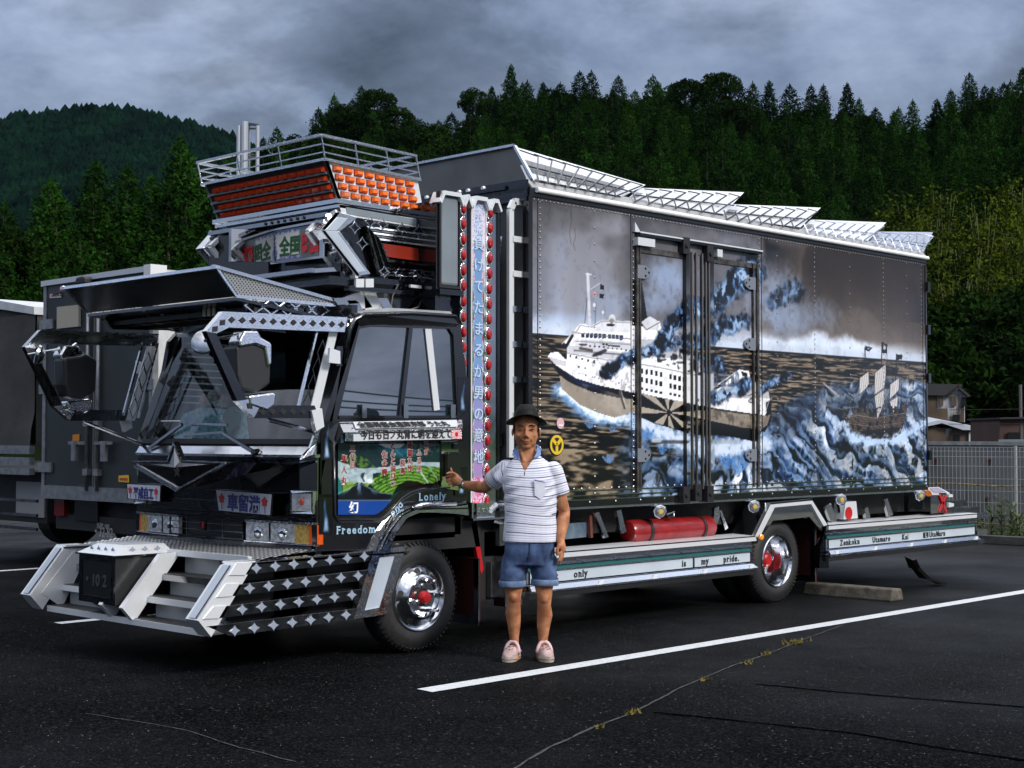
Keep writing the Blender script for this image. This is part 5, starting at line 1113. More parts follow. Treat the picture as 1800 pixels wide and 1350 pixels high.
CHA = [(591, 371), (564, 404), (627, 486), (652, 482), (598, 407), (630, 382)]
CHAi = [(593, 381), (571, 405), (629, 479), (644, 477), (592, 406), (612, 384)]
for sg in (1, -1):
    ca = chev(CHA, .33, .10, CHROME, 'chevron_light', sg=sg, parent=truck)
    chev(CHAi, .326, .01, ACRYL, 'light_panel', sg=sg, parent=ca)
    # forward box, turned towards the front
    f = (lambda p: p) if sg == 1 else mirr
    A_ = [f(p) for p in ypts([(591, 371), (564, 404), (627, 486)], .33)]
    B_ = [f(p) for p in (PY(562, 386, .50), PY(541, 407, .50), PY(600, 491, .50))]
    mb = MB(); mb.slab([A_[0], A_[1], B_[1], B_[0]], (.04, 0, 0)); mb.slab([A_[1], A_[2], B_[2], B_[1]], (.04, 0, 0)); mb = mb.build('forward_light', ACRYLD, ca)
    m2 = MB(); m2.bar(B_[0], B_[1], .035, .03); m2.bar(B_[1], B_[2], .035, .03); m2.bar(A_[0], B_[0], .02, .02); m2.bar(A_[2], B_[2], .025, .025); m2.build('light_rim', SATIN, mb)
# side of the sign: nested frames round a red panel, with diamonds
OUTQ = [(640, 398), (745, 412), (756, 488), (664, 486)]
o = ypts(OUTQ, .36); T('sign_side', MB().slab(o, (0, .03, 0)), DARKCH)
redq = ypts([(673, 427), (738, 436), (744, 459), (685, 451)], .30)
for k in range(5):
    a = [lerp(p, q_, k/5.5) for p, q_ in zip(o, redq)]; b = [lerp(p, q_, (k+.62)/5.5) for p, q_ in zip(o, redq)]; dy = V(0, -.012*k-.004, 0)
    T('nested_frame', MB().ring([p+V(0, -.004*0, 0) for p in a], b, (0, -.03+.004*k, 0)), CHROME if k % 2 == 0 else DARKCH)
T('red_panel', MB().slab([p+V(0, .02, 0) for p in redq], (0, .01, 0)), mat('red_panel', (.20, .018, .008), .25))
mb = MB()
for (cx, cy) in ((623, 400), (636, 428), (650, 390), (672, 394), (706, 402), (735, 407), (675, 478), (702, 481), (730, 485)):
    c = PY(cx, cy, .318); w, h = .058, .052; d_ = [c+V(x, 0, z) for x, z in astroid(w, h)]; mb.ring(d_, [lerp(p, c, .16) for p in d_], (0, -.006, 0))
T('star_outline', mb, CHROME)
mb = MB(); mb.box((-.30, yn-.06, 2.595), (.42, yn, 2.635)); mb.box((-.45, yn-.08, 2.53), (.42, yn-.02, 2.56)); mb.box((-.60, yn-.04, 2.56), (-.40, yfar+.04, 2.62)); T('sign_base', mb, DARKCH)
mb = MB()
for (cx, cy) in ((633, 497), (650, 497)): mb.slab(ypts([(cx-7, cy-7), (cx+7, cy-7), (cx+7, cy+8), (cx-7, cy+8)], .27), (0, .02, 0))
mb.slab(ypts([(722, 500), (741, 502), (741, 507), (722, 505)], .27), (0, .02, 0)); T('marker_plate', mb, SATIN)
# roof deflector plates and stays on the cab roof
mb = MB()
for pts, y in (([(600, 524), (636, 512), (655, 540), (618, 546)], .4), ([(640, 512), (660, 515), (676, 542), (642, 546)], .4), ([(676, 512), (700, 512), (692, 540), (684, 544)], .38), ([(735, 520), (790, 530), (788, 548), (745, 544)], .35)):
    mb.slab(ypts(pts, y), (0, .02, 0))
mb.slab([V(-.5, .42, 2.44), V(.25, .42, 2.50), V(.25, 1.76, 2.50), V(-.5, 1.76, 2.44)], (0, 0, .02)); T('roof_deflector', mb, SATIN)
mb = MB()
for pts in ([(666, 524), (681, 524), (694, 551), (680, 551)], [(610, 528), (630, 528), (640, 550), (622, 548)], [(586, 524), (620, 523), (632, 533), (594, 536)]): mb.slab(ypts(pts, .16), (0, .02, 0))
T('stay_plate', mb, STEEL)
mb = MB(); mb.tube([PY(742, 525, .3), PY(735, 540, .28), PY(720, 545, .3)], .008, 6); mb.tube([PY(700, 500, .3), PY(690, 520, .28), PY(686, 548, .25)], .007, 6); mb.tube([PY(735, 505, .3), PY(760, 520, .28), PY(775, 545, .25)], .008, 6); mb.tube([PY(600, 548, .3), PY(585, 536, .28), PY(560, 540, .25)], .007, 6); T('cable', mb, INK)
MB().lathe(PY(704, 522, .36), (0, -1, 0), [(0, .10), (.02, .11), (.03, .105)], 20).build('roof_horn', DARKCH, truck, smooth=True, angle=40)
# ------------------------------------------------------------------ light column behind the cab
YT = .12
X = lambda px, py: PY(px, py, YT).x
z0, z1 = .95, 3.20
col_x = [X(765, 420), X(806, 420), X(819, 420), X(853, 420), X(873, 420)]
tw = T('light_column', MB().box((col_x[0]+.02, YT+.02, z0), (col_x[-1], YT+.30, z1+.02)), DARKCH)
mb = MB()
xs = [col_x[0], X(807, 420), X(822, 420), X(853, 420), col_x[-1]]
for x in xs: mb.box((x-.012, YT-.022, z0 if x > .4 else 2.55), (x+.012, YT+.02, z1))
mb.build('column_fin', DARKCH, tw)
for k in range(4):
    a, b = xs[k], xs[k+1]; h = .085; c = MB(); P_ = [V(a-.004, YT-.06, z1), V(a+.035, YT-.06, z1+h), V(b-.035, YT-.06, z1+h), V(b+.004, YT-.06, z1)]
    Q_ = [V(a+.012, YT-.06, z1-.01), V(a+.045, YT-.06, z1+h-.03), V(b-.045, YT-.06, z1+h-.03), V(b-.012, YT-.06, z1-.01)]
    for i in range(3): c.slab([P_[i], P_[i+1], Q_[i+1], Q_[i]], (0, .12, 0))
    c.build('column_cap', SATIN, tw)
pz0, pz1 = PY(790, 503, YT).z, PY(790, 345, YT).z
MB().slab([(xs[0]+.03, YT-.03, pz0), (xs[1]-.03, YT-.03, pz0), (xs[1]-.03, YT-.03, pz1), (xs[0]+.03, YT-.03, pz1)], (0, .04, 0)).build('grey_light_panel', ACRYLD, tw, bevel=.02)
mb = MB().ring([(xs[0]+.012, YT-.035, pz0-.02), (xs[1]-.012, YT-.035, pz0-.02), (xs[1]-.012, YT-.035, pz1+.02), (xs[0]+.012, YT-.035, pz1+.02)], [(xs[0]+.03, YT-.035, pz0), (xs[1]-.03, YT-.035, pz0), (xs[1]-.03, YT-.035, pz1), (xs[0]+.03, YT-.035, pz1)], (0, .04, 0)); mb.build('panel_rim', INK, tw)
mb = MB().box((xs[0], YT-.05, pz0-.07), (xs[1], YT+.1, pz0-.03)); mb.build('panel_foot', DARKCH, tw)
RL = MB(); RL.lathe((0, 0, 0), (0, -1, 0), [(0, .5), (.25, .5), (.55, .36), (.62, .2)], 14); RLm = RL.mesh('red_marker', REDLENS)
for p in RLm.polygons: p.use_smooth = False
RB_ = MB().lathe((0, 0, 0), (0, -1, 0), [(-.1, .66), (.12, .66), (.14, .56)], 14).mesh('marker_rim', CHROME)
def redlamp(px, py):
    p = PY(px, py, YT-.03); M = frameM(p, V(.048, 0, 0), V(0, .045, 0), V(0, 0, .086))
    l = inst(RLm, 'red_marker', tw, M); inst(RB_, 'marker_rim', tw, M)
for k in range(13): redlamp(813.5-k*.0, 366+k*27.2)
for k in range(20): redlamp(860.5-k*.32, 374+k*26.7)
mb = MB(); mb.box((xs[1]+.012, YT-.012, z0), (xs[2]-.012, YT-.004, z1-.02)); mb.box((xs[3]+.012, YT-.012, z0), (xs[4]-.012, YT-.004, z1-.02)); mb.build('lamp_strip', STEEL, tw)
bz0, bz1 = PY(836, 885, YT).z, PY(836, 355, YT).z
def banner(p):
    v, u = p.V, p.U; n = fbm(u*9, v*110, 4); m = fbm(u*22, v*240, 8)
    w = .16+.045*np.sin(v*2*np.pi*15); e = np.minimum(u, 1-u)
    top = sst(.66, .80, v)
    p.c[:] = (30, 86, 62); p.mix(top, (196, 200, 216)); p.mix(top*(m > .55), (206, 130, 150)); p.mix(top*(m < .40), (130, 160, 200))
    inn = sst(w-.02, w+.02, e-.10*top*n)
    blue = np.array((104, 142, 188))[None, None]*np.ones(p.c.shape); pur = np.array((152, 126, 178)); b = blue*(sst(.10, .55, v))[..., None]+pur*(1-sst(.10, .55, v))[..., None]
    p.c = p.c*(1-inn[..., None])+b*inn[..., None]
    p.mix(inn*top*(m > .5)*sst(.30, .2, np.abs(u-.5)*0+.1*n+.2)*0, (230, 230, 235))
    ed = np.exp(-((e-w)/.035)**2); p.mix(ed*(.5+.5*(n > .5)), (214, 196, 206)); p.mix(ed*(m > .56), (200, 60, 90))
    p.mix(sst(.06, .03, e), (205, 208, 212))
    p.mix((v < .085)*(m > .42), (216, 180, 200)); p.mix((v < .085)*(m > .57), (190, 40, 80)); p.mix((v > .86)*(m > .45)*.8, (222, 214, 226))
bq = [V(xs[2]+.022, YT-.02, bz0), V(xs[3]-.022, YT-.02, bz0), V(xs[3]-.022, YT-.02, bz1), V(xs[2]+.022, YT-.02, bz1)]
bn = painted('banner_panel', PRINT, tw, bq, 26, 300, banner)
mb = MB().ring([q_+V(dx, 0, dz) for q_, (dx, dz) in zip(bq, ((-.012, -.012), (.012, -.012), (.012, .012), (-.012, .012)))], bq, (0, -.008, 0)); mb.build('banner_rim', SATIN, tw)
BT = '負けてたまるか男の意地'
LW = mat('letter_pale', (.44, .56, .70), .35)
vtext(BT, V((xs[2]+xs[3])/2, YT-.025, PY(836, 438, YT).z), (PY(836, 438, YT).z-PY(836, 812, YT).z)/10, .108, (1, 0, 0), LW, bn, bold=.01)
mb = MB(); zb_ = PY(830, 905, YT).z; mb.box((xs[1]-.02, YT-.16, zb_-.03), (xs[4]+.02, YT, zb_-.015)); mb.box((xs[1]-.02, YT-.16, zb_-.03), (xs[1]-.005, YT, zb_+.10)); mb.box((xs[4]+.0, YT-.16, zb_-.03), (xs[4]+.02, YT, zb_+.10)); mb.box((xs[2], YT-.10, zb_-.02), (xs[3], YT-.02, zb_+.09)); mb.build('column_foot', CHROME, tw)
mb = MB()
for x in (.45, .55): mb.lathe((xs[2]+(x-.4)*.5, YT-.10, zb_+.04), (0, -1, 0), [(0, .012), (.006, .01)], 8)
mb.build('foot_bolt', STEEL, tw)
# far-side column, exhaust stack and clutter in the gap
T('light_column', MB().box((col_x[0], TW-.30, z0), (col_x[-1], TW-.02, z1)), DARKCH)
mb = MB(); mb.tube([(.93, .62, .9), (.93, .62, 2.9)], .10, 14); mb.box((.80, .8, .95), (.98, 1.5, 3.2)); T('gap_bulkhead', mb, mat('gap_grey', (.16, .165, .17), .4, var=.3, vscale=5))
mb = MB()
for k in range(9): mb.lathe(PY(879, 762+k*2.6, .30), (0, 0, 1), [(-.006, .026), (0, .031), (.006, .026)], 12)
T('air_hose', mb, INK)
mb = MB(); mb.bar((.86, .30, 1.0), (.86, .30, 3.1), .05, .04); mb.bar((1.00, .36, 1.0), (1.00, .36, 2.9), .03, .03); T('gap_pipe', mb, mat('gap_pale', (.42, .44, .46), .4))
MB().bar((1.02, .30, 1.3), (1.03, .30, 2.95), .018, .012).build('bamboo_pole', mat('bamboo_pole', (.38, .28, .12), .5), truck)
mb = MB(); mb.slab(ypts([(884, 400), (888, 390), (890, 470), (884, 474), (878, 468)], .3), (0, .02, 0)); T('chrome_flag', mb, CHROME)
mb = MB(); mb.tube([PY(862, 898, .02), PY(872, 888, .02), PY(890, 888, .02), PY(893, 905, .02), PY(884, 920, .02), PY(866, 915, .02)], .022, 8); mb.box((.70, .1, .62), (.9, .4, .8)); mb.box((.72, .05, .32), (.95, .35, .58)); T('air_tank', mb, STEEL)
mb = MB(); mb.box((.80, -.02, .25), (.98, .10, .62)); mb.box((.76, .0, .70), (.86, .15, .86)); T('step_bracket', mb, STEEL)
# ladder
LD = .08
mb = MB(); rail = [(897, 700), (897, 368), (903, 354), (924, 357)]
pr = ypts(rail, LD)
pr = [V(pr[1].x, LD, 1.35)]+pr[1:]
for a, b in zip(pr[:-1], pr[1:]): mb.bar(a, b, .05, .03, up=(0, 1, 0))
ld = T('ladder', mb, SATIN)
for yy in (420, 481, 543, 605, 667, 730):
    a = PY(899, yy, LD); MB().bar(a, a+V(.16, 0, 0), .05, .045).build('rung', SATIN if yy < 500 else STEEL, ld)
MB().bar(V(pr[0].x-.06, LD+.08, 1.0), V(pr[0].x-.06, LD+.08, 3.25), .04, .03, up=(0, 1, 0)).build('ladder_rail', DARKCH, ld)
# ------------------------------------------------------------------ cargo box with the mural
BX0, BX1 = PY(929, 600, 0).x, PY(1628, 640, 0).x
BZ0, BZ1 = .985, 3.40
box = T('cargo_box', MB().box((BX0+.02, .012, BZ0), (BX1-.02, TW-.012, BZ1)), GREYP)
def mural(p):
    x, y = p.x, p.y; wx, wz = p.P[..., 0], p.P[..., 2]
    hz = 585.5+(x-928)*.0743
    n1 = fbm(wx*1.1, wz*1.3, 1, 6); n2 = fbm(wx*3.2, wz*3.6, 2, 5); n3 = fbm(wx*22, wz*22, 3, 3); n4 = fbm(wx*.8+wz*.35, wz*1.6-wx*.2, 31, 5)
    t = np.clip((y-(340+(x-930)*.17))/np.maximum(hz-(340+(x-930)*.17), 1), 0, 1)        # 0 top, 1 horizon
    # ---- painted sky
    left = sst(1345, 1315, x)
    cL = np.stack([144-44*n1+36*t, 146-42*n1+40*t, 154-36*n1+50*t], -1)
    cR = np.stack([54+62*t*t+34*n1*n1, 45+62*t*t+31*n1*n1, 37+66*t*t+30*n1*n1], -1)
    p.c = cL*left[..., None]+cR*(1-left[..., None])
    p.mix(left*sst(.15, .0, t)*.55, (52, 48, 48)); p.mix(left*sst(.52, .62, n1)*.5, (150, 148, 152)); p.mix(left*sst(.5, .38, n4)*.5, (84, 80, 82))
    p.mix(left*sst(1010, 930, x)*.35, (72, 66, 64)); p.mix(sst(1085, 1112, x)*left*sst(1200, 1120, x)*sst(.55, .4, np.abs(t-.5))*.35, (60, 56, 56))
    p.mix((1-left)*sst(.55, .62, n1)*.35, (118, 110, 106))
    # blue-white cloud on the doors and left
    for (cx, cy, rx, ry, a) in ((1170, 490, 55, 38, .8), (1150, 530, 70, 28, .6), (960, 568, 50, 22, .9), (1010, 560, 60, 18, .5), (1075, 540, 60, 40, .35), (1360, 520, 60, 50, .65), (1400, 560, 80, 35, .6), (1350, 470, 40, 60, .35)):
        d = np.hypot((x-cx)/rx, (y-cy)/ry); p.mix(a*sst(1.25, .1, d+.9*(n2-.5)+.4*(n3-.5)), (150, 170, 205))
    p.mix(sst(.80, .98, t)*sst(.25, .55, n2+.25*t)*.9, (196, 208, 228))
    p.mix((1-left)*sst(.80, .90, t+.22*(n2-.5)+.04*(n3-.5))*sst(1620, 1500, x)*.95, (206, 218, 238)); p.mix((1-left)*sst(.9, .97, t)*.8, (186, 196, 214))
    p.mix((1-left)*sst(1338, 1350, x)*sst(1420, 1345, x)*sst(.45, .05, t)*.8*sst(.35, .6, n4+.1), (14, 12, 12)); p.mix(sst(.12, .02, t+.12*(n4-.5))*sst(1345, 1352, x)*sst(1440, 1380, x)*.7, (112, 108, 110))
    p.mix(sst(1585, 1628, x)*(t < .62)*.5, (34, 24, 22))
    # ---- painted sea: long streaks, then foam running with the wake
    sea = (y > hz)*1.0; dep = np.clip((y-hz)/200, 0, 1.5)
    sk = 21*(1-.5*np.clip(dep, 0, 1)); s1 = fbm(wx*5.2+1.0*fbm(wx*3, wz*9, 41, 2), wz*sk*2.0+.9*fbm(wx*4, wz*4, 42, 2), 6, 2, .5); s2 = fbm(wx*12, wz*sk*4.2, 7, 2)
    st = sst(.38, .68, .66*s1+.34*s2)
    seaC = np.stack([11+132*st, 10+118*st, 9+100*st], -1)
    seaC = seaC*(.78+.4*fbm(wx*.9, wz*2.0, 61, 3))[..., None]
    p.c = p.c*(1-sea[..., None])+seaC*sea[..., None]
    # foam field on the right
    def curve(pts): return np.interp(x, [a for a, b in pts], [b for a, b in pts])
    lowb = curve([(928, 905), (1060, 800), (1110, 748), (1160, 745), (1230, 760), (1350, 720), (1400, 690), (1500, 660), (1628, 668)])
    fo = sst(0, 26, y-lowb+34*(n2-.5))*sst(1070, 1130, x)
    wp = fbm(wx*1.5, wz*1.5, 12, 3)-.5; wq = fbm(wx*5, wz*5, 14, 3)-.5; fine = fbm(wx*14, wz*30, 17, 3)
    low = sst(660, 790, y+40*wp)                             # level crests far off, slanting ones down the wake
    for (ang, fr, msk, sd) in ((.14, 4.6, 1-low, 3), (.50, 3.3, low, 8)):
        sN = wz*math.cos(ang)+wx*math.sin(ang); sT = wx*math.cos(ang)-wz*math.sin(ang)
        v = (sN*fr+2.3*wp+.8*wq+.22*np.sin(sT*2.6+5*wp)) % 1.0; v2 = (sN*fr*2.3+4.0*wp+1.6*wq) % 1.0
        fe_ = fbm(sT*9+4*wq, sN*9, 16+sd, 4, .6); cb = fbm(sT*26+3*fe_, sN*5, 20+sd, 2); gate = sst(.36, .54, fbm(sT*1.5, sN*2.4, 24+sd, 3))
        crest = sst(.38, .68, v+.8*(fe_-.5))*sst(1.0, .95, v)*(.35+.65*gate); body = sst(-.05, .40, v+.9*(fe_-.5)); rip = sst(.38, .70, v2+1.0*(fe_-.5))*sst(1.0, .9, v2)
        k = sea*fo*msk*(.68+.32*sst(1110, 1330, x))
        p.mix(sea*fo*msk, (9, 10, 13)); p.mix(k*body*sst(.22, .52, cb+.25*(fe_-.5))*.9, (58, 90, 142)); p.mix(k*rip*.8, (124, 156, 198)); p.mix(k*crest*sst(.22, .46, cb), (190, 208, 234)); p.mix(k*crest*sst(.50, .62, fe_), (230, 237, 246)); p.mix(sea*fo*msk*sst(.12, .0, v)*.7, (8, 8, 10))
    p.mix(sea*fo*sst(.54, .42, fbm(wx*2.2, wz*2.4, 66, 4))*.28, (12, 13, 18))
    p.mix(sea*sst(1330, 1120, x)*sst(700, 790, y)*fo*sst(.5, .42, fbm(wx*2.2, wz*7, 19, 4))*.9, seaC)
    p.line([(928, 586), (1628, 638)], 2.2, (12, 11, 12), .9)
    # ---- the steamer
    K = lambda l: [(920+a/2.5, 340+b/2.5) for a, b in l]
    Q = lambda l: [(1100+a/5.625, 640+b/5.625) for a, b in l]
    Wt = (230, 231, 238); NV = (14, 17, 30); BG = (150, 140, 128)
    # bow wave and wake under the hull
    bw = p.dist(K([(160, 862), (240, 920), (340, 985), (440, 985), (520, 1000), (600, 1060)])); p.mix(sst(26, 4, bw+22*(n2-.5)+20*(fine-.5)), (120, 160, 208)); p.mix(sst(12, 2, bw+14*(fine-.5)+10*(n3-.5)), (220, 230, 242))
    wk = p.dist(K([(520, 1010), (640, 1060), (760, 1120), (900, 1120), (1060, 1100)])); p.mix(sst(34, 6, wk+40*(fine-.5))*.8, (140, 172, 214)); p.mix(sst(20, 2, wk+36*(n3-.5))*.8, (214, 224, 240))
    hullw = K([(106, 716), (118, 702), (150, 695), (190, 735), (192, 665), (178, 655), (215, 610), (225, 600), (250, 572), (300, 582), (345, 556), (390, 560), (470, 562), (600, 560), (612, 640), (760, 700), (835, 760), (835, 870), (870, 850), (950, 775), (990, 780), (1000, 820), (1080, 855), (1090, 930), (1060, 975), (830, 942), (600, 896), (470, 872), (330, 842), (232, 812), (140, 752)])
    p.poly(hullw, Wt); m = inpoly(x, y, hullw); p.mix(m*sst(.62, .8, n3)*.12, (160, 152, 146)); p.mix(m*sst(.60, .75, n2)*.2, (184, 182, 186))
    p.poly(K([(106, 716), (140, 752), (232, 812), (330, 842), (470, 872), (600, 896), (830, 942), (830, 965), (600, 930), (480, 905), (400, 895), (300, 872), (210, 835), (150, 790)]), NV)
    p.mix(inpoly(x, y, K([(180, 790), (240, 815), (330, 845), (330, 860), (240, 840)]))*.5, (38, 62, 120))
    p.poly(K([(158, 800), (210, 835), (300, 872), (400, 895), (480, 905), (480, 962), (400, 985), (330, 965), (250, 930), (170, 860)]), BG); p.mix(inpoly(x, y, K([(158, 800), (480, 905), (480, 962), (400, 985), (250, 930), (170, 860)]))*sst(.45, .65, n2)*.4, (196, 188, 178))
    p.poly(K([(480, 890), (600, 905), (835, 945), (1060, 975), (1090, 930), (1088, 1000), (1060, 1050), (830, 1000), (740, 985), (700, 1000), (600, 1010), (480, 970)]), NV)
    # the sunburst amidships
    cx, cy = Q([(425, 480)])[0]; a = np.arctan2((y-cy), x-cx); r = np.hypot(x-cx, y-cy)
    reg = inpoly(x, y, Q([(70, 290), (130, 280), (400, 350), (600, 385), (620, 690), (480, 640), (280, 590), (70, 490)]))
    p.mix(reg, NV)
    for pts in ([(425, 480), (140, 285), (290, 325)], [(425, 480), (385, 345), (430, 352)], [(425, 480), (480, 355), (600, 380)], [(425, 480), (75, 405), (75, 492)], [(425, 480), (280, 580), (370, 600)], [(425, 480), (420, 605), (478, 640)], [(425, 480), (560, 625), (680, 665), (640, 620)], [(425, 480), (620, 468), (850, 455), (850, 560), (600, 510)]):
        p.poly(Q(pts), (172, 162, 148))
    p.poly(Q([(640, 470), (860, 450), (1100, 490), (1390, 510), (1430, 500), (1400, 600), (1340, 645), (1150, 625), (860, 565)]), (128, 118, 106)); p.mix(inpoly(x, y, Q([(640, 470), (860, 450), (1390, 510), (1340, 645), (860, 565)]))*sst(.45, .65, fbm(wx*1.5, wz*9, 71, 3))*.5, (176, 166, 150)); p.mix(inpoly(x, y, Q([(860, 450), (1390, 510), (1340, 645), (860, 565)]))*sst(.55, .7, n3)*.4, (60, 52, 46))
    p.poly(Q([(580, 640), (860, 570), (1150, 628), (1340, 648), (1330, 720), (1280, 770), (1100, 730), (900, 700), (760, 690)]), (8, 9, 14))
    p.ell(cx, cy, 4.2, 6.5, (10, 10, 14))
    for pts, c_, a_ in ((K([(192, 665), (480, 705), (480, 745), (192, 700)]), (168, 170, 182), .55), (K([(250, 640), (470, 655), (470, 690), (250, 680)]), (176, 178, 190), .6), (K([(235, 606), (470, 612), (470, 622), (225, 620)]), (240, 241, 246), .8), (K([(300, 582), (345, 556), (470, 562), (470, 612), (240, 606)]), (206, 208, 218), .6), (K([(106, 716), (190, 738), (190, 760), (140, 752)]), (150, 150, 160), .5), (K([(480, 640), (612, 642), (760, 702), (760, 740), (480, 705)]), (150, 152, 162), .6), (K([(760, 740), (835, 775), (835, 870), (815, 935), (760, 925)]), (176, 184, 200), .6), (K([(870, 850), (985, 800), (1080, 860), (1085, 900), (860, 900)]), (150, 146, 146), .55)): p.poly(pts, c_, a_)
    p.mix(inpoly(x, y, K([(300, 690), (480, 715), (480, 870), (330, 842), (300, 800)]))*sst(.52, .7, n3)*.3, (120, 112, 108))
    for l_ in ([(192, 702), (300, 722), (480, 748)], [(230, 648), (470, 664)], [(480, 745), (600, 765), (760, 800)]): p.line(K(l_), 1.3, (84, 82, 90), .8)
    for a_, b_ in ((262, 664), (330, 706), (540, 716), (610, 730), (690, 742)): p.ell(920+a_/2.5, 340+b_/2.5, 9, 3.2, (58, 56, 62), .85, .4); p.ell(920+a_/2.5, 340+(b_-5)/2.5, 8, 1.6, (200, 200, 208), .8, .4)
    # windows
    def wins(rows, w, h, col=(30, 28, 30)):
        for (x0, y0), (x1, y1), nn in rows:
            for k in range(nn):
                tt = k/max(1, nn-1); a_, b_ = x0+(x1-x0)*tt, y0+(y1-y0)*tt; p.mix((np.abs(x-a_) < w/2)*(np.abs(y-b_) < h/2)*1.0, col)
    q = lambda a_, b_: (1100+a_/5.625, 640+b_/5.625)
    for dy, h in ((0, 9), (91, 9), (178, 4.5)):
        wins([(q(160, 66+dy), q(348, 104+dy), 5), (q(442, 122+dy-8*(h < 6)), q(575, 152+dy-8*(h < 6)), 4)], 4.6, h)
    wins([(q(822, 300), q(845, 300), 2), (q(708, 360), q(708, 360), 1), (q(830, 380), q(830, 380), 1)], 4, 5)
    k_ = lambda a_, b_: (920+a_/2.5, 340+b_/2.5)
    wins([(k_(243, 762), k_(272, 768), 2), (k_(335, 785), k_(392, 797), 3), (k_(206, 715), k_(310, 740), 5)], 3.0, 4.2); wins([(k_(245, 792), k_(450, 840), 8)], 2.0, 2.4, (70, 66, 66)); wins([(k_(262, 622), k_(355, 628), 6), (k_(378, 628), k_(430, 634), 4)], 6.0, 8.0, (44, 58, 92)); wins([(k_(255, 665), k_(470, 690), 12)], 3, 3, (50, 50, 56)); wins([(k_(352, 664), k_(420, 672), 6)], 5, 3, (40, 42, 48))
    p.line(K([(225, 690), (330, 700), (480, 712)]), 3, (90, 86, 84), .7); p.line(K([(250, 680), (300, 690)]), 5, (70, 60, 54), .8); p.line(K([(310, 712), (360, 690)]), 6, (40, 40, 52), .8)
    p.line(K([(215, 610), (470, 640)]), 1.5, (120, 118, 122)); p.line(K([(235, 605), (250, 580), (300, 588), (345, 562), (470, 568)]), 1.2, (110, 108, 110)); p.line(K([(190, 670), (215, 625)]), 5, (26, 26, 30)); p.line(K([(170, 660), (215, 615)]), 1.5, (190, 190, 196))
    # mast, domes, flags, funnel
    p.line(K([(283, 355), (292, 582)]), 5, (196, 198, 208)); p.line(K([(275, 353), (298, 356)]), 2, (210, 210, 216)); p.line(K([(298, 420), (335, 395)]), 1.5, (190, 190, 198)); p.line(K([(270, 570), (280, 460)]), 1, (70, 70, 74)); p.line(K([(315, 575), (318, 480)]), 1, (90, 90, 94)); p.line(K([(345, 585), (350, 520)]), 1.2, (180, 180, 186))
    p.poly(K([(336, 398), (355, 404), (354, 426), (338, 420)]), (16, 17, 24)); p.poly(K([(334, 442), (354, 442), (352, 464), (336, 460)]), (16, 17, 24)); p.ell(*k_(313, 442), 3.5, 4.5, (206, 140, 140)); p.ell(*k_(312, 490), 2.5, 4, (210, 210, 216)); p.ell(*k_(350, 522), 2.4, 3.5, (210, 210, 216))
    p.ell(*k_(390, 552), 6.5, 9, (206, 208, 214)); p.ell(*k_(388, 560), 5, 4, (120, 116, 114), .7); p.ell(*k_(383, 578), 8, 3, (40, 40, 44))
    p.poly(K([(480, 380), (520, 388), (545, 550), (535, 585), (478, 580)]), (34, 31, 30)); p.mix(inpoly(x, y, K([(480, 380), (520, 388), (545, 550), (478, 560)]))*sst(.45, .6, fbm(wx*9, wz*2, 75, 3))*.6, (84, 78, 74))
    p.poly(K([(516, 566), (556, 540), (600, 566), (590, 600), (540, 600)]), (196, 198, 206)); p.line(K([(516, 566), (540, 600), (600, 566)]), 1.2, (60, 58, 60))
    # deck clutter astern
    p.mix(inpoly(x, y, K([(600, 660), (760, 700), (830, 790), (770, 800), (640, 760), (560, 730)]))*sst(.42, .55, n3+.2*(n2-.5))*.85, (36, 34, 38)); p.line(K([(840, 850), (950, 775), (985, 800)]), 2.4, (206, 206, 212)); p.poly(K([(955, 780), (985, 790), (985, 806), (962, 802)]), (24, 24, 28)); p.mix(inpoly(x, y, K([(840, 800), (930, 770), (980, 830), (930, 850), (840, 850)]))*sst(.4, .6, fbm(wx*16, wz*8, 81, 3)), (96, 110, 136))
    p.line(K([(1000, 820), (1050, 840), (1080, 870), (1090, 930)]), 2, (60, 56, 56)); p.ell(*k_(1000, 912), 5, 4, (60, 58, 60)); p.ell(*k_(1000, 912), 3.4, 2.4, (190, 190, 196)); p.line(K([(985, 890), (1030, 870), (1040, 890), (1000, 900)]), 1.3, (70, 66, 66)); p.poly(K([(1065, 920), (1090, 900), (1088, 950), (1070, 985)]), (36, 34, 34)); p.line(K([(1064, 960), (1078, 915), (1090, 900)]), 1.4, (180, 176, 170))
    p.line(K([(445, 945), (422, 872)]), 3.4, (90, 84, 80)); p.line(K([(452, 940), (430, 870)]), 1.2, (200, 196, 190))
    # smoke
    def smoke(path, r0, r1, seed, a=1.0):
        d = np.full(x.shape, 9.0)
        for (x0, y0), (x1, y1), t0 in zip(path[:-1], path[1:], range(9)):
            dx, dy = x1-x0, y1-y0; t_ = np.clip(((x-x0)*dx+(y-y0)*dy)/(dx*dx+dy*dy), 0, 1); rr = r0+(r1-r0)*(t0+t_)/(len(path)-1); d = np.minimum(d, np.hypot(x-x0-t_*dx, y-y0-t_*dy)/rr)
        b = fbm(wx*6.5, wz*6.5, seed, 5, .6); b2 = fbm(wx*17+2.5*b, wz*14, seed+5, 4, .6); e = d+1.5*(b-.5)+.7*(b2-.5)
        s_ = sst(1.2, .45, e); p.mix(s_*a, (30, 42, 64)); p.mix(s_*a*sst(.42, .58, b2), (80, 114, 160)); p.mix(s_*a*sst(.52, .66, b2+.35*(b-.5)), (162, 186, 216)); p.mix(s_*a*sst(.46, .34, b2+.3*(b-.5)), (10, 11, 16))
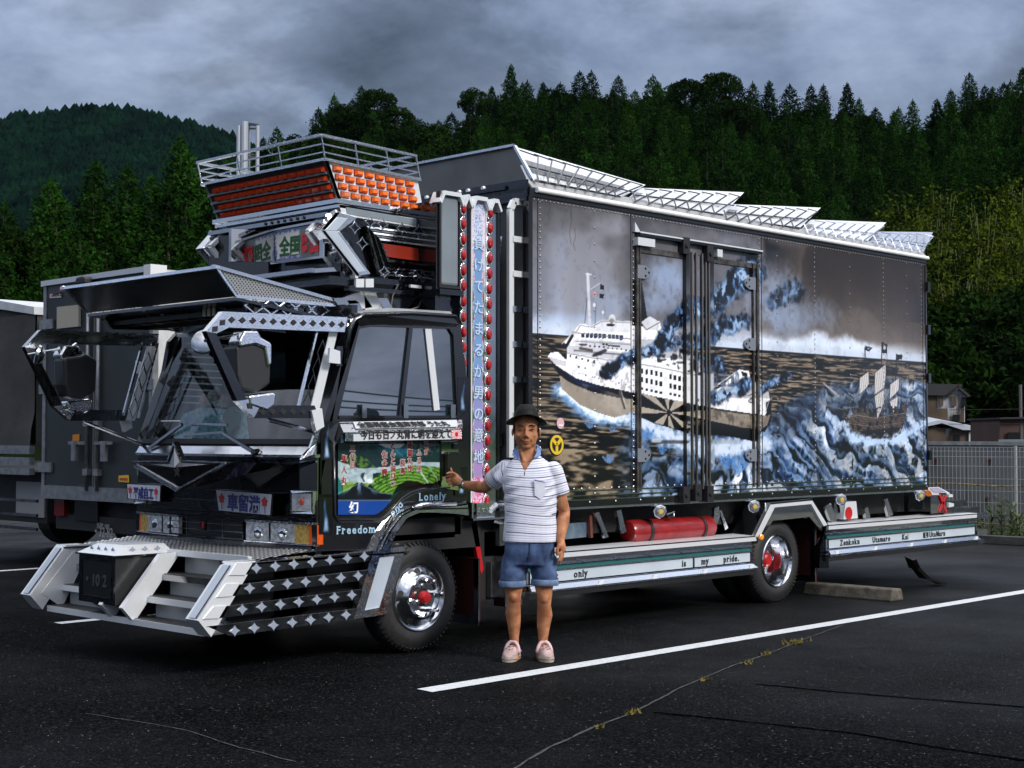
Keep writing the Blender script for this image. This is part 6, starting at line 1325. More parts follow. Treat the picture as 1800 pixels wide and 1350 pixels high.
    smoke(K([(365, 785), (450, 730), (560, 690), (650, 650)]), 12, 16, 90); smoke(K([(600, 660), (660, 560), (740, 510), (840, 490)]), 13, 20, 95); smoke(K([(840, 490), (900, 420), (1000, 330)]), 18, 30, 100, .9); smoke(K([(690, 660), (780, 650), (860, 590), (960, 560)]), 16, 18, 105, .8)
    smoke(K([(780, 720), (800, 760), (850, 750)]), 10, 16, 110, .8); smoke(K([(840, 900), (900, 880), (985, 838)]), 14, 13, 115); smoke(K([(1045, 870), (1090, 830), (1160, 800)]), 6, 7, 118, .8); smoke(K([(1090, 480), (1180, 440)]), 12, 22, 121, .5)
    # splashes and swimmers' posts
    for (a_, b_, s_) in ((295, 1020, 12), (392, 1042, 8), (545, 1060, 17), (610, 1130, 13), (376, 1170, 15), (900, 1180, 22), (950, 1200, 24)):
        cx, cy = k_(a_, b_); an = np.arctan2(x-cx, cy+s_*.6-y); rr = np.hypot(x-cx, (cy+s_*.6-y)); p.mix((rr < s_*(.6+.7*np.abs(np.sin(an*6+a_))))*(np.abs(an) < .75)*(.35+.65*(np.sin(an*26) > 0)), (88, 140, 205))
    p.line(K([(572, 1092), (600, 1092), (720, 1092)]), 6, (60, 58, 60), .7); p.line(K([(572, 1086), (598, 1086)]), 7, (190, 192, 200), .8); p.line(K([(830, 1090), (945, 1092)]), 8, (150, 152, 160), .5)
    # the galleon
    G = lambda l: [(1300+a_/2.7, 400+b_/2.7) for a_, b_ in l]
    g_ = lambda a_, b_: (1300+a_/2.7, 400+b_/2.7)
    hg = G([(485, 862), (520, 905), (560, 850), (600, 850), (640, 880), (700, 890), (760, 860), (795, 815), (790, 900), (765, 980), (720, 1010), (600, 1000), (540, 975), (505, 930)])
    p.poly(hg, (62, 52, 44)); m = inpoly(x, y, hg); p.mix(m*(np.sin(y*2.1+x*.25) > .3)*.7, (128, 112, 98)); p.mix(m*sst(.55, .68, n3)*.7, (16, 13, 12)); p.mix(m*sst(970-22, 1010, x*0+y)*0, (10, 10, 10))
    p.mix(m*inpoly(x, y, G([(540, 975), (600, 960), (765, 950), (765, 980), (720, 1010), (600, 1000)]))*.6, (20, 16, 15)); p.line(G([(500, 905), (560, 890), (640, 905), (790, 880)]), 1.2, (150, 134, 118), .8); p.line(G([(520, 930), (640, 945), (780, 925)]), 1.0, (140, 124, 108), .7)
    p.line(G([(375, 830), (485, 862), (560, 850)]), 1.4, (120, 112, 104)); p.line(G([(400, 740), (470, 800)]), 3, (176, 170, 164), .8); p.line(G([(400, 870), (380, 815)]), 3, (150, 144, 138), .7); p.line(G([(490, 770), (540, 810)]), 2, (30, 28, 30))
    for m0, m1 in (((595, 570), (600, 800)), ((676, 545), (668, 900)), ((745, 600), (735, 870))): p.line(G([m0, m1]), 1.6, (42, 38, 36))
    for a_, b_, c_ in ((575, 800, 570), (640, 900, 676), (710, 870, 745)):
        p.line(G([(a_+60, b_), (c_+24, 600)]), .7, (60, 56, 54), .7); p.line(G([(a_-30, b_+10), (c_+20, 600)]), .6, (60, 56, 54), .6)
    for s_ in ([(570, 715), (612, 682), (616, 740), (600, 765), (568, 795)], [(642, 690), (694, 648), (695, 700), (688, 760), (640, 795)], [(640, 800), (690, 765), (686, 830), (672, 870), (654, 912)], [(714, 745), (758, 712), (756, 770), (740, 790), (712, 815)], [(712, 825), (752, 800), (750, 845), (728, 884)]):
        p.poly(G(s_), (196, 194, 196)); mm = inpoly(x, y, G(s_)); p.mix(mm*(np.sin(x*1.7+y*.2) > .2)*.45, (136, 128, 122)); p.line(G(s_+[s_[0]]), .9, (54, 48, 46), .8)
    p.poly(G([(596, 560), (632, 570), (616, 588), (598, 584)]), (12, 11, 13)); p.poly(G([(674, 542), (702, 555), (700, 598), (676, 596)]), (12, 11, 13)); p.ell(*g_(688, 570), 2.6, 4, (170, 170, 174)); p.ell(*g_(612, 574), 2, 1.6, (150, 150, 154)); p.poly(G([(742, 600), (776, 606), (770, 626), (744, 628)]), (12, 11, 13))
    p.mix(inpoly(x, y, G([(560, 810), (600, 780), (640, 860), (780, 800), (790, 880), (560, 880)]))*sst(.5, .62, fbm(wx*26, wz*26, 131, 2))*.8, (18, 16, 16))
    bwg = p.dist(G([(500, 950), (545, 1010), (640, 1020), (740, 1010), (880, 930)])); p.mix(sst(13, 2, bwg+14*(fine-.5)+10*(n3-.5)), (176, 200, 232))
    # drips, dents and general grime on the panels
    p.c *= (.90+.16*fbm(wx*5, wz*1.2, 141, 4))[..., None]
    p.c *= (1-.05*(n3 > .64))[..., None]; p.c = np.clip(124+(p.c-128)*1.2-2, 3, 246); g_ = p.c.mean(-1, keepdims=True); p.c = g_+(p.c-g_)*.86
    for (a_, b_, l_) in ((965, 350, 40), (1003, 360, 70), (1010, 400, 40)):
        p.line([(a_, b_), (a_+2, b_+l_*.4), (a_-2, b_+l_*.7), (a_+1, b_+l_)], .8, (40, 36, 36), .7)
YM = 0.0
mq = [V(BX0+.035, YM, BZ0+.02), V(BX1-.012, YM, BZ0+.02), V(BX1-.012, YM, 3.335), V(BX0+.035, YM, 3.335)]
mp = painted('mural_panel', MURAL, truck, mq, 760, 330, mural)
# frame rails, posts, rivets, seams
mb = MB(); mb.box((BX0, -.012, 3.335), (BX1, .03, 3.395)); mb.box((BX0, -.01, BZ0-.03), (BX1, .04, BZ0+.018)); mb.box((BX0-.01, -.012, BZ0), (BX0+.033, .05, 3.335)); mb.box((BX1-.012, -.008, BZ0), (BX1+.01, .05, 3.335)); mb.box((BX1-.01, TW-.05, BZ0), (BX1+.01, TW, 3.335)); mb.box((BX0-.01, TW-.05, BZ0), (BX0+.03, TW, 3.335)); mb.box((BX0, TW-.03, 3.335), (BX1, TW+.012, 3.395)); T('box_frame', mb, BLACK, truck)
mb = MB(); mb.tube([(BX0+.06, -.030, 3.385), (BX1+.0, -.030, 3.385)], .021, 10); T('roof_tube', mb, WHITE, truck, smooth=True, angle=50)
mb = MB()
for z in (1.045, 1.085, 1.012): mb.bar((BX0+.04, -.006, z), (BX1-.01, -.006, z), .008, .008)
T('lower_rail', mb, STEEL, truck)
mb = MB(); mb.box((BX0, -.014, BZ0-.045), (BX1, .03, BZ0-.028)); T('sill_strip', mb, CHROME, truck)
RIV = MB(); RIV.lathe((0, 0, 0), (0, -1, 0), [(0, .0085), (.004, .007), (.006, .003)], 7); rv = MB()
def rivrow(a, b, step):
    a, b = Vector(a), Vector(b); n = int((b-a).length/step)
    for i in range(n+1):
        p = lerp(a, b, i/max(1, n)); rv.lathe(p, (0, -1, 0), [(0, .0085), (.004, .007), (.006, .003)], 6)
zt_, zb_ = 3.30, 1.06
for px_ in (949, 1113, 1335, 1432, 1553, 1620): x = PY(px_, 600, 0).x; rivrow((x, -.001, zb_), (x, -.001, zt_), .045)
for px_ in (1045, 1366, 1494, 1594): x = PY(px_, 600, 0).x; rivrow((x, -.001, zb_), (x, -.001, zt_), .13)
rivrow((BX0+.06, -.001, 3.315), (BX1-.03, -.001, 3.315), .045); rivrow((BX0+.06, -.001, 1.10), (BX1-.03, -.001, 1.10), .09); rivrow((BX0+.06, -.011, .992), (BX1-.03, -.011, .992), .30)
tag(T('rivets', rv, mat('rivet_steel', (.25, .25, .26), .3, .8), truck), kind='stuff')
mb = MB()
for px_ in (945, 1109, 1339, 1622): x = PY(px_, 600, 0).x; mb.box((x-.004, -.003, 1.0), (x+.004, 0.002, 3.33))
T('panel_seam', mb, INK, truck)
# the loading doors in the side: frame, rods and hinges standing proud of the painting
PXx = lambda a: PY(a, 600, 0).x
dz0, dz1 = 1.06, PY(1113, 408, 0).z
DOORP = mat('door_iron', (.085, .078, .072), .35, .5, var=.5, vscale=14)
xa, xb = PXx(1117), PXx(1333); sd = T('side_door', MB().box((xa, -.012, dz1-.16), (xb, .0, dz1-.115)), DOORP, truck)
mb = MB(); mb.box((xa, -.05, dz1-.03), (xb, .0, dz1)); mb.build('door_track', DARKCH, sd)
mb = MB(); mb.box((PXx(1113), -.055, dz1-.11), (PXx(1143), -.002, dz1-.045)); mb.box((PXx(1253), -.055, dz1-.11), (PXx(1262), -.002, dz1-.045)); mb.slab([(PXx(1112), -.03, dz1+.0), (PXx(1122), -.03, dz1), (PXx(1112), -.03, dz1+.08)], (0, .03, 0)); mb.bar((xa, -.051, dz1-.002), (xb, -.051, dz1-.002), .012, .012); mb.build('track_plate', SATIN, sd)
mb = MB()
for px_, w in ((1118, .03), (1122.5, .018), (1330, .03), (1322, .016)): mb.box((PXx(px_)-w/2, -.022, dz0), (PXx(px_)+w/2, .0, dz1-.12))
mb.build('door_post', DOORP, sd)
mb = MB()
for px_, w in ((1204, .055), (1246, .055)): mb.box((PXx(px_)-w/2, -.035, dz0), (PXx(px_)+w/2, -.001, dz1-.10))
mb.build('lock_housing', mat('housing_iron', (.05, .047, .044), .3, .6), sd)
for px_ in (1204, 1246):
    x = PXx(px_); w = .027
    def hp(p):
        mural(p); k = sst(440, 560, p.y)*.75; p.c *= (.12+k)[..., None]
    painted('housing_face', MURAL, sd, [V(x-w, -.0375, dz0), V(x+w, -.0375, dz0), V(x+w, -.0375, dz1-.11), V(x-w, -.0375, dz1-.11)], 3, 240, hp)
def rodpaint(p):
    mural(p)
for px_ in (1209.5, 1214.5, 1225, 1234, 1239):
    x = PXx(px_); w = .022
    painted('lock_rod', MURAL, sd, [V(x-w, -.018, dz0), V(x+w, -.018, dz0), V(x+w, -.018, dz1-.12), V(x-w, -.018, dz1-.12)], 3, 240, rodpaint)
mb = MB()
for px_ in (1207, 1212, 1219.5, 1230, 1236.5, 1242): mb.tube([(PXx(px_), -.026, dz0), (PXx(px_), -.026, dz1-.1)], .013, 6)
mb.build('lock_bar', mat('rod_iron', (.22, .21, .20), .22, .9), sd)
mb = MB()
for px_, yy in ((1204, 432), (1246, 446), (1204, 870), (1246, 868), (1225, 866)): c = PY(px_, yy, -.04); mb.box((c.x-.045, -.06, c.z-.07), (c.x+.045, -.0, c.z+.07)); mb.lathe((c.x, -.06, c.z), (0, -1, 0), [(0, .025), (.015, .02)], 8)
mb.build('rod_bracket', INK, sd)
for (px_, yy) in ((1130, 478), (1320, 498), (1320, 605), (1322, 800), (1130, 800)):
    c = PY(px_, yy, -.02); sgn = 1 if px_ < 1200 else -1; mb = MB(); pts = [V(c.x-.07*sgn, -.024, c.z-.055), V(c.x+.03*sgn, -.024, c.z-.055), V(c.x+.085*sgn, -.024, c.z-.03), V(c.x+.10*sgn, -.024, c.z), V(c.x+.085*sgn, -.024, c.z+.03), V(c.x+.03*sgn, -.024, c.z+.055), V(c.x-.07*sgn, -.024, c.z+.055)]
    mb.slab(pts, (0, .014, 0)); h = mb.build('hinge', mat('hinge_grey', (.22, .24, .28), .35, .4), sd)
    mb = MB()
    for dx, dz in ((.03, .03), (.03, -.03), (.075, 0)): mb.lathe((c.x+dx*sgn, -.024, c.z+dz), (0, -1, 0), [(0, .011), (.005, .009)], 8)
    mb.build('hinge_bolt', INK, sd)
# round stickers
def sticker(px_, py_, rx, ry, m, name, y): 
    c = PY(px_, py_, y); R = .5*abs(PY(px_+rx, py_, y).x-PY(px_-rx, py_, y).x); return T(name, MB().lathe(c, (0, -1, 0), [(0, R), (.002, R)], 28), m, truck), c, R
YEL = mat('sticker_yellow', (.62, .42, .02), .4)
s_, c, R = sticker(978, 782, 13, 17, INK, 'round_emblem', -.004)
m2 = MB(); ang = np.linspace(0, 2*math.pi, 33)[:-1]
m2.ring([c+V(R*.90*math.cos(a), -.004, R*.90*math.sin(a)) for a in ang], [c+V(R*.66*math.cos(a), -.004, R*.66*math.sin(a)) for a in ang], (0, -.002, 0))
for a in (math.pi/2*3, math.radians(42), math.radians(138)): m2.bar(c+V(0, -.005, 0), c+V(R*.75*math.cos(a), -.005, R*.75*math.sin(a)), .028, .003, up=(0, 1, 0))
m2.build('emblem_sign', YEL, s_)
s_, c, R = sticker(985, 744, 6.5, 9, mat('sticker_pink', (.60, .36, .40), .4), 'small_sticker', -.004)
m2 = MB(); m2.slab([c+V(-R*.7, -.004, -R*.2), c+V(R*.7, -.004, -R*.2), c+V(R*.5, -.004, -R*.55), c+V(-R*.5, -.004, -R*.55)], (0, -.001, 0)); m2.build('sticker_print', mat('print_white', (.7, .66, .66), .4), s_)
# hinges at the rear corner
mb = MB()
for yy in (505, 580, 665, 800): c = PY(1630, yy, .0); mb.box((BX1-.0, -.03, c.z-.05), (BX1+.05, .03, c.z+.05))
T('rear_hinge', mb, DARKCH, truck)
# tread strip and tapering wing panels along the roof edge
mb = MB().slab([(BX0+.02, -.02, 3.402), (BX1, -.02, 3.402), (BX1, .05, 3.475), (BX0+.02, .05, 3.475)], (0, .01, -.01))
T('roof_edge', mb, mat('tread_white', (.42, .42, .42), .35, .7, bump=.8, bscale=120), truck)
mb = MB().box((BX0, .05, 3.39), (BX1, TW-.05, 3.44)); T('box_roof', mb, mat('roof_grey'), truck)
FIN = [([(902, 257), (1135, 325), (1088, 349), (931, 318)], 9), ([(1128, 330), (1308, 338), (1268, 380), (1100, 354)], 7), ([(1290, 359), (1443, 365), (1404, 403), (1262, 386)], 7), ([(1428, 386), (1558, 391), (1522, 427), (1405, 409)], 7), ([(1545, 407), (1640, 408), (1622, 446), (1528, 428)], 6)]
for i, (q4, nrod) in enumerate(FIN):
    for s_ in (0, 1):
        f = (lambda p: p) if s_ == 0 else mirr; sg = 1 if s_ == 0 else -1
        a, b, c, d = PY(*q4[0], .30), PY(*q4[1], .30), PY(*q4[2], .05), PY(*q4[3], .05)
        P4 = [f(p) for p in (a, b, c, d)]
        fn = T('wing_panel', MB().slab(P4, (0, .02*sg, 0)), SATIN if i < 4 else CHROME, truck)
        ctr = sum(P4, Vector())/4; inn = [lerp(P4[0], P4[3], .35), lerp(lerp(P4[1], P4[2], .38), lerp(P4[0], P4[3], .38), .10), lerp(lerp(P4[2], P4[1], .30), lerp(P4[3], P4[0], .30), .12), lerp(P4[3], P4[0], .28)]
        MB().slab([p+V(0, -.004*sg, 0) for p in inn], (0, .003*sg, 0)).build('wing_inset', mat('wing_grey', (.20, .205, .22), .4, .4, bump=.3, bscale=150), fn)
        mb = MB()
        for k in range(nrod):
            t = (k+.25)/(nrod+.3); lo = lerp(d, c, t)+V(-.02, -.07, -.01); hi = lerp(lerp(d, c, min(1, t+.06)), lerp(a, b, min(1, t+.06)), .74)+V(.0, -.10, .0); bk = lerp(lerp(d, c, max(0, t-.01)), lerp(a, b, max(0, t-.01)), .9)+V(0, -.02, .0)
            mb.bar(f(lo), f(hi), .010, .010); mb.bar(f(hi), f(bk), .010, .010); mb.bar(f(lo+V(.02, 0, .0)), f(lerp(d, c, min(1, t+.02))+V(.02, .0, .09)), .010, .010)
        mb.bar(f(lerp(d, a, .42)+V(0, -.03, 0)), f(lerp(c, b, .42)+V(0, -.03, 0)), .010, .010); mb.bar(f(d+V(0, -.012, .01)), f(c+V(0, -.012, .01)), .014, .014)
        mb.build('wing_rod', CHROME if i > 2 else mat('rod_dark', (.12, .12, .13), .25, .9), fn)
# front visor of the box
v0, v1 = PY(902, 258, .28), PY(932, 318, .04)
mb = MB().slab([v0, V(v0.x, TW-.28, v0.z), V(v1.x+.02, TW-.04, v1.z), V(v1.x+.02, .04, v1.z)], (.02, 0, .005)); bv = T('box_visor', mb, mat('visor_grey', (.075, .078, .082), .35, .3, var=.15, vscale=3), truck)
mb = MB(); mb.bar(v0+V(-.01, -.02, .008), V(v0.x-.01, TW-.26, v0.z+.008), .03, .02); mb.bar(v0+V(0, -.02, 0), v1+V(.02, -.02, 0), .022, .022); mb.build('visor_edge', CHROME, bv)
mb = MB(); mb.box((BX0-.03, .0, 3.30), (BX0+.0, TW, 3.46)); mb.box((BX0-.05, .2, 3.40), (BX0-.02, TW-.2, 3.43)); mb.build('visor_foot', DARKCH, bv)
mb = MB()
for y in (.45, .62, .72, 1.1): mb.lathe((BX0-.03, y, 3.44), (-1, 0, 0), [(0, .02), (.02, .015)], 8)
mb.build('visor_lamps', SATIN, bv)
# ------------------------------------------------------------------ side skirts with word panels
def skirt(xl, xr, zt, zbm, front_post, name):
    YS = -.10; mb = MB()
    mb.slab([(xl, YS, zt), (xr, YS, zt), (xr+.02, YS, zt-.045), (xl, YS, zt-.045)], (0, .03, 0)); mb.slab([(xl, YS, zt), (xr, YS, zt), (xr-.03, YS+.22, zt+.012), (xl, YS+.22, zt+.012)], (0, 0, -.01)); sk = T(name, mb, SATIN)
    h = zt-zbm
    mb = MB(); mb.slab([(xl, YS+.035, zt-.045), (xr-.01, YS+.035, zt-.045), (xr-.01, YS+.035, zbm+.05), (xl, YS+.035, zbm+.05)], (0, .05, 0)); mb.build('skirt_face', MIRROR if name != 'x' else DARKCH, sk)
    mb = MB(); mb.slab([(xl, YS+.02, zt-.094), (xr-.05, YS+.02, zt-.094), (xr-.05, YS+.02, zt-.136), (xl, YS+.02, zt-.136)], (0, .012, 0)); mb.build('teal_strip', TEAL, sk)
    mb = MB()
    for dz in (.090, .134): mb.bar((xl, YS+.01, zt-dz), (xr-.04, YS+.01, zt-dz), .012, .012)
    n = int((xr-xl)/.38)
    for k in range(n): x = xl+(k+.5)*(xr-xl)/n; mb.box((x-.03, YS-.004, zt-.094), (x+.03, YS+.006, zt-.076))
    mb.build('skirt_rail', CHROME, sk)
    zp1, zp0 = zt-.140, zt-.222
    mb = MB().slab([(xl, YS+.014, zp0), (xr-.06, YS+.014, zp0), (xr-.06, YS+.014, zp1), (xl, YS+.014, zp1)], (0, .02, 0)); pn = mb.build('word_panel', mat('word_acrylic', (.44, .50, .56), .25, var=.05, vscale=3), truck)
    mb = MB().ring([(xl, YS+.008, zp0-.008), (xr-.052, YS+.008, zp0-.008), (xr-.052, YS+.008, zp1+.008), (xl, YS+.008, zp1+.008)], [(xl+.012, YS+.008, zp0), (xr-.064, YS+.008, zp0), (xr-.064, YS+.008, zp1), (xl+.012, YS+.008, zp1)], (0, .008, 0)); mb.build('panel_rim', DARKCH, pn)
    mb = MB(); mb.slab([(xl, YS, zp0-.02), (xr-.05, YS, zp0-.02), (xr+.01, YS-.02, zp0-.055), (xl, YS-.02, zp0-.055)], (0, .02, 0)); mb.bar((xl, YS-.005, zbm+.052), (xr+.01, YS-.005, zbm+.052), .012, .014)
    mb.build('lower_lip', CHROME, sk)
    mb = MB(); mb.slab([(xl, YS, zbm+.045), (xr+.01, YS, zbm+.045), (xr+.01, YS+.01, zbm), (xl, YS+.01, zbm)], (0, .05, 0)); mb.build('lower_beam', mat('beam_dark', (.16, .165, .17), .3, .9), sk)
    mb = MB()
    n = 5
    for k in range(n): x = xl+.1+(k)*(xr-xl-.2)/(n-1); mb.slab([(x, YS-.02, zp0-.022), (x+.05, YS-.02, zp0-.022), (x+.02, YS-.03, zp0-.055), (x-.03, YS-.03, zp0-.055)], (0, .01, 0))
    mb.build('lip_clip', SATIN, sk)
    return sk, pn, YS, zp0, zp1
xr1 = PY(1328, 960, -.10).x
sk, pn, YS, zp0, zp1 = skirt(.98, xr1, .632, .295, False, 'side_skirt')
hw = (zp1-zp0)
WI = mat('word_ink', (.02, .025, .03), .4)
for w, px_, py_ in (('t', 977, 1010), ('only', 1009, 1009), ('is', 1199, 996), ('my', 1233, 991), ('pride.', 1272, 988)):
    p = PY(px_, py_, YS+.010); serif(w, V(p.x, YS+.010, zp0+hw*.20), (1, 0, 0), (0, 0, 1), hw*.92, pn, WI, 1.25)
MB().box((PY(1221, 990, YS).x-.006, YS+.004, zp0), (PY(1221, 990, YS).x+.006, YS+.013, zp1)).build('panel_joint', INK, pn)
xl2, xr2 = PY(1457, 940, -.10).x, PY(1720, 905, -.10).x
sk2, pn2, YS, zp0, zp1 = skirt(xl2, xr2, .678, .335, False, 'rear_skirt')
hw = zp1-zp0
for w, px_, py_ in (('Zenkoku', 1477, 963), ('Utamaro', 1534, 958), ('Kai', 1586, 952), ('UtaMaru', 1634, 948)):
    p = PY(px_, py_, YS+.010); serif(w, V(p.x, YS+.010, zp0+hw*.20), (1, 0, 0), (0, 0, 1), hw*.92, pn2, WI, 1.2)
p = PY(1624, 948, YS+.01); MB().box((p.x-.01, YS+.006, zp0+hw*.18), (p.x+.09, YS+.012, zp0+hw*.84)).build('mark_square', WI, pn2); serif('L', V(p.x+.02, YS+.004, zp0+hw*.22), (1, 0, 0), (0, 0, 1), hw*.8, pn2, mat('word_acrylic'))
for fx in (.0,):
    mb = MB()
    for (zt_, dx) in ((.678, .12), (.50, .06), (.395, .0)): mb.slab([(xr2-.04, YS-.004, zt_), (xr2+.10+dx, YS-.004, zt_), (xr2+.16+dx, YS-.004, zt_-.03), (xr2+.10+dx, YS-.004, zt_-.06), (xr2-.04, YS-.004, zt_-.06)], (0, .05, 0))
    mb.build('skirt_tail', CHROME, sk2)
# skirts on the far side
mb = MB(); mb.box((.98, TW, .30), (xr1, TW+.10, .63)); mb.box((xl2, TW, .34), (xr2, TW+.10, .67)); T('far_skirt', mb, SATIN)
# arch over the rear wheel
AR = [(1325, 944), (1354, 884), (1428, 877), (1456, 922)]; AI = [(1335, 945), (1362, 892), (1426, 886), (1448, 925)]
o, i_ = ypts(AR, -.09), ypts(AI, -.09); mb = MB()
for k in range(3): mb.slab([o[k], o[k+1], i_[k+1], i_[k]], (0, .03, 0))
ra = T('rear_arch', mb, SATIN)
mb = MB()
for k in range(3): mb.slab([i_[k]+V(0, .02, 0), i_[k+1]+V(0, .02, 0), i_[k+1]+V(0, .02, -.12 if k < 2 else -.05), i_[k]+V(0, .02, -.12 if k else -.05)], (0, .02, 0)); mb.slab([o[k], o[k+1], o[k+1]+V(0, .25, 0), o[k]+V(0, .25, 0)], (0, 0, -.015))
mb.build('arch_inside', MIRROR, ra)
mb = MB(); mb.slab(ypts([(1450, 930), (1457, 925), (1457, 999), (1440, 999), (1442, 960)], -.06), (0, .08, 0)); mb.build('arch_foot', DARKCH, ra)
MB().slab(ypts([(1405, 896), (1412, 895), (1420, 911), (1414, 911)], .02), (0, .01, 0)).build('arch_stay', SATIN, ra)
MB().lathe(PY(1337, 944, -.12), (-.3, -1, 0), [(0, .028), (.015, .026), (.02, .015)], 16).build('side_marker', mat('marker_orange', (.85, .28, .01), .15, coat=.6), ra)
# between box and skirt: red air tank, octagonal lamps, struts, flag box, lunch-box locker
tk = MB(); c0, c1 = PY(1101, 935, .14), PY(1248, 926, .14); LT = (c1-c0).length; tk.lathe(c0, c1-c0, [(0, .05), (.012, .085), (.04, .098), (LT-.04, .098), (LT-.012, .085), (LT, .05)], 24)
tk = T('air_cylinder', tk, mat('tank_red', (.24, .010, .012), .32, coat=.2, var=.25, vscale=9), smooth=True, angle=40)
mb = MB()
for t in (.20, .84): p = lerp(c0, c1, t); mb.lathe(p, c1-c0, [(-.018, .098), (-.018, .104), (.018, .104), (.018, .098)], 24, caps=False)
mb.build('tank_band', INK, tk)
mb = MB()
for pts in ([(1084, 898), (1092, 896), (1101, 935), (1092, 938)], [(1046, 902), (1053, 900), (1070, 944), (1063, 946)]): mb.slab(ypts(pts, .05), (0, .03, 0))
mb.slab(ypts([(1256, 893), (1264, 890), (1266, 905), (1262, 920), (1254, 922)], .10), (0, .03, 0)); mb.slab(ypts([(1265, 898), (1268, 896), (1280, 928), (1275, 932)], .10), (0, .02, 0))
for pts in ([(1450, 890), (1460, 884), (1472, 915), (1460, 916)], [(1475, 886), (1484, 884), (1488, 913), (1480, 914)], [(1520, 893), (1526, 891), (1530, 910), (1522, 911)], [(1554, 878), (1560, 876), (1570, 905), (1562, 908)]): mb.slab(ypts(pts, .03), (0, .03, 0))
T('strut', mb, CHROME)
fb = T('flag_box', MB().slab(ypts([(1483, 913), (1508, 911), (1505, 881), (1486, 883)], -.01), (0, .12, 0)), SATIN)
c = PY(1492, 902, -.014); MB().lathe(c, (0, -1, 0), [(0, .062), (.003, .062)], 24).build('red_disc', REDP, fb)
MB().slab(ypts([(992, 921), (1031, 918), (1031, 944), (992, 948)], .12), (0, .2, 0)).build('locker', mat('locker_blue', (.20, .26, .31), .3, .5, col2=(.07, .12, .2), vscale=9), truck)
MB().bar(PY(1036, 905, .1), PY(1038, 945, .1), .03, .03).build('locker_post', mat('rust_red', (.10, .025, .015), .6), truck)
for (px_, py_) in ((1160, 899), (1325, 890), (1478, 878), (1617, 871)):
    c = PY(px_, py_, -.03); ax = Vector((-.55, -.8, -.1)); ol = MB().lathe(c, ax, [(-.09, .025), (-.02, .052), (.01, .059), (.016, .050)], 8); ol = T('work_lamp', ol, STEEL)
    MB().lathe(c+ax.normalized()*.016, ax, [(0, .049), (.012, .038), (.016, .01)], 8).build('lamp_glass', mat('lamp_glass', (.26, .27, .28), .06, .4, bump=.5, bscale=45, var=.5, vscale=45), ol); MB().lathe(c+ax.normalized()*.03, ax, [(0, .022), (.004, .018)], 8).build('bulb', mat('bulb_warm', (.6, .42, .08), .2), ol)
    MB().bar(c+V(-.02, .05, .05), c+V(-.08, .06, .10), .05, .02).build('lamp_arm', SATIN, ol)
mb = MB(); mb.tube([PY(1172, 905, .05), PY(1185, 899, .05), PY(1184, 907, .05), PY(1174, 910, .05)], .009, 6); T('cable_coil', mb, STEEL)
# rear corner light pod and tail
pod = [(1632, 900), (1668, 899), (1668, 866), (1655, 857), (1632, 859)]
pd = T('rear_pod', MB().slab([PY(a, b, -.03) for a, b in [(1636, 903), (1664, 901), (1664, 866), (1636, 866)]], (0, .35, 0)), MIRROR)
MB().slab([PY(1629, 857, .12), PY(1650, 856, .25), PY(1669, 866, .0), PY(1638, 867, -.05)], (0, 0, -.02)).build('pod_lid', SATIN, pd); MB().slab([PY(1634, 859, .10)+V(0, 0, .004), PY(1649, 858, .2)+V(0, 0, .004), PY(1662, 865, .02)+V(0, 0, .004), PY(1641, 866, -.02)+V(0, 0, .004)], (0, 0, .003)).build('lid_panel', mat('lid_mauve', (.30, .25, .34), .3), pd)
MB().lathe(PY(1632, 867, -.03), (-1, -.4, 0), [(0, .035), (.02, .03)], 14).build('pod_marker', mat('marker_deep', (.62, .16, .01), .2, coat=.6), pd)
mb = MB(); mb.bar(PY(1652, 870, -.04), PY(1664, 900, -.04), .03, .01, up=(0, 1, 0)); mb.bar(PY(1663, 872, -.04), PY(1651, 900, -.04), .03, .01, up=(0, 1, 0)); mb.build('red_cross', REDP, pd)
mb = MB(); mb.box((BX1+.0, .05, .75), (8.1, TW-.05, .82)); mb.box((BX1+.35, .0, .68), (8.3, TW, .74)); mb.box((BX1, 0.3, .82), (BX1+.3, .45, 1.0)); T('rear_deck', mb, STEEL)
mb = MB(); mb.slab([PY(1668, 868, -.02), PY(1675, 869, -.02), PY(1675, 874, -.02), PY(1668, 874, -.02)], (0, .1, 0)); mb.slab([PY(1668, 883, -.02), PY(1677, 885, -.02), PY(1677, 890, -.02), PY(1668, 892, -.02)], (0, .1, 0)); T('pod_lamp', mb, SATIN)
mb = MB(); a = [PZ(1605, 985, .32), PZ(1612, 1000, .2), PZ(1630, 1018, .08), PZ(1660, 1028, .012)]; 
for k in range(3): mb.slab([a[k], a[k+1], a[k+1]+V(.05, .12, .0), a[k]+V(.05, .12, .03)], (.03, -.02, .01))
T('rubber_tail', mb, RUBBER)
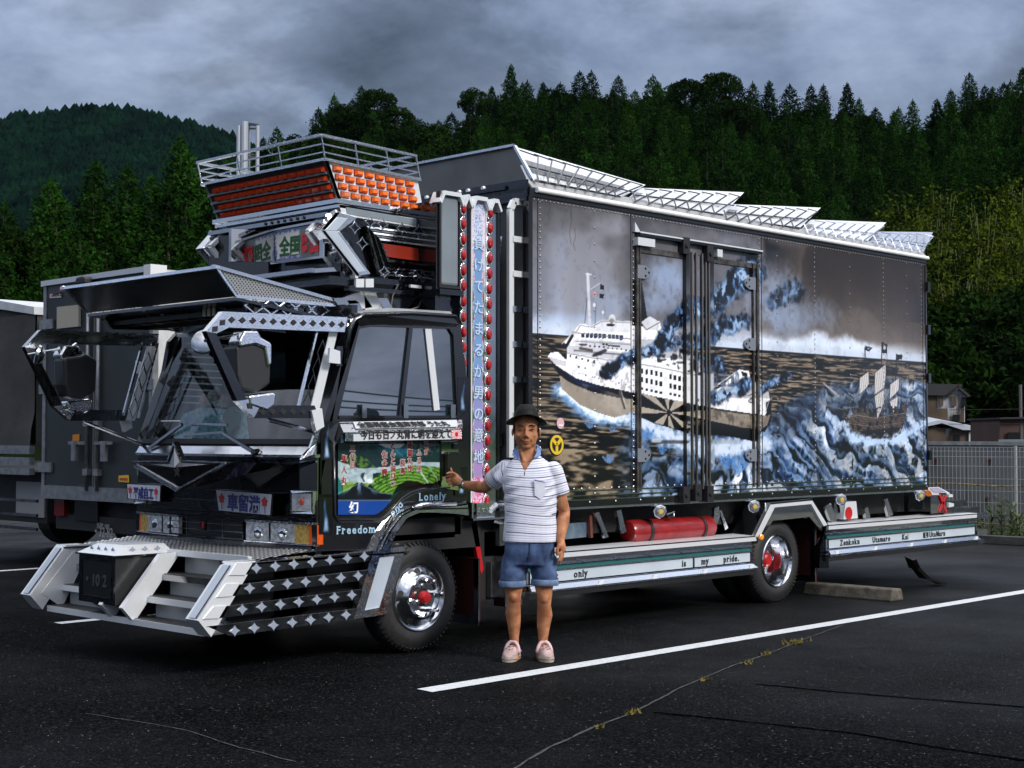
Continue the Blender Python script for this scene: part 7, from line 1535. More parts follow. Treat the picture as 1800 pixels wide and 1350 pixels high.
# ================================================================== neighbours and background things
# grey box truck behind, seen from its rear doors
GX, GY0, GY1 = 1.5, 5.85, 8.15
GZ0, GZ1 = .86, 3.28
gt = thing('box_truck', (4.5, 7.0, 0), 'plain dark grey box truck parked behind the decorated cab with closed rear doors', 'truck')
GB = mat('box_grey', (.017, .022, .024), .5, var=.16, vscale=3); ALU = mat('aluminium', (.22, .23, .24), .4, .6, var=.2, vscale=14)
MB().box((GX+.03, GY0, GZ0), (8.2, GY1, GZ1)).build('cargo_body', mat('box_white', (.48, .49, .50), .4, var=.1), gt)
mid = (GY0+GY1)/2+.0
for a, b in ((GY0+.07, mid-.01), (mid+.01, GY1-.07)): MB().box((GX, a, GZ0+.10), (GX+.035, b, GZ1-.16)).build('rear_door', GB, gt)
mb = MB(); mb.box((GX-.01, GY0-.01, GZ0-.06), (GX+.06, GY0+.06, GZ1)); mb.box((GX-.01, GY1-.06, GZ0-.06), (GX+.06, GY1+.01, GZ1)); mb.box((GX-.02, GY0, GZ0-.06), (GX+.06, GY1, GZ0+.09)); mb.build('door_frame', ALU, gt)
mb = MB(); mb.box((GX-.04, GY0-.02, GZ1-.03), (GX+.10, GY1+.02, GZ1+.03)); mb.build('top_rail', mat('rail_white', (.52, .54, .57), .35, .4), gt)
MB().box((GX-.0, GY0+.02, GZ1-.16), (GX+.04, GY1-.02, GZ1-.03)).build('top_panel', mat('top_dark', (.03, .033, .033), .4), gt)
mb = MB(); mb.box((GX-.06, GY0-.032, GZ1-.10), (GX+.14, GY0+.10, GZ1+.04)); mb.build('corner_cap', mat('cap_white', (.62, .63, .64), .4), gt)
for y in (GY0+.45, GY1-.5): MB().box((GX-.012, y, GZ1-.12), (GX, y+.16, GZ1-.07)).build('marker_light', mat('marker_dull', (.16, .02, .015), .3), gt)
for y in (mid-.10, mid+.12): MB().tube([(GX-.03, y, GZ0+.05), (GX-.03, y, GZ1-.18)], .022, 8).build('lock_rod', ALU, gt, smooth=True)
mb = MB(); mb.box((GX-.012, mid-.03, GZ0+.08), (GX, mid-.012, GZ1-.16)); mb.box((GX-.012, mid+.012, GZ0+.08), (GX, mid+.03, GZ1-.16)); mb.build('door_seal', mat('seal_grey', (.12, .12, .115), .6), gt)
for y in (mid-.10, mid+.12):
    for z in (1.08, 1.62, 3.0): MB().box((GX-.055, y-.05, z), (GX, y+.05, z+.07)).build('rod_bracket', ALU, gt)
    s = -1 if y < mid else 1; mb = MB(); mb.box((GX-.07, min(y, y+s*.34), 1.42), (GX-.045, max(y, y+s*.34), 1.455)); mb.box((GX-.09, y+s*.20-.035, 1.24), (GX-.04, y+s*.20+.035, 1.46)); mb.build('door_handle', ALU, gt)
for z in (1.10, 2.0, 2.75):
    for y, s in ((GY1-.0, -1), (GY0, 1)): MB().box((GX-.03, min(y-s*.06, y+s*.24), z), (GX-.005, max(y-s*.06, y+s*.24), z+.11)).build('hinge', ALU, gt)
def onG(px, py): return PX(px, py, GX-.006)
def gplate(name, pts, m, th=.004): return MB().slab([onG(*p) for p in pts], (-th, 0, 0)).build(name, m, gt)
gplate('cream_patch', [(104, 578), (142, 574), (142, 536), (104, 540)], mat('patch_cream', (.36, .33, .26), .5), .03)
bg = gplate('badge', [(88, 524), (108, 523), (108, 516), (88, 517)], mat('badge_white', (.5, .5, .5), .4)); text('PAMCO', onG(94, 523)+V(-.008, 0, .006), (0, -1, 0), (0, 0, 1), .06, INK, bg); gplate('badge_mark', [(90, 522), (94, 522), (94, 517.5), (90, 518)], REDP, .006)
gplate('warning_sticker', [(128, 776), (140, 775), (140, 763), (128, 764)], mat('sticker_orange', (.45, .16, .01), .5)); gplate('warning_sticker', [(209, 847), (227, 848), (227, 835), (209, 836)], YEL if 'sticker_yellow' in MATS else INK); gplate('red_sticker', [(97, 867), (112, 867), (112, 860), (97, 860)], mat('sticker_salmon', (.42, .10, .06), .5)); gplate('white_sticker', [(209, 870), (222, 871), (222, 862), (209, 862)], mat('badge_white'))
gplate('sticker_print', [(211, 844), (225, 845), (225, 840), (211, 840)], mat('print_red', (.4, .05, .02), .5), .007)
MB().slab([onG(146, 503), onG(166, 500), onG(166, 488), onG(160, 486), onG(150, 489)], (-.12, 0, 0)).build('rear_camera', INK, gt, bevel=.02)
mb = MB(); mb.box((GX+.2, GY0+.25, .5), (7.8, GY1-.25, .84)); mb.box((GX+.12, GY0+.1, .45), (GX+.2, GY1-.1, .62)); mb.build('chassis', MATTE, gt)
for y in (GY0+.18, GY1-.35): mb = MB(); mb.box((GX+.08, y, .60), (GX+.16, y+.22, .80)); mb.build('tail_light', mat('tail_red', (.13, .008, .008), .2), gt)
for y in (GY0+.2, GY1-.2): 
    for x in (3.2, 7.0): MB().lathe((x, y, .42), (0, 1, 0), [(-.15, .2), (-.15, .38), (-.11, .42), (.11, .42), (.15, .38), (.15, .2)], 24).build('wheel', RUBBER, gt)
MB().box((GX+.10, GY0+1.25, .56), (GX+.11, GY0+1.75, .80)).build('number_plate', mat('plate_dark'), gt)
np_ = text('・32-82', PX(163, 942, GX+.09), (0, -1, 0), (0, 0, 1), .15, mat('plate_text', (.30, .31, .30), .5), gt, sx=.85); text('浜松 100', PX(170, 928, GX+.09), (0, -1, 0), (0, 0, 1), .07, mat('plate_text'), gt)
mb = MB(); mb.box((8.2, GY0+.1, .6), (9.8, GY1-.1, 2.6)); mb.build('cab', mat('cab_white', (.5, .5, .5), .3), gt, bevel=.1)
# tarpaulin truck at the far left
tt = thing('tarpaulin_truck', (4.5, 10.2, 0), 'flatbed truck covered with a grey tarpaulin parked beyond the grey box truck', 'truck')
TX, TY0, TY1 = 1.7, 8.75, 11.1
n = 14; prof = []
mb = MB(); ys = np.linspace(TY0, TY1, n); zs = np.linspace(1.40, 2.98, 9); vs = []
for z in zs:
    for y in ys: vs.append((TX+.04*mnoise.noise((y*1.7, z*1.3, 3))-.03*(z < 1.6), y, z))
fs = [(j*n+i, j*n+i+1, (j+1)*n+i+1, (j+1)*n+i) for j in range(8) for i in range(n-1)]; k0 = len(vs)
for x in (TX, TX+5.5):
    for y, z in ((TY0, 2.98), ((TY0+TY1)/2, 3.12), (TY1, 2.98), (TY1, 1.4), (TY0, 1.4)): vs.append((x+.03, y, z))
fs += [(k0, k0+5, k0+6, k0+1), (k0+1, k0+6, k0+7, k0+2), (k0, k0+4, k0+9, k0+5), (k0+2, k0+7, k0+8, k0+3), (k0, k0+1, k0+2)]
mb.add(vs, fs); mb.build('tarpaulin', mat('tarp_grey', (.040, .039, .037), .75, var=.25, vscale=2.5, bump=.6, bscale=7), tt, smooth=True, angle=35)
mb = MB(); mb.slab([(TX-.03, TY0-.03, 2.97), (TX-.03, (TY0+TY1)/2, 3.13), (TX-.03, TY1, 2.97), (TX-.03, TY1, 3.06), (TX-.03, (TY0+TY1)/2, 3.24), (TX-.03, TY0-.03, 3.06)], (5.6, 0, 0)); mb.build('top_cover', mat('tarp_white', (.46, .48, .50), .5, var=.1), tt)
for z, h in ((1.30, .10), (1.17, .09), (1.05, .08)): MB().box((TX-.05, TY0, z), (TX+.02, TY1, z+h)).build('tail_board', ALU, tt)
mb = MB(); mb.box((TX+.3, TY0+.2, .45), (7, TY1-.2, 1.05)); mb.build('chassis', MATTE, tt)
MB().box((TX+.28, TY0+.25, .52), (TX+.30, TY0+.95, .95)).build('mud_flap', mat('flap_white', (.30, .30, .30), .5), tt)
for z in (.75, .58, .42): MB().bar((TX-.1, TY0-.3, z), (TX-.1, TY1, z), .03, .035).build('guard_bar', STEEL, tt)
for x in (3.4, 6.6):
    for y in (TY0+.2, TY1-.2): MB().lathe((x, y, .45), (0, 1, 0), [(-.15, .2), (-.15, .42), (.15, .42), (.15, .2)], 20).build('wheel', RUBBER, tt)
# concrete wheel stop
ws = MB(); ws.slab([(5.12, -.72, 0), (5.36, -.72, 0), (5.32, -.72, .11), (5.16, -.72, .11)], (0, .95, 0)); w = ws.build('wheel_stop', mat('stop_concrete', (.075, .065, .05), .85, bump=.6, bscale=40, var=.4, vscale=12), None, bevel=.015); tag(w, 'short concrete wheel stop on the asphalt behind the rear wheel', 'wheel stop')
# kerb, verge, fence and concrete wall at the right
KX = 12.7
tag(MB().box((KX, -8, 0), (KX+.15, 40, .12)).build('kerb', mat('kerb_dark', (.05, .05, .048), .8, var=.3), None, bevel=.01), kind='structure'); tag(MB().box((KX+.15, -8, 0), (40, 40, .09)).build('verge', mat('verge_soil', (.03, .032, .018), .95, var=.6, vscale=4), None), 'earth verge behind the kerb', kind='structure')
FX = 13.45; fe_ = thing('mesh_fence', (FX, 3, 0), 'silver welded wire mesh fence in front of the grey concrete wall', 'fence')
WIRE = mat('wire_zinc', (.44, .46, .46), .4, .6); mb = MB(); y = -3.0
while y < 9.0: mb.bar((FX, y, .16), (FX, y, 1.36), .006, .006); y += .062
for z in (.16, .22, .36, .55, .72, .90, 1.08, 1.22, 1.30, 1.36): mb.bar((FX-.008, -3, z), (FX-.008, 9, z), .008, .008)
tag(mb.build('wire_mesh', WIRE, fe_, fix=False), kind='stuff')
for y in (-2.0, 0.02, 2.04, 4.06, 6.1, 8.1): MB().tube([(FX+.03, y, 0), (FX+.03, y, 1.38)], .024, 8).build('post', WIRE, fe_)
rope = MB(); 
for z in (.80, .24):
    rope.tube([(FX+.12, -3+k*.25, z+.012*math.sin(k*1.1)) for k in range(50)], .013, 6)
rp = rope.build('rope', mat('rope_yellow', (.30, .20, .02), .7, col2=(.02, .02, .02), vscale=26), None); tag(rp, 'yellow and black striped rope strung along the wire fence', 'rope')
cw = MB(); WX = 14.7; wall_t = thing('concrete_wall', (WX, 3, 0), 'long grey concrete wall behind the wire mesh fence', 'wall')
CON = mat('wall_concrete', (.115, .116, .118), .85, bump=.35, bscale=12, var=.25, vscale=1.2, vdetail=9)
for k in range(7): y = -4+k*1.86; MB().box((WX, y, .0), (WX+.18, y+1.85, 1.38)).build('wall_panel', CON, wall_t)
mb = MB(); mb.box((WX-.03, -4, 1.385), (WX+.21, 9.02, 1.44)); mb.build('coping', mat('coping_pale', (.22, .23, .235), .8, var=.2), wall_t)
st_ = mat('rust_stain', (.045, .012, .010), .9)
for k in range(13):
    for z in (1.14, .55): mb = MB(); y = -3.6+k*.95+random.uniform(-.05, .05); mb.lathe((WX-.001, y, z), (-1, 0, 0), [(0, .035), (.004, .02)], 8); mb.slab([(WX-.002, y-.03, z), (WX-.002, y+.05, z+.01), (WX-.002, y+.02, z-.10), (WX-.002, y-.01, z-.08)], (-.001, 0, 0)); mb.build('tie_stain', st_, wall_t)
for k in range(9):
    y = -1.6+k*.52+random.uniform(-.06, .06); h = 1.98+random.uniform(-.08, .10); mb = MB(); mb.tube([(WX+.5, y, 1.0), (WX+.5, y, h-.05), (WX+.5, y+.03, h), (WX+.5, y+.07, h-.02), (WX+.5, y+.09, h-.08)], .014, 6); q = mb.build('garden_stake', mat('stake_brown', (.055, .030, .022), .7), None); tag(q, 'thin brown hooked garden stake rising above the concrete wall', 'stake', 'garden stakes behind the wall')
for z in (1.72, 1.95): q = MB().bar((WX+.52, -2, z), (WX+.52, 4, z), .010, .010).build('stake_wire', mat('stake_brown'), None); tag(q, 'upper wire strung between the garden stakes' if z > 1.8 else 'lower wire strung between the garden stakes', 'wire')
# weeds along the fence
WEED = mat('weed_leaf', (.075, .115, .022), .7, var=.45, vscale=6)
for i, (px, py, h, n) in enumerate(((1752, 888, .62, 90), (1738, 920, .4, 60), (1765, 925, .42, 70), (1790, 925, .45, 70), (1732, 940, .3, 50), (1775, 945, .3, 60), (1798, 945, .3, 50), (1700, 915, .35, 40), (1715, 930, .3, 40))):
    c = PX(px, 948, 13.2); c = V(13.2+random.uniform(-.15, .3), c.y, .09); mb = MB()
    for k in range(n):
        z = h*random.random(); a = random.uniform(0, 6.28); l = random.uniform(.06, .16); r0 = .05*random.random(); b_ = c+V(math.cos(a)*r0, math.sin(a)*r0, z); d = V(math.cos(a), math.sin(a), random.uniform(-.1, .7)); w = d.cross(V(0, 0, 1)).normalized()*.016
        mb.add([b_, b_+d*l*.5+w, b_+d*l, b_+d*l*.5-w], [(0, 1, 2, 3)])
    root = thing('weed', c, 'tall leafy green weed growing through the wire fence' if i == 0 else 'low leafy green weed at the foot of the wire fence', 'plant', None if i == 0 else 'low weeds along the fence'); mb.build('leaves', WEED, root, fix=False)
    MB().tube([c+V(0, 0, -.05), c+V(.01, .01, h)], [.012, .005], 6).build('stem', WEED, root)
mb = MB()
for k in range(1500):
    p = V(random.uniform(12.9, 14.4), random.uniform(-1.0, 5.0), .09); h = random.uniform(.05, .22); d = V(random.gauss(0, .05), random.gauss(0, .05), 0); w = V(.006, .006, 0); mb.add([p-w, p+w, p+d+V(0, 0, h)], [(0, 1, 2)])
tag(mb.build('grass', WEED, None, fix=False), 'grass on the verge', kind='stuff')
# houses beyond the wall (built far away, in their own axes: right, back, up)
RGT = V(RIGHT.x, RIGHT.y, 0).normalized(); BCK = V(FWD.x, FWD.y, 0).normalized()
def hs(d, m_): 
    o = AD(0, 0, d)
    def f(px, py, back=0.0): p = AD(px, py, d); return p+BCK*back
    return f
PLAS = mat('plaster_white', (.42, .43, .45), .8, var=.12, vscale=.6); TILE = mat('roof_tile_dark', (.022, .022, .024), .5, bump=.6, bscale=2.5); TIN = mat('tin_roof', (.46, .50, .56), .35, .3, var=.12, vscale=.8); WOOD = mat('house_wood', (.07, .048, .032), .8, var=.3, vscale=.7); DG = mat('dark_pane', (.012, .013, .015), .1)
def house(name, d, label, walls, roofs, panes, depth=7.0):
    f = hs(d, 0); root = thing(name, f(*walls[0][0][0]), label, 'house')
    for pts, m in walls: MB().slab([f(*p) for p in pts], BCK*depth).build('wall', m, root)
    for pts, m, up in roofs:
        a = [f(*p)-BCK*.5 for p in pts]; MB().slab(a, BCK*(depth+1)+V(0, 0, up)).build('roof', m, root)
    for pts, m in panes: MB().slab([f(*p)-BCK*.08 for p in pts], -BCK*.12).build('window', m, root)
    return root
house('white_house', 150, 'two storey white house with a dark tiled roof seen past the box corner', [([(1590, 742), (1695, 742), (1695, 692), (1590, 692)], WOOD), ([(1666, 742), (1696, 742), (1696, 692), (1681, 682), (1666, 692)], PLAS), ([(1648, 718), (1666, 718), (1666, 695), (1648, 695)], PLAS)], [([(1585, 695), (1672, 695), (1690, 676), (1600, 674)], TILE, 0.0), ([(1660, 694), (1681, 677), (1704, 696), (1700, 698), (1681, 682), (1664, 697)], TILE, 0.0)], [([(1671, 714), (1680, 714), (1680, 696), (1671, 696)], WOOD), ([(1650, 714), (1657, 714), (1657, 697), (1650, 697)], WOOD), ([(1690, 714), (1697, 714), (1697, 698), (1690, 698)], DG), ([(1674, 740), (1686, 740), (1686, 729), (1674, 729)], DG)])
house('low_house', 125, 'low brown shed with a pale metal roof behind the concrete wall', [([(1580, 790), (1729, 790), (1729, 752), (1580, 752)], WOOD), ([(1663, 790), (1674, 790), (1674, 754), (1663, 754)], mat('shed_blue', (.26, .32, .36), .6))], [([(1580, 744), (1625, 744), (1645, 739), (1653, 739), (1740, 756), (1690, 756), (1653, 744), (1625, 750), (1580, 752)], TIN, .6)], [([(1702, 788), (1709, 788), (1709, 760), (1702, 760)], PLAS), ([(1676, 788), (1686, 788), (1686, 764), (1676, 764)], DG)])
house('brown_shed', 110, 'plain reddish brown shed standing right of the low house', [([(1757, 785), (1850, 785), (1850, 735), (1757, 737)], mat('shed_brown', (.055, .030, .026), .8, var=.2, vscale=.5))], [([(1754, 737), (1852, 735), (1852, 732), (1754, 734)], TILE, 0)], [([(1770, 782), (1790, 782), (1790, 760), (1770, 760)], DG)])
pl = MB(); p0 = AD(1795, 790, 110); pl.tube([V(p0.x, p0.y, 0), V(p0.x, p0.y, AD(1795, 676, 110).z)], .12, 8); tag(pl.build('utility_pole', mat('pole_grey', (.08, .08, .08), .8), None), 'slender grey utility pole rising behind the brown shed', 'pole')
q = AD(1755, 776, 90); tag(MB().box((q.x, q.y, q.z-.3), (q.x+2.5, q.y-2.2, q.z+.12)).build('pale_ledge', mat('ledge_pale', (.30, .36, .34), .6), None), 'pale green ledge just above the concrete wall at right', 'ledge')
# steel post frame rising behind the roof rack
sf = thing('post_frame', AD(436, 330, 70)+V(0, 0, -12), 'pale steel post frame rising behind the roof rack against the sky', 'frame')
PALE = mat('pale_steel', (.34, .37, .42), .45, .3)
def pst(px, top, w, d=70, bot=420): a, b = AD(px, top, d), AD(px, bot, d); MB().tube([V(a.x, a.y, -.5), a], w, 10).build('post', PALE, sf)
pst(420, 221, .11); pst(430, 214, .17); pst(437, 217, .09, 70.5); pst(453, 221, .09)
mb = MB(); mb.bar(AD(437, 218, 70.5), AD(453, 220, 70), .12, .12); mb.bar(AD(437, 226, 70.5), AD(450, 226, 70), .06, .08); mb.bar(AD(420, 224, 70), AD(430, 221, 70), .1, .1); mb.bar(AD(419, 276, 70), AD(455, 279, 70), .2, .16); mb.bar(AD(425, 271, 70), AD(448, 272, 70), .07, .07); mb.build('cross_beam', mat('beam_slate', (.06, .07, .08), .5), sf)
# ================================================================== the man
BASE = PZ(930, 1160); D0 = float((BASE-Vector(CAM)).dot(FWD))
man = thing('person', BASE, 'man in black straw hat, striped polo shirt and denim shorts holding the truck door handle', 'person')
def Hp(px, py, dd=0.0): return AD(px, py, D0+dd)
M1 = D0/FOC                              # metres per photo pixel at the man's distance
UP = V(0, 0, 1); RT_ = RGT; BK = BCK
class Body(MB):
    def ell(s, c, rx, rb, rz, n=14, m=10, tilt=0.0, M=None):
        vs = []; c = Vector(c)
        R_ = Matrix.Rotation(tilt, 3, BK) if tilt else None
        for j in range(m+1):
            ph = -math.pi/2+math.pi*j/m
            for i in range(n):
                th = 2*math.pi*i/n; d = RT_*(rx*math.cos(ph)*math.cos(th))+BK*(rb*math.cos(ph)*math.sin(th))+UP*(rz*math.sin(ph))
                if R_: d = R_@d
                if M: d = M@d
                vs.append(c+d)
        return s.add(vs, [(j*n+i, j*n+(i+1) % n, (j+1)*n+(i+1) % n, (j+1)*n+i) for j in range(m) for i in range(n)])
    def loft(s, rings, n=22, e=2.3):
        """rings: (centre, half width to the right, half depth) - horizontal superellipses"""
        vs = []
        for c, rx, rb in rings:
            for i in range(n):
                t = 2*math.pi*i/n; a, b = math.cos(t), math.sin(t); vs.append(Vector(c)+RT_*(rx*math.copysign(abs(a)**(2/e), a))+BK*(rb*math.copysign(abs(b)**(2/e), b)))
        m = len(rings)
        return s.add(vs, [(j*n+i, j*n+(i+1) % n, (j+1)*n+(i+1) % n, (j+1)*n+i) for j in range(m-1) for i in range(n)]+[tuple(reversed(range(n))), tuple((m-1)*n+i for i in range(n))])
    def skin(s, name, m, parent, vox, smooth=6, fac=.5):
        me = s.mesh('tmp', None); o = bpy.data.objects.new('tmp', me); COL.objects.link(o)
        b = bmesh.new(); b.from_mesh(me); bmesh.ops.recalc_face_normals(b, faces=b.faces); b.to_mesh(me); b.free()
        r = o.modifiers.new('r', 'REMESH'); r.mode = 'VOXEL'; r.voxel_size = vox
        if smooth: sm = o.modifiers.new('s', 'SMOOTH'); sm.iterations = smooth; sm.factor = fac
        dg = bpy.context.evaluated_depsgraph_get(); me2 = bpy.data.meshes.new_from_object(o.evaluated_get(dg)); bpy.data.objects.remove(o); bpy.data.meshes.remove(me)
        me2.name = name; me2.materials.clear(); me2.materials.append(m)
        for p in me2.polygons: p.use_smooth = True
        ob = bpy.data.objects.new(name, me2); COL.objects.link(ob)
        if parent is not None: attach(ob, parent)
        return ob
def skinmat():
    m = mat('skin', (.42, .185, .085), .52, var=0, bump=.10, bscale=120, spec=.22); t = m.node_tree; p = t.nodes['Principled BSDF']
    co = t.nodes.new('ShaderNodeTexCoord'); n = t.nodes.new('ShaderNodeTexNoise'); n.inputs['Scale'].default_value = 16; n.inputs['Detail'].default_value = 5; t.links.new(co.outputs['Object'], n.inputs['Vector'])
    r = t.nodes.new('ShaderNodeValToRGB'); t.links.new(n.outputs['Fac'], r.inputs[0]); r.color_ramp.elements[0].position = .3; r.color_ramp.elements[0].color = (.25, .088, .042, 1); r.color_ramp.elements[1].position = .7; r.color_ramp.elements[1].color = (.50, .235, .118, 1)
    t.links.new(r.outputs[0], p.inputs['Base Color']); p.inputs['Subsurface Weight'].default_value = .12; p.inputs['Subsurface Radius'].default_value = (.010, .004, .002); p.inputs['Subsurface Scale'].default_value = .6
    return m
SKIN = skinmat()
B = Body()
# joints
shL, shR = Hp(893, 822, .06), Hp(973, 824, -.02)
wrL = PY(813, 852, -.17); elL = lerp(shL, wrL, .53)+V(0, 0, -.075)+RT_*(.01)
wrR, elR = Hp(985, 950, -.05), Hp(992, 900, .03)
hipL, hipR = Hp(905, 985), Hp(954, 985); knL, knR = Hp(903, 1048, -.03), Hp(957, 1050, -.03); anL, anR = Hp(904, 1140, .03), Hp(954, 1143, .03)
# torso and neck (kept just inside the clothes)
B.loft([(Hp(930, 992), .150, .095), (Hp(930, 960), .155, .105), (Hp(931, 920), .150, .105), (Hp(932, 870), .165, .110), (Hp(931, 838), .172, .100), (Hp(930, 818), .135, .080), (Hp(928, 806), .070, .060), (Hp(927, 798, .005), .055, .055), (Hp(926, 782, .005), .052, .055)])
# legs
def leg(hip, kn, an, out):
    B.tube([hip, lerp(hip, kn, .45), lerp(hip, kn, .82), kn, lerp(kn, an, .14), lerp(kn, an, .33)+RT_*.006*out+BK*.018, lerp(kn, an, .55)+BK*.012, lerp(kn, an, .80), an, an+V(0, 0, -.05)], [.085, .076, .058, .051, .046, .054, .045, .032, .031, .034], 14)
    B.ell(kn-BK*.028, .034, .030, .042); B.ell(an+RT_*.026+V(0, 0, .004), .016, .018, .018, 8, 6); B.ell(an-RT_*.026+V(0, 0, .004), .016, .018, .018, 8, 6)
    B.ell(an-BK*.05+V(0, 0, -.05), .036, .085, .032)
leg(hipL, knL, anL, -1); leg(hipR, knR, anR, 1)
# arms
B.tube([shL, lerp(shL, elL, .5), elL, lerp(elL, wrL, .3), lerp(elL, wrL, .7), wrL], [.052, .047, .041, .043, .034, .027], 12)
B.tube([shR, lerp(shR, elR, .5), elR, lerp(elR, wrR, .3), lerp(elR, wrR, .7), wrR], [.050, .046, .040, .044, .035, .028], 12)
# hand on the handle: palm, four fingers curling round the handle, index pointing up along it, thumb to the side
pcL = PY(801, 843, -.105); d = (pcL-wrL).normalized()
B.tube([wrL, lerp(wrL, pcL, .6), pcL, PY(796, 839, -.085)], [.027, .034, .036, .028], 10)
def fing(pts, rs): B.tube(pts, rs, 8)
fing([PY(797, 837, -.09), PY(794, 829, -.075), PY(792, 822, -.060)], [.012, .010, .0075])
fing([PY(795, 838, -.085), PY(789, 837, -.075), PY(785, 838, -.070), PY(783, 841, -.066)], [.013, .012, .010, .008])
fing([PY(796, 842, -.09), PY(790, 843, -.078), PY(786, 845, -.070), PY(785, 848, -.066)], [.013, .012, .010, .008])
fing([PY(799, 847, -.095), PY(793, 849, -.085), PY(789, 851, -.075), PY(789, 853, -.07)], [.013, .011, .009, .008])
fing([PY(803, 851, -.105), PY(797, 854, -.092), PY(794, 855, -.08)], [.012, .010, .007])
fing([PY(805, 838, -.12), PY(797, 832, -.115), PY(790, 831, -.105), PY(784, 833, -.10)], [.016, .013, .011, .008])
# hanging hand
pcR = Hp(987, 963, -.06); B.ell(pcR, .026, .040, .045); B.tube([wrR, pcR, Hp(988, 970, -.062)], [.028, .032, .028], 10)
for k, (dx, dd, L, r) in enumerate(((-2, -.095, 17, .0115), (-.5, -.075, 20, .012), (.8, -.052, 19, .0115), (1.6, -.032, 15, .0105))):
    a = Hp(988+dx, 970, dd); fing([a, Hp(987.5+dx, 970+L*.5, dd), Hp(985+dx, 970+L*.85, dd-.006), Hp(982.5+dx, 970+L, dd-.004)], [r, r*.95, r*.85, r*.65])
fing([Hp(984, 957, -.095), Hp(980, 965, -.108), Hp(979, 972, -.11), Hp(979.5, 977, -.105)], [.015, .013, .011, .008])
# head
hc = Hp(925, 752, .01)
B.ell(hc+V(0, 0, .012), .082, .098, .100, 20, 14); B.ell(Hp(925, 766, -.020), .079, .074, .072, 18, 12); B.ell(Hp(925, 783.5, -.042), .040, .036, .026); B.ell(Hp(925, 777, -.022), .069, .058, .044)
for s in (-1, 1):
    B.ell(Hp(925+s*12.5, 765, -.062), .024, .020, .020); B.ell(Hp(925+s*11, 748.5, -.074), .023, .012, .009); B.ell(Hp(925+s*23.8, 760, .016), .009, .016, .028, tilt=0)
    B.ell(Hp(925+s*3.6, 768.3, -.094), .0085, .011, .008); B.ell(Hp(925+s*7.0, 771, -.080), .012, .012, .016)
B.tube([Hp(925, 749, -.080), Hp(925, 757, -.092), Hp(925, 764, -.105), Hp(925, 767.5, -.108)], [.009, .0095, .0125, .0135], 10)
B.ell(Hp(926, 774.8, -.086), .021, .010, .0065); B.ell(Hp(926, 778.6, -.084), .018, .010, .0065)
B.tube([Hp(925, 784, .01), Hp(926, 800, .02), Hp(927, 815, .02)], [.056, .054, .062], 14); 
for s in (-1, 1): B.tube([Hp(926+s*13, 783, .0), Hp(927+s*6, 812, -.06)], [.014, .016], 8)
body = B.skin('body', SKIN, man, .0055, 5, .5)
# eyes, brows, lips, hair
EW = mat('eye_white', (.40, .34, .28), .25); EI = mat('eye_dark', (.012, .008, .006), .12); HAIR = mat('hair', (.022, .020, .019), .6, var=.5, vscale=80); LIP = mat('lips', (.34, .12, .075), .4); FOLD = mat('skin_fold', (.20, .068, .030), .5)
for s in (-1, 1):
    c = Hp(925+s*10.8, 755.2, -.080); e = Body(); e.ell(c, .0130, .006, .0042); e = e.build('eye', EW, man, smooth=True)
    q = Body(); q.ell(c-BK*.003, .0048, .005, .0042, 10, 8); q.build('iris', EI, e, smooth=True)
    q = Body(); q.tube([Hp(925+s*5.2, 755.8, -.085), Hp(925+s*10.5, 753.6, -.0895), Hp(925+s*15.8, 755.2, -.080)], [.0016, .0026, .0016], 6); q.tube([Hp(925+s*6, 757.5, -.085), Hp(925+s*11, 758.6, -.086), Hp(925+s*15.5, 756.8, -.079)], [.001, .0014, .001], 6); q.build('eyelid', FOLD, e, smooth=True)
    q = Body(); q.tube([Hp(925+s*4.5, 748.5, -.087), Hp(925+s*10, 746.6, -.091), Hp(925+s*16.5, 749, -.079)], [.0026, .0036, .002], 6); q.build('eyebrow', HAIR, man, smooth=True)
    q = Body(); q.tube([Hp(925+s*7.4, 768, -.090), Hp(925+s*9.6, 772, -.086), Hp(925+s*9.8, 776, -.080)], [.0008, .0014, .0008], 5); q.build('cheek_fold', FOLD, man, smooth=True)
    q = Body(); q.ell(Hp(925+s*21.6, 752, .02), .008, .05, .034); q.build('hair', HAIR, man, smooth=True)
q = Body(); q.tube([Hp(919.5, 777, -.090), Hp(923.5, 776.2, -.0965), Hp(926, 776.7, -.0975), Hp(929, 776.2, -.096), Hp(933, 777.2, -.089)], [.001, .0018, .002, .0018, .001], 6); q.build('mouth_line', FOLD, man, smooth=True)
q = Body(); q.ell(Hp(926, 778.6, -.0885), .0165, .007, .0048); q.ell(Hp(926, 774.9, -.0895), .019, .0068, .0040); q.build('lips', LIP, man, smooth=True)
q = Body(); q.ell(hc+BK*.045+V(0, 0, -.02), .080, .066, .075); q.build('hair', HAIR, man, smooth=True)
q = Body()
for s in (-1, 1): q.tube([Hp(925+s*1.7, 744.5, -.0895), Hp(925+s*1.5, 749.5, -.090)], .0009, 5)
q.build('frown_line', FOLD, man)
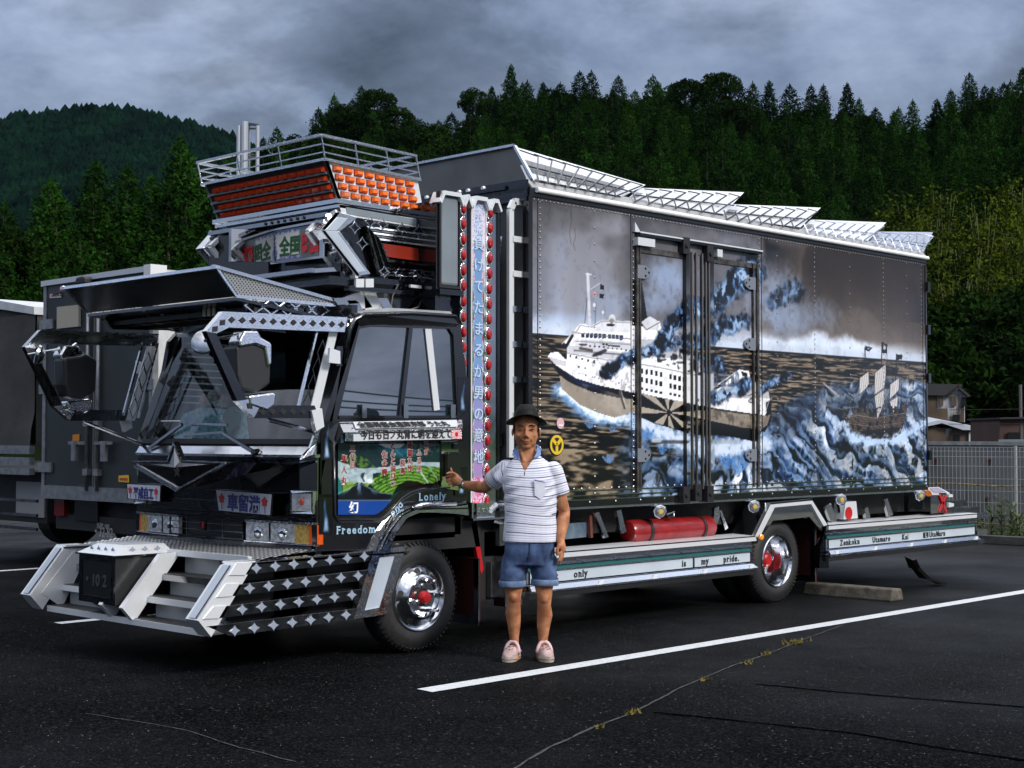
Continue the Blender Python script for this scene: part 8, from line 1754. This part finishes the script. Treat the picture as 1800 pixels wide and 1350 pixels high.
# straw hat
HATM = mat('black_straw', (.007, .007, .008), .6, spec=.25, bump=1.0, bscale=75, var=.6, vscale=60, stretch=(1, 1, 3.2))
TILT = -.28; ht = Body(); n = 40; hb = hc+V(0, 0, .052)
rings = [(.0, .079, .104, 0), (.012, .082, .106, 0), (.028, .080, .103, 0), (.045, .076, .098, 0), (.070, .069, .090, 0), (.092, .057, .078, .004), (.104, .041, .058, .008), (.100, .022, .034, .010), (.094, .004, .006, .010)]
vs = []
for z, rx, rb_, off in rings:
    for i in range(n):
        t = 2*math.pi*i/n; pinch = 1-.10*max(0, -math.sin(t))*abs(math.cos(t))*(z > .06); zz = z-.014*(z > .06)*max(0, -math.sin(t))
        vs.append(hb+RT_*(rx*math.cos(t)*pinch)+BK*(rb_*math.sin(t)+off)+UP*zz+UP*(TILT*(rb_*math.sin(t))))
fs = [(j*n+i, j*n+(i+1) % n, (j+1)*n+(i+1) % n, (j+1)*n+i) for j in range(len(rings)-1) for i in range(n)]; fs.append(tuple((len(rings)-1)*n+i for i in range(n)))
ht.add(vs, fs)
def brim(r, t, under):       # r 0..1 from crown to edge
    s_, c_ = math.sin(t), math.cos(t); rx = .080+.060*r; rb_ = .105+.060*r
    curl = .030*r**2*abs(c_)**1.6*0+(.012*r**1.5 if s_ > 0 else -.012*r*abs(s_)); side = -.030*r*abs(c_)**2
    return hb+RT_*(rx*c_)+BK*(rb_*s_)+UP*(.006-.003*under+side+curl+TILT*rb_*s_)
vs = []; m_ = 6
for u in (0, 1):
    for j in range(m_):
        for i in range(n): vs.append(brim(j/(m_-1), 2*math.pi*i/n, u*1.6))
k0 = m_*n; fs = []
for j in range(m_-1):
    for i in range(n):
        a, b = j*n+i, j*n+(i+1) % n; fs += [(a, b, b+n, a+n), (k0+b, k0+a, k0+a+n, k0+b+n)]
for i in range(n): a, b = (m_-1)*n+i, (m_-1)*n+(i+1) % n; fs.append((a, b, k0+b, k0+a)); a, b = i, (i+1) % n; fs.append((b, a, k0+a, k0+b))
ht.add(vs, fs); hat = ht.build('hat', HATM, man, smooth=True, angle=60)
bd = Body(); vs = []
for z, k in ((.004, 1.035), (.036, 1.035)):
    for i in range(n): t = 2*math.pi*i/n; vs.append(hb+RT_*(.081*k*math.cos(t))+BK*(.1045*k*math.sin(t))+UP*(z+TILT*.105*math.sin(t)))
bd.add(vs, [(i, (i+1) % n, n+(i+1) % n, n+i) for i in range(n)]); bd.build('hat_band', mat('hat_ribbon', (.008, .008, .009), .6), hat, smooth=True)
# shirt
def stripes():
    m = mat('striped_jersey', (.62, .63, .70), .75, bump=.25, bscale=420); t = m.node_tree; p = t.nodes['Principled BSDF']; L = t.links.new
    a = t.nodes.new('ShaderNodeAttribute'); a.attribute_name = 'Phase'; cur = None
    for off, w, c in ((0, .055, lin((70, 72, 104))), (.30, .05, lin((158, 162, 190))), (.55, .04, lin((172, 175, 200))), (.78, .03, lin((168, 172, 198)))):
        ad = t.nodes.new('ShaderNodeMath'); ad.operation = 'ADD'; L(a.outputs['Fac'], ad.inputs[0]); ad.inputs[1].default_value = off+.5
        fr = t.nodes.new('ShaderNodeMath'); fr.operation = 'FRACT'; L(ad.outputs[0], fr.inputs[0]); sb_ = t.nodes.new('ShaderNodeMath'); sb_.operation = 'SUBTRACT'; L(fr.outputs[0], sb_.inputs[0]); sb_.inputs[1].default_value = .5
        ab = t.nodes.new('ShaderNodeMath'); ab.operation = 'ABSOLUTE'; L(sb_.outputs[0], ab.inputs[0]); mr = t.nodes.new('ShaderNodeMapRange'); L(ab.outputs[0], mr.inputs[0]); mr.inputs[1].default_value = w*.7; mr.inputs[2].default_value = w*1.15; mr.inputs[3].default_value = 1; mr.inputs[4].default_value = 0
        mx = t.nodes.new('ShaderNodeMix'); mx.data_type = 'RGBA'; L(mr.outputs[0], mx.inputs[0]); mx.inputs[7].default_value = (*[float(q) for q in c], 1)
        if cur is None: mx.inputs[6].default_value = (*[float(q) for q in lin((214, 216, 228))], 1)
        else: L(cur, mx.inputs[6])
        cur = mx.outputs[2]
    L(cur, p.inputs['Base Color']); p.inputs['Sheen Weight'].default_value = .1
    return m
SHM = stripes()
Sh = Body(); g = .012
Sh.loft([(Hp(932.5, 952), .184, .128), (Hp(932.5, 935), .180, .126), (Hp(932.5, 905), .172, .124), (Hp(933, 872), .178, .128), (Hp(932, 845), .186, .120), (Hp(931, 826), .176, .102), (Hp(930, 812), .132, .084), (Hp(928, 801, .01), .085, .072)], 26, 2.4)
def sleeve(sh, el, t1, r0, r1): Sh.tube([sh+(sh-el).normalized()*-.0, lerp(sh, el, t1*.5), lerp(sh, el, t1)], [r0, (r0+r1)/2, r1], 14)
Sh.ell(shL+V(0, 0, -.004), .060, .062, .058); Sh.ell(shR+V(0, 0, -.004), .058, .062, .058)
sleeve(shL, elL, .66, .064, .070); sleeve(shR, elR, .58, .062, .068)
Sh.tube([Hp(893, 828, .03), Hp(878, 845, .05)], [.05, .058], 12)
shirt = Sh.skin('shirt', SHM, man, .008, 4, .5)
me = shirt.data
# soft folds, then cut the open neck and the ends of the sleeves
for v in me.vertices:
    p = v.co; pp = pix(np.array(p)); nrm = v.normal
    f = mnoise.noise((p.x*9+p.y*9, p.z*5.5, 1.7))*.006+mnoise.noise((p.x*5, p.y*5-p.z*14, 4.2))*.004*(1 if pp[1] > 880 else .6)
    dxy = (pp[0]-905)/14; f += .006*math.sin((pp[1]-850)*.33+dxy)*math.exp(-((pp[0]-896)/14)**2-((pp[1]-860)/26)**2)
    f += .005*math.sin((pp[0]+pp[1]*1.6)*.24)*math.exp(-((pp[0]-968)/16)**2-((pp[1]-872)/30)**2)
    v.co = p+nrm*f
b = bmesh.new(); b.from_mesh(me); kill = []
VNECK = [(909, 790), (944, 788), (941, 800), (934, 812), (922.5, 829), (916, 815), (910, 802)]
for f in b.faces:
    c = f.calc_center_median(); pp = pix(np.array(c)); front = f.normal.dot(BK) < .2
    if front and inpoly(np.array([pp[0]]), np.array([pp[1]]), VNECK)[0]: kill.append(f); continue
    if f.normal.dot(UP) > .93 and pp[1] < 806 and abs(pp[0]-927) < 26: kill.append(f); continue
bmesh.ops.delete(b, geom=kill, context='FACES'); b.to_mesh(me); b.free()
col = me.attributes.new('Phase', 'FLOAT', 'POINT')
P = np.array([v.co for v in me.vertices]); pp = pix(P)
zz_ = P[:, 2]+.010*np.sin((pp[:, 0]-930)/22.0)*np.cos((pp[:, 1]-900)/40)-.02*((pp[:, 0]-931)/50)**2*(pp[:, 1] < 905)
ax_ = np.array((elL-shL).normalized()); tl = (P-np.array(shL))@ax_; offL = (pp[:, 0] < 889) & (pp[:, 1] > 812)
ph = np.where(offL, tl*1.0+.01, zz_)
col.data.foreach_set('value', (ph/.0615+10).astype(np.float32))
# collar, placket, pocket
CLB = mat('collar_blue', (.14, .22, .44), .7, bump=.2, bscale=300)
cl = MB(); o_ = -BK*.012
cl.slab([Hp(911, 789, -.045), Hp(903, 793, .0), Hp(900, 800, -.035), Hp(911, 809, -.105), Hp(915, 812, -.118), Hp(912, 799, -.085)], -BK*.006+V(0, 0, .003)); cl.slab([Hp(944, 786, -.04), Hp(950, 790, .0), Hp(951, 800, -.05), Hp(947, 803, -.085), Hp(939, 805, -.112), Hp(943, 796, -.08)], -BK*.006+V(0, 0, .003))
cl.tube([Hp(904, 794, .02), Hp(911, 786, .055), Hp(928, 783, .072), Hp(944, 785, .055), Hp(950, 791, .02)], .014, 8); cl.build('collar', CLB, shirt, bevel=.003)
pk = MB()
def front(px, py, lift=.004):
    # point on the front of the chest
    o = Vector(CAM); d_ = Vector(ray((px, py))); return Hp(px, py, -.128-lift+.10*abs((px-931)/52)**2.4)
pk.slab([front(939, 843), front(958, 847), front(957, 872), front(949, 877), front(940, 871)], -BK*.003); pk.build('pocket', mat('pocket_cloth', (.56, .575, .66), .8, stretch=(1, 1, 1), col2=(.50, .52, .61), vscale=30), shirt); mb = MB(); mb.bar(front(939, 843, .009), front(958, 847, .009), .006, .004); mb.build('pocket_hem', mat('pocket_line', (.30, .32, .42), .8), shirt)
MB().bar(front(922.5, 829, .003), front(921.5, 836, .006), .007, .004).build('zip_pull', mat('zip_dark', (.03, .03, .05), .4), shirt)
# shorts with turned-up cuffs
DEN = mat('denim', (.085, .145, .29), .85, col2=(.010, .022, .070), vscale=8, bump=.4, bscale=260, vdetail=7); DENL = mat('denim_cuff', (.15, .22, .33), .85, col2=(.075, .12, .22), vscale=18, bump=.4, bscale=260)
So = Body(); So.loft([(Hp(930.5, 992), .168, .118), (Hp(931, 972), .170, .122), (Hp(931.5, 945), .166, .118)], 24, 2.6)
So.tube([Hp(908, 980), Hp(904, 1002, -.01), Hp(901, 1025, -.02)], [.098, .090, .086], 18); So.tube([Hp(954, 980), Hp(956, 1002, -.01), Hp(957.5, 1025, -.02)], [.098, .091, .086], 18)
so_ = So.skin('shorts', DEN, man, .008, 4, .5)
for v in so_.data.vertices: p = v.co; v.co = p+v.normal*(mnoise.noise((p.x*8, p.y*8, p.z*7))*.008+mnoise.noise((p.x*3, p.y*3, p.z*22))*.003)
for (px, py) in ((901, 1026), (957.5, 1024)):
    c = MB(); p = Hp(px, py, -.02); c.lathe(p, V(.02 if px < 930 else -.03, 0, -1), [(-.022, .082), (-.024, .090), (-.020, .094), (.012, .0945), (.017, .091), (.014, .080)], 30, caps=False); cu = c.build('cuff', DENL, so_, smooth=True, angle=60)
mb = MB(); mb.bar(Hp(931, 955, -.125), Hp(931, 985, -.128), .006, .004); mb.build('fly_seam', mat('seam_dark', (.01, .018, .05), .9), so_)
# clogs
CLOG = mat('clog_pink', (.36, .25, .24), .55, var=.35, vscale=14, bump=.2, bscale=90); SOLE = mat('clog_sole', (.34, .29, .24), .7, var=.3, vscale=20); CST = mat('clog_stripe', (.03, .035, .03), .6)
def clog(an, px, py, yaw):
    c = V(an.x, an.y, 0); fw = (-BK)*math.cos(yaw)+RT_*math.sin(yaw); rt = RT_*math.cos(yaw)+BK*math.sin(yaw)
    L_ = lambda f, r, z: c+fw*f*.93+rt*r*.92+V(0, 0, z*.95)
    def outline(k, z): return [L_(f, r*k, z) for f, r in ((-.075, 0), (-.068, .026), (-.03, .040), (.03, .046), (.085, .053), (.135, .052), (.170, .038), (.188, .012), (.188, -.012), (.170, -.038), (.135, -.052), (.085, -.053), (.03, -.046), (-.03, -.040), (-.068, -.026))]
    root = MB(); n_ = 15; o0, o1, o2, o3 = outline(.96, .003), outline(1.04, .014), outline(1.04, .030), outline(.98, .040); vs = o0+o1+o2+o3
    root.add(vs, [(j*n_+i, j*n_+(i+1) % n_, (j+1)*n_+(i+1) % n_, (j+1)*n_+i) for j in range(3) for i in range(n_)]+[tuple(reversed(range(n_))), tuple(3*n_+i for i in range(n_))]); sh = root.build('clog', SOLE, man, smooth=True, angle=50)
    s_ = MB(); oo, o1 = outline(1.055, .019), outline(1.055, .024); s_.add(oo+o1, [(i, (i+1) % n_, n_+(i+1) % n_, n_+i) for i in range(n_)]); s_.build('sole_stripe', CST, sh, fix=False)
    u = Body(); vs = []; m2 = 9; nn = 12
    for j in range(m2):
        f = .035+.153*j/(m2-1); w = np.interp(f, [.035, .085, .135, .170, .190], [.048, .053, .051, .037, .010]); h = np.interp(f, [.035, .07, .11, .15, .175, .190], [.070, .076, .066, .048, .030, .006])
        for i in range(nn+1): a = math.pi*i/nn; vs.append(L_(f, w*math.cos(a), .034+h*math.sin(a)**.75))
    u.add(vs, [(j*(nn+1)+i, j*(nn+1)+i+1, (j+1)*(nn+1)+i+1, (j+1)*(nn+1)+i) for j in range(m2-1) for i in range(nn)]); u.build('clog_upper', CLOG, sh, smooth=True)
    st = Body(); pts = []; 
    for i in range(13): a = math.pi*i/12; pts.append(L_(.058-.020*math.sin(a), .053*math.cos(a), .050+.082*math.sin(a)))
    st.tube(pts, .0125, 8); st.build('clog_strap', mat('strap_pink', (.56, .38, .39), .5), sh, smooth=True)
    hb_ = MB(); hb_.tube([L_(.03, .045, .045), L_(-.03, .040, .06), L_(-.068, .0, .065), L_(-.03, -.040, .06), L_(.03, -.045, .045)], .008, 6); hb_.build('heel_band', CLOG, sh, smooth=True)
    ho = MB()
    for f, r in ((.085, .018), (.085, -.018), (.105, 0), (.120, .022), (.120, -.022), (.135, .004)):
        h = np.interp(f, [.07, .11, .15], [.076, .066, .048]); z = .034+h*math.sin(math.acos(max(-1, min(1, r/.05))))**.75+.0005; ho.lathe(L_(f, r, z), (0, 0, 1), [(-.003, .006), (.001, .006)], 8)
    ho.build('vent_holes', INK, sh)
clog(anL, 896, 1160, -.30); clog(anR, 962, 1163, .22)
# wrist watch
wd = (wrL-elL).normalized(); w = MB(); w.lathe(lerp(elL, wrL, .95), wd, [(-.010, .031), (-.010, .034), (.010, .033), (.010, .029)], 24, caps=False); wt_ = w.build('watch', STEEL, man, smooth=True, angle=40)
MB().lathe(lerp(elL, wrL, .95)-BK*.034, -BK, [(-.004, .016), (.003, .016), (.005, .012)], 16).build('watch_face', MIRROR, wt_)
print('ARM', (elL-shL).length, (wrL-elL).length, (pcL-wrL).length, 'height', hb.z+.1, 'R', (elR-shR).length, (wrR-elR).length)
# ================================================================== every loose piece of a joined part becomes a part of its own
SPLIT = set('mud_flap flap_edging red_strap rod_bracket door_post strut mount_plate visor_bracket window_bar lock_housing lock_bar rail_post rail_rod wing_rod panel_seam lower_rail grille_bar front_trim rear_hinge column_fin cable gap_pipe far_skirt pod_lamp diamond_chain star_outline skirt_rail reflection_slat seat dash_ornament hinge_bolt marker_plate stay_plate roof_deflector visor_lamps track_plate lug_nut hand_holes foot_bolt rail_holes star_edging front_lip chain_rail stay_rod door_frame door_seal lip_clip wing_inset wiper lamp_strip visor_edge skirt_tail railing cross_beam headlight_trim vent_holes rack_rail tank_band'.split())
def islands(me):
    n = len(me.vertices); par = list(range(n))
    def find(i):
        while par[i] != i: par[i] = par[par[i]]; i = par[i]
        return i
    for e in me.edges:
        a, b = find(e.vertices[0]), find(e.vertices[1])
        if a != b: par[a] = b
    g = {}
    for p in me.polygons: g.setdefault(find(p.vertices[0]), []).append(p)
    return list(g.values())
for o in list(bpy.data.objects):
    if o.type != 'MESH' or o.get('kind') or o.name.split('.')[0] not in SPLIT: continue
    isl = islands(o.data)
    if not 1 < len(isl) <= 60: continue
    me = o.data; nm = o.name.split('.')[0]
    for k, polys in enumerate(isl):
        idx = {}; vs = []; fs = []
        for p in polys:
            f = []
            for v in p.vertices:
                if v not in idx: idx[v] = len(vs); vs.append(me.vertices[v].co[:])
                f.append(idx[v])
            fs.append(f)
        m2 = bpy.data.meshes.new(nm); m2.from_pydata(vs, [], fs); m2.materials.append(me.materials[0])
        if me.polygons[0].use_smooth:
            for p in m2.polygons: p.use_smooth = True
        if k == 0: o.data = m2
        else:
            c = bpy.data.objects.new(nm, m2); COL.objects.link(c); c.parent = o.parent; c.matrix_basis = o.matrix_basis
    bpy.data.meshes.remove(me)
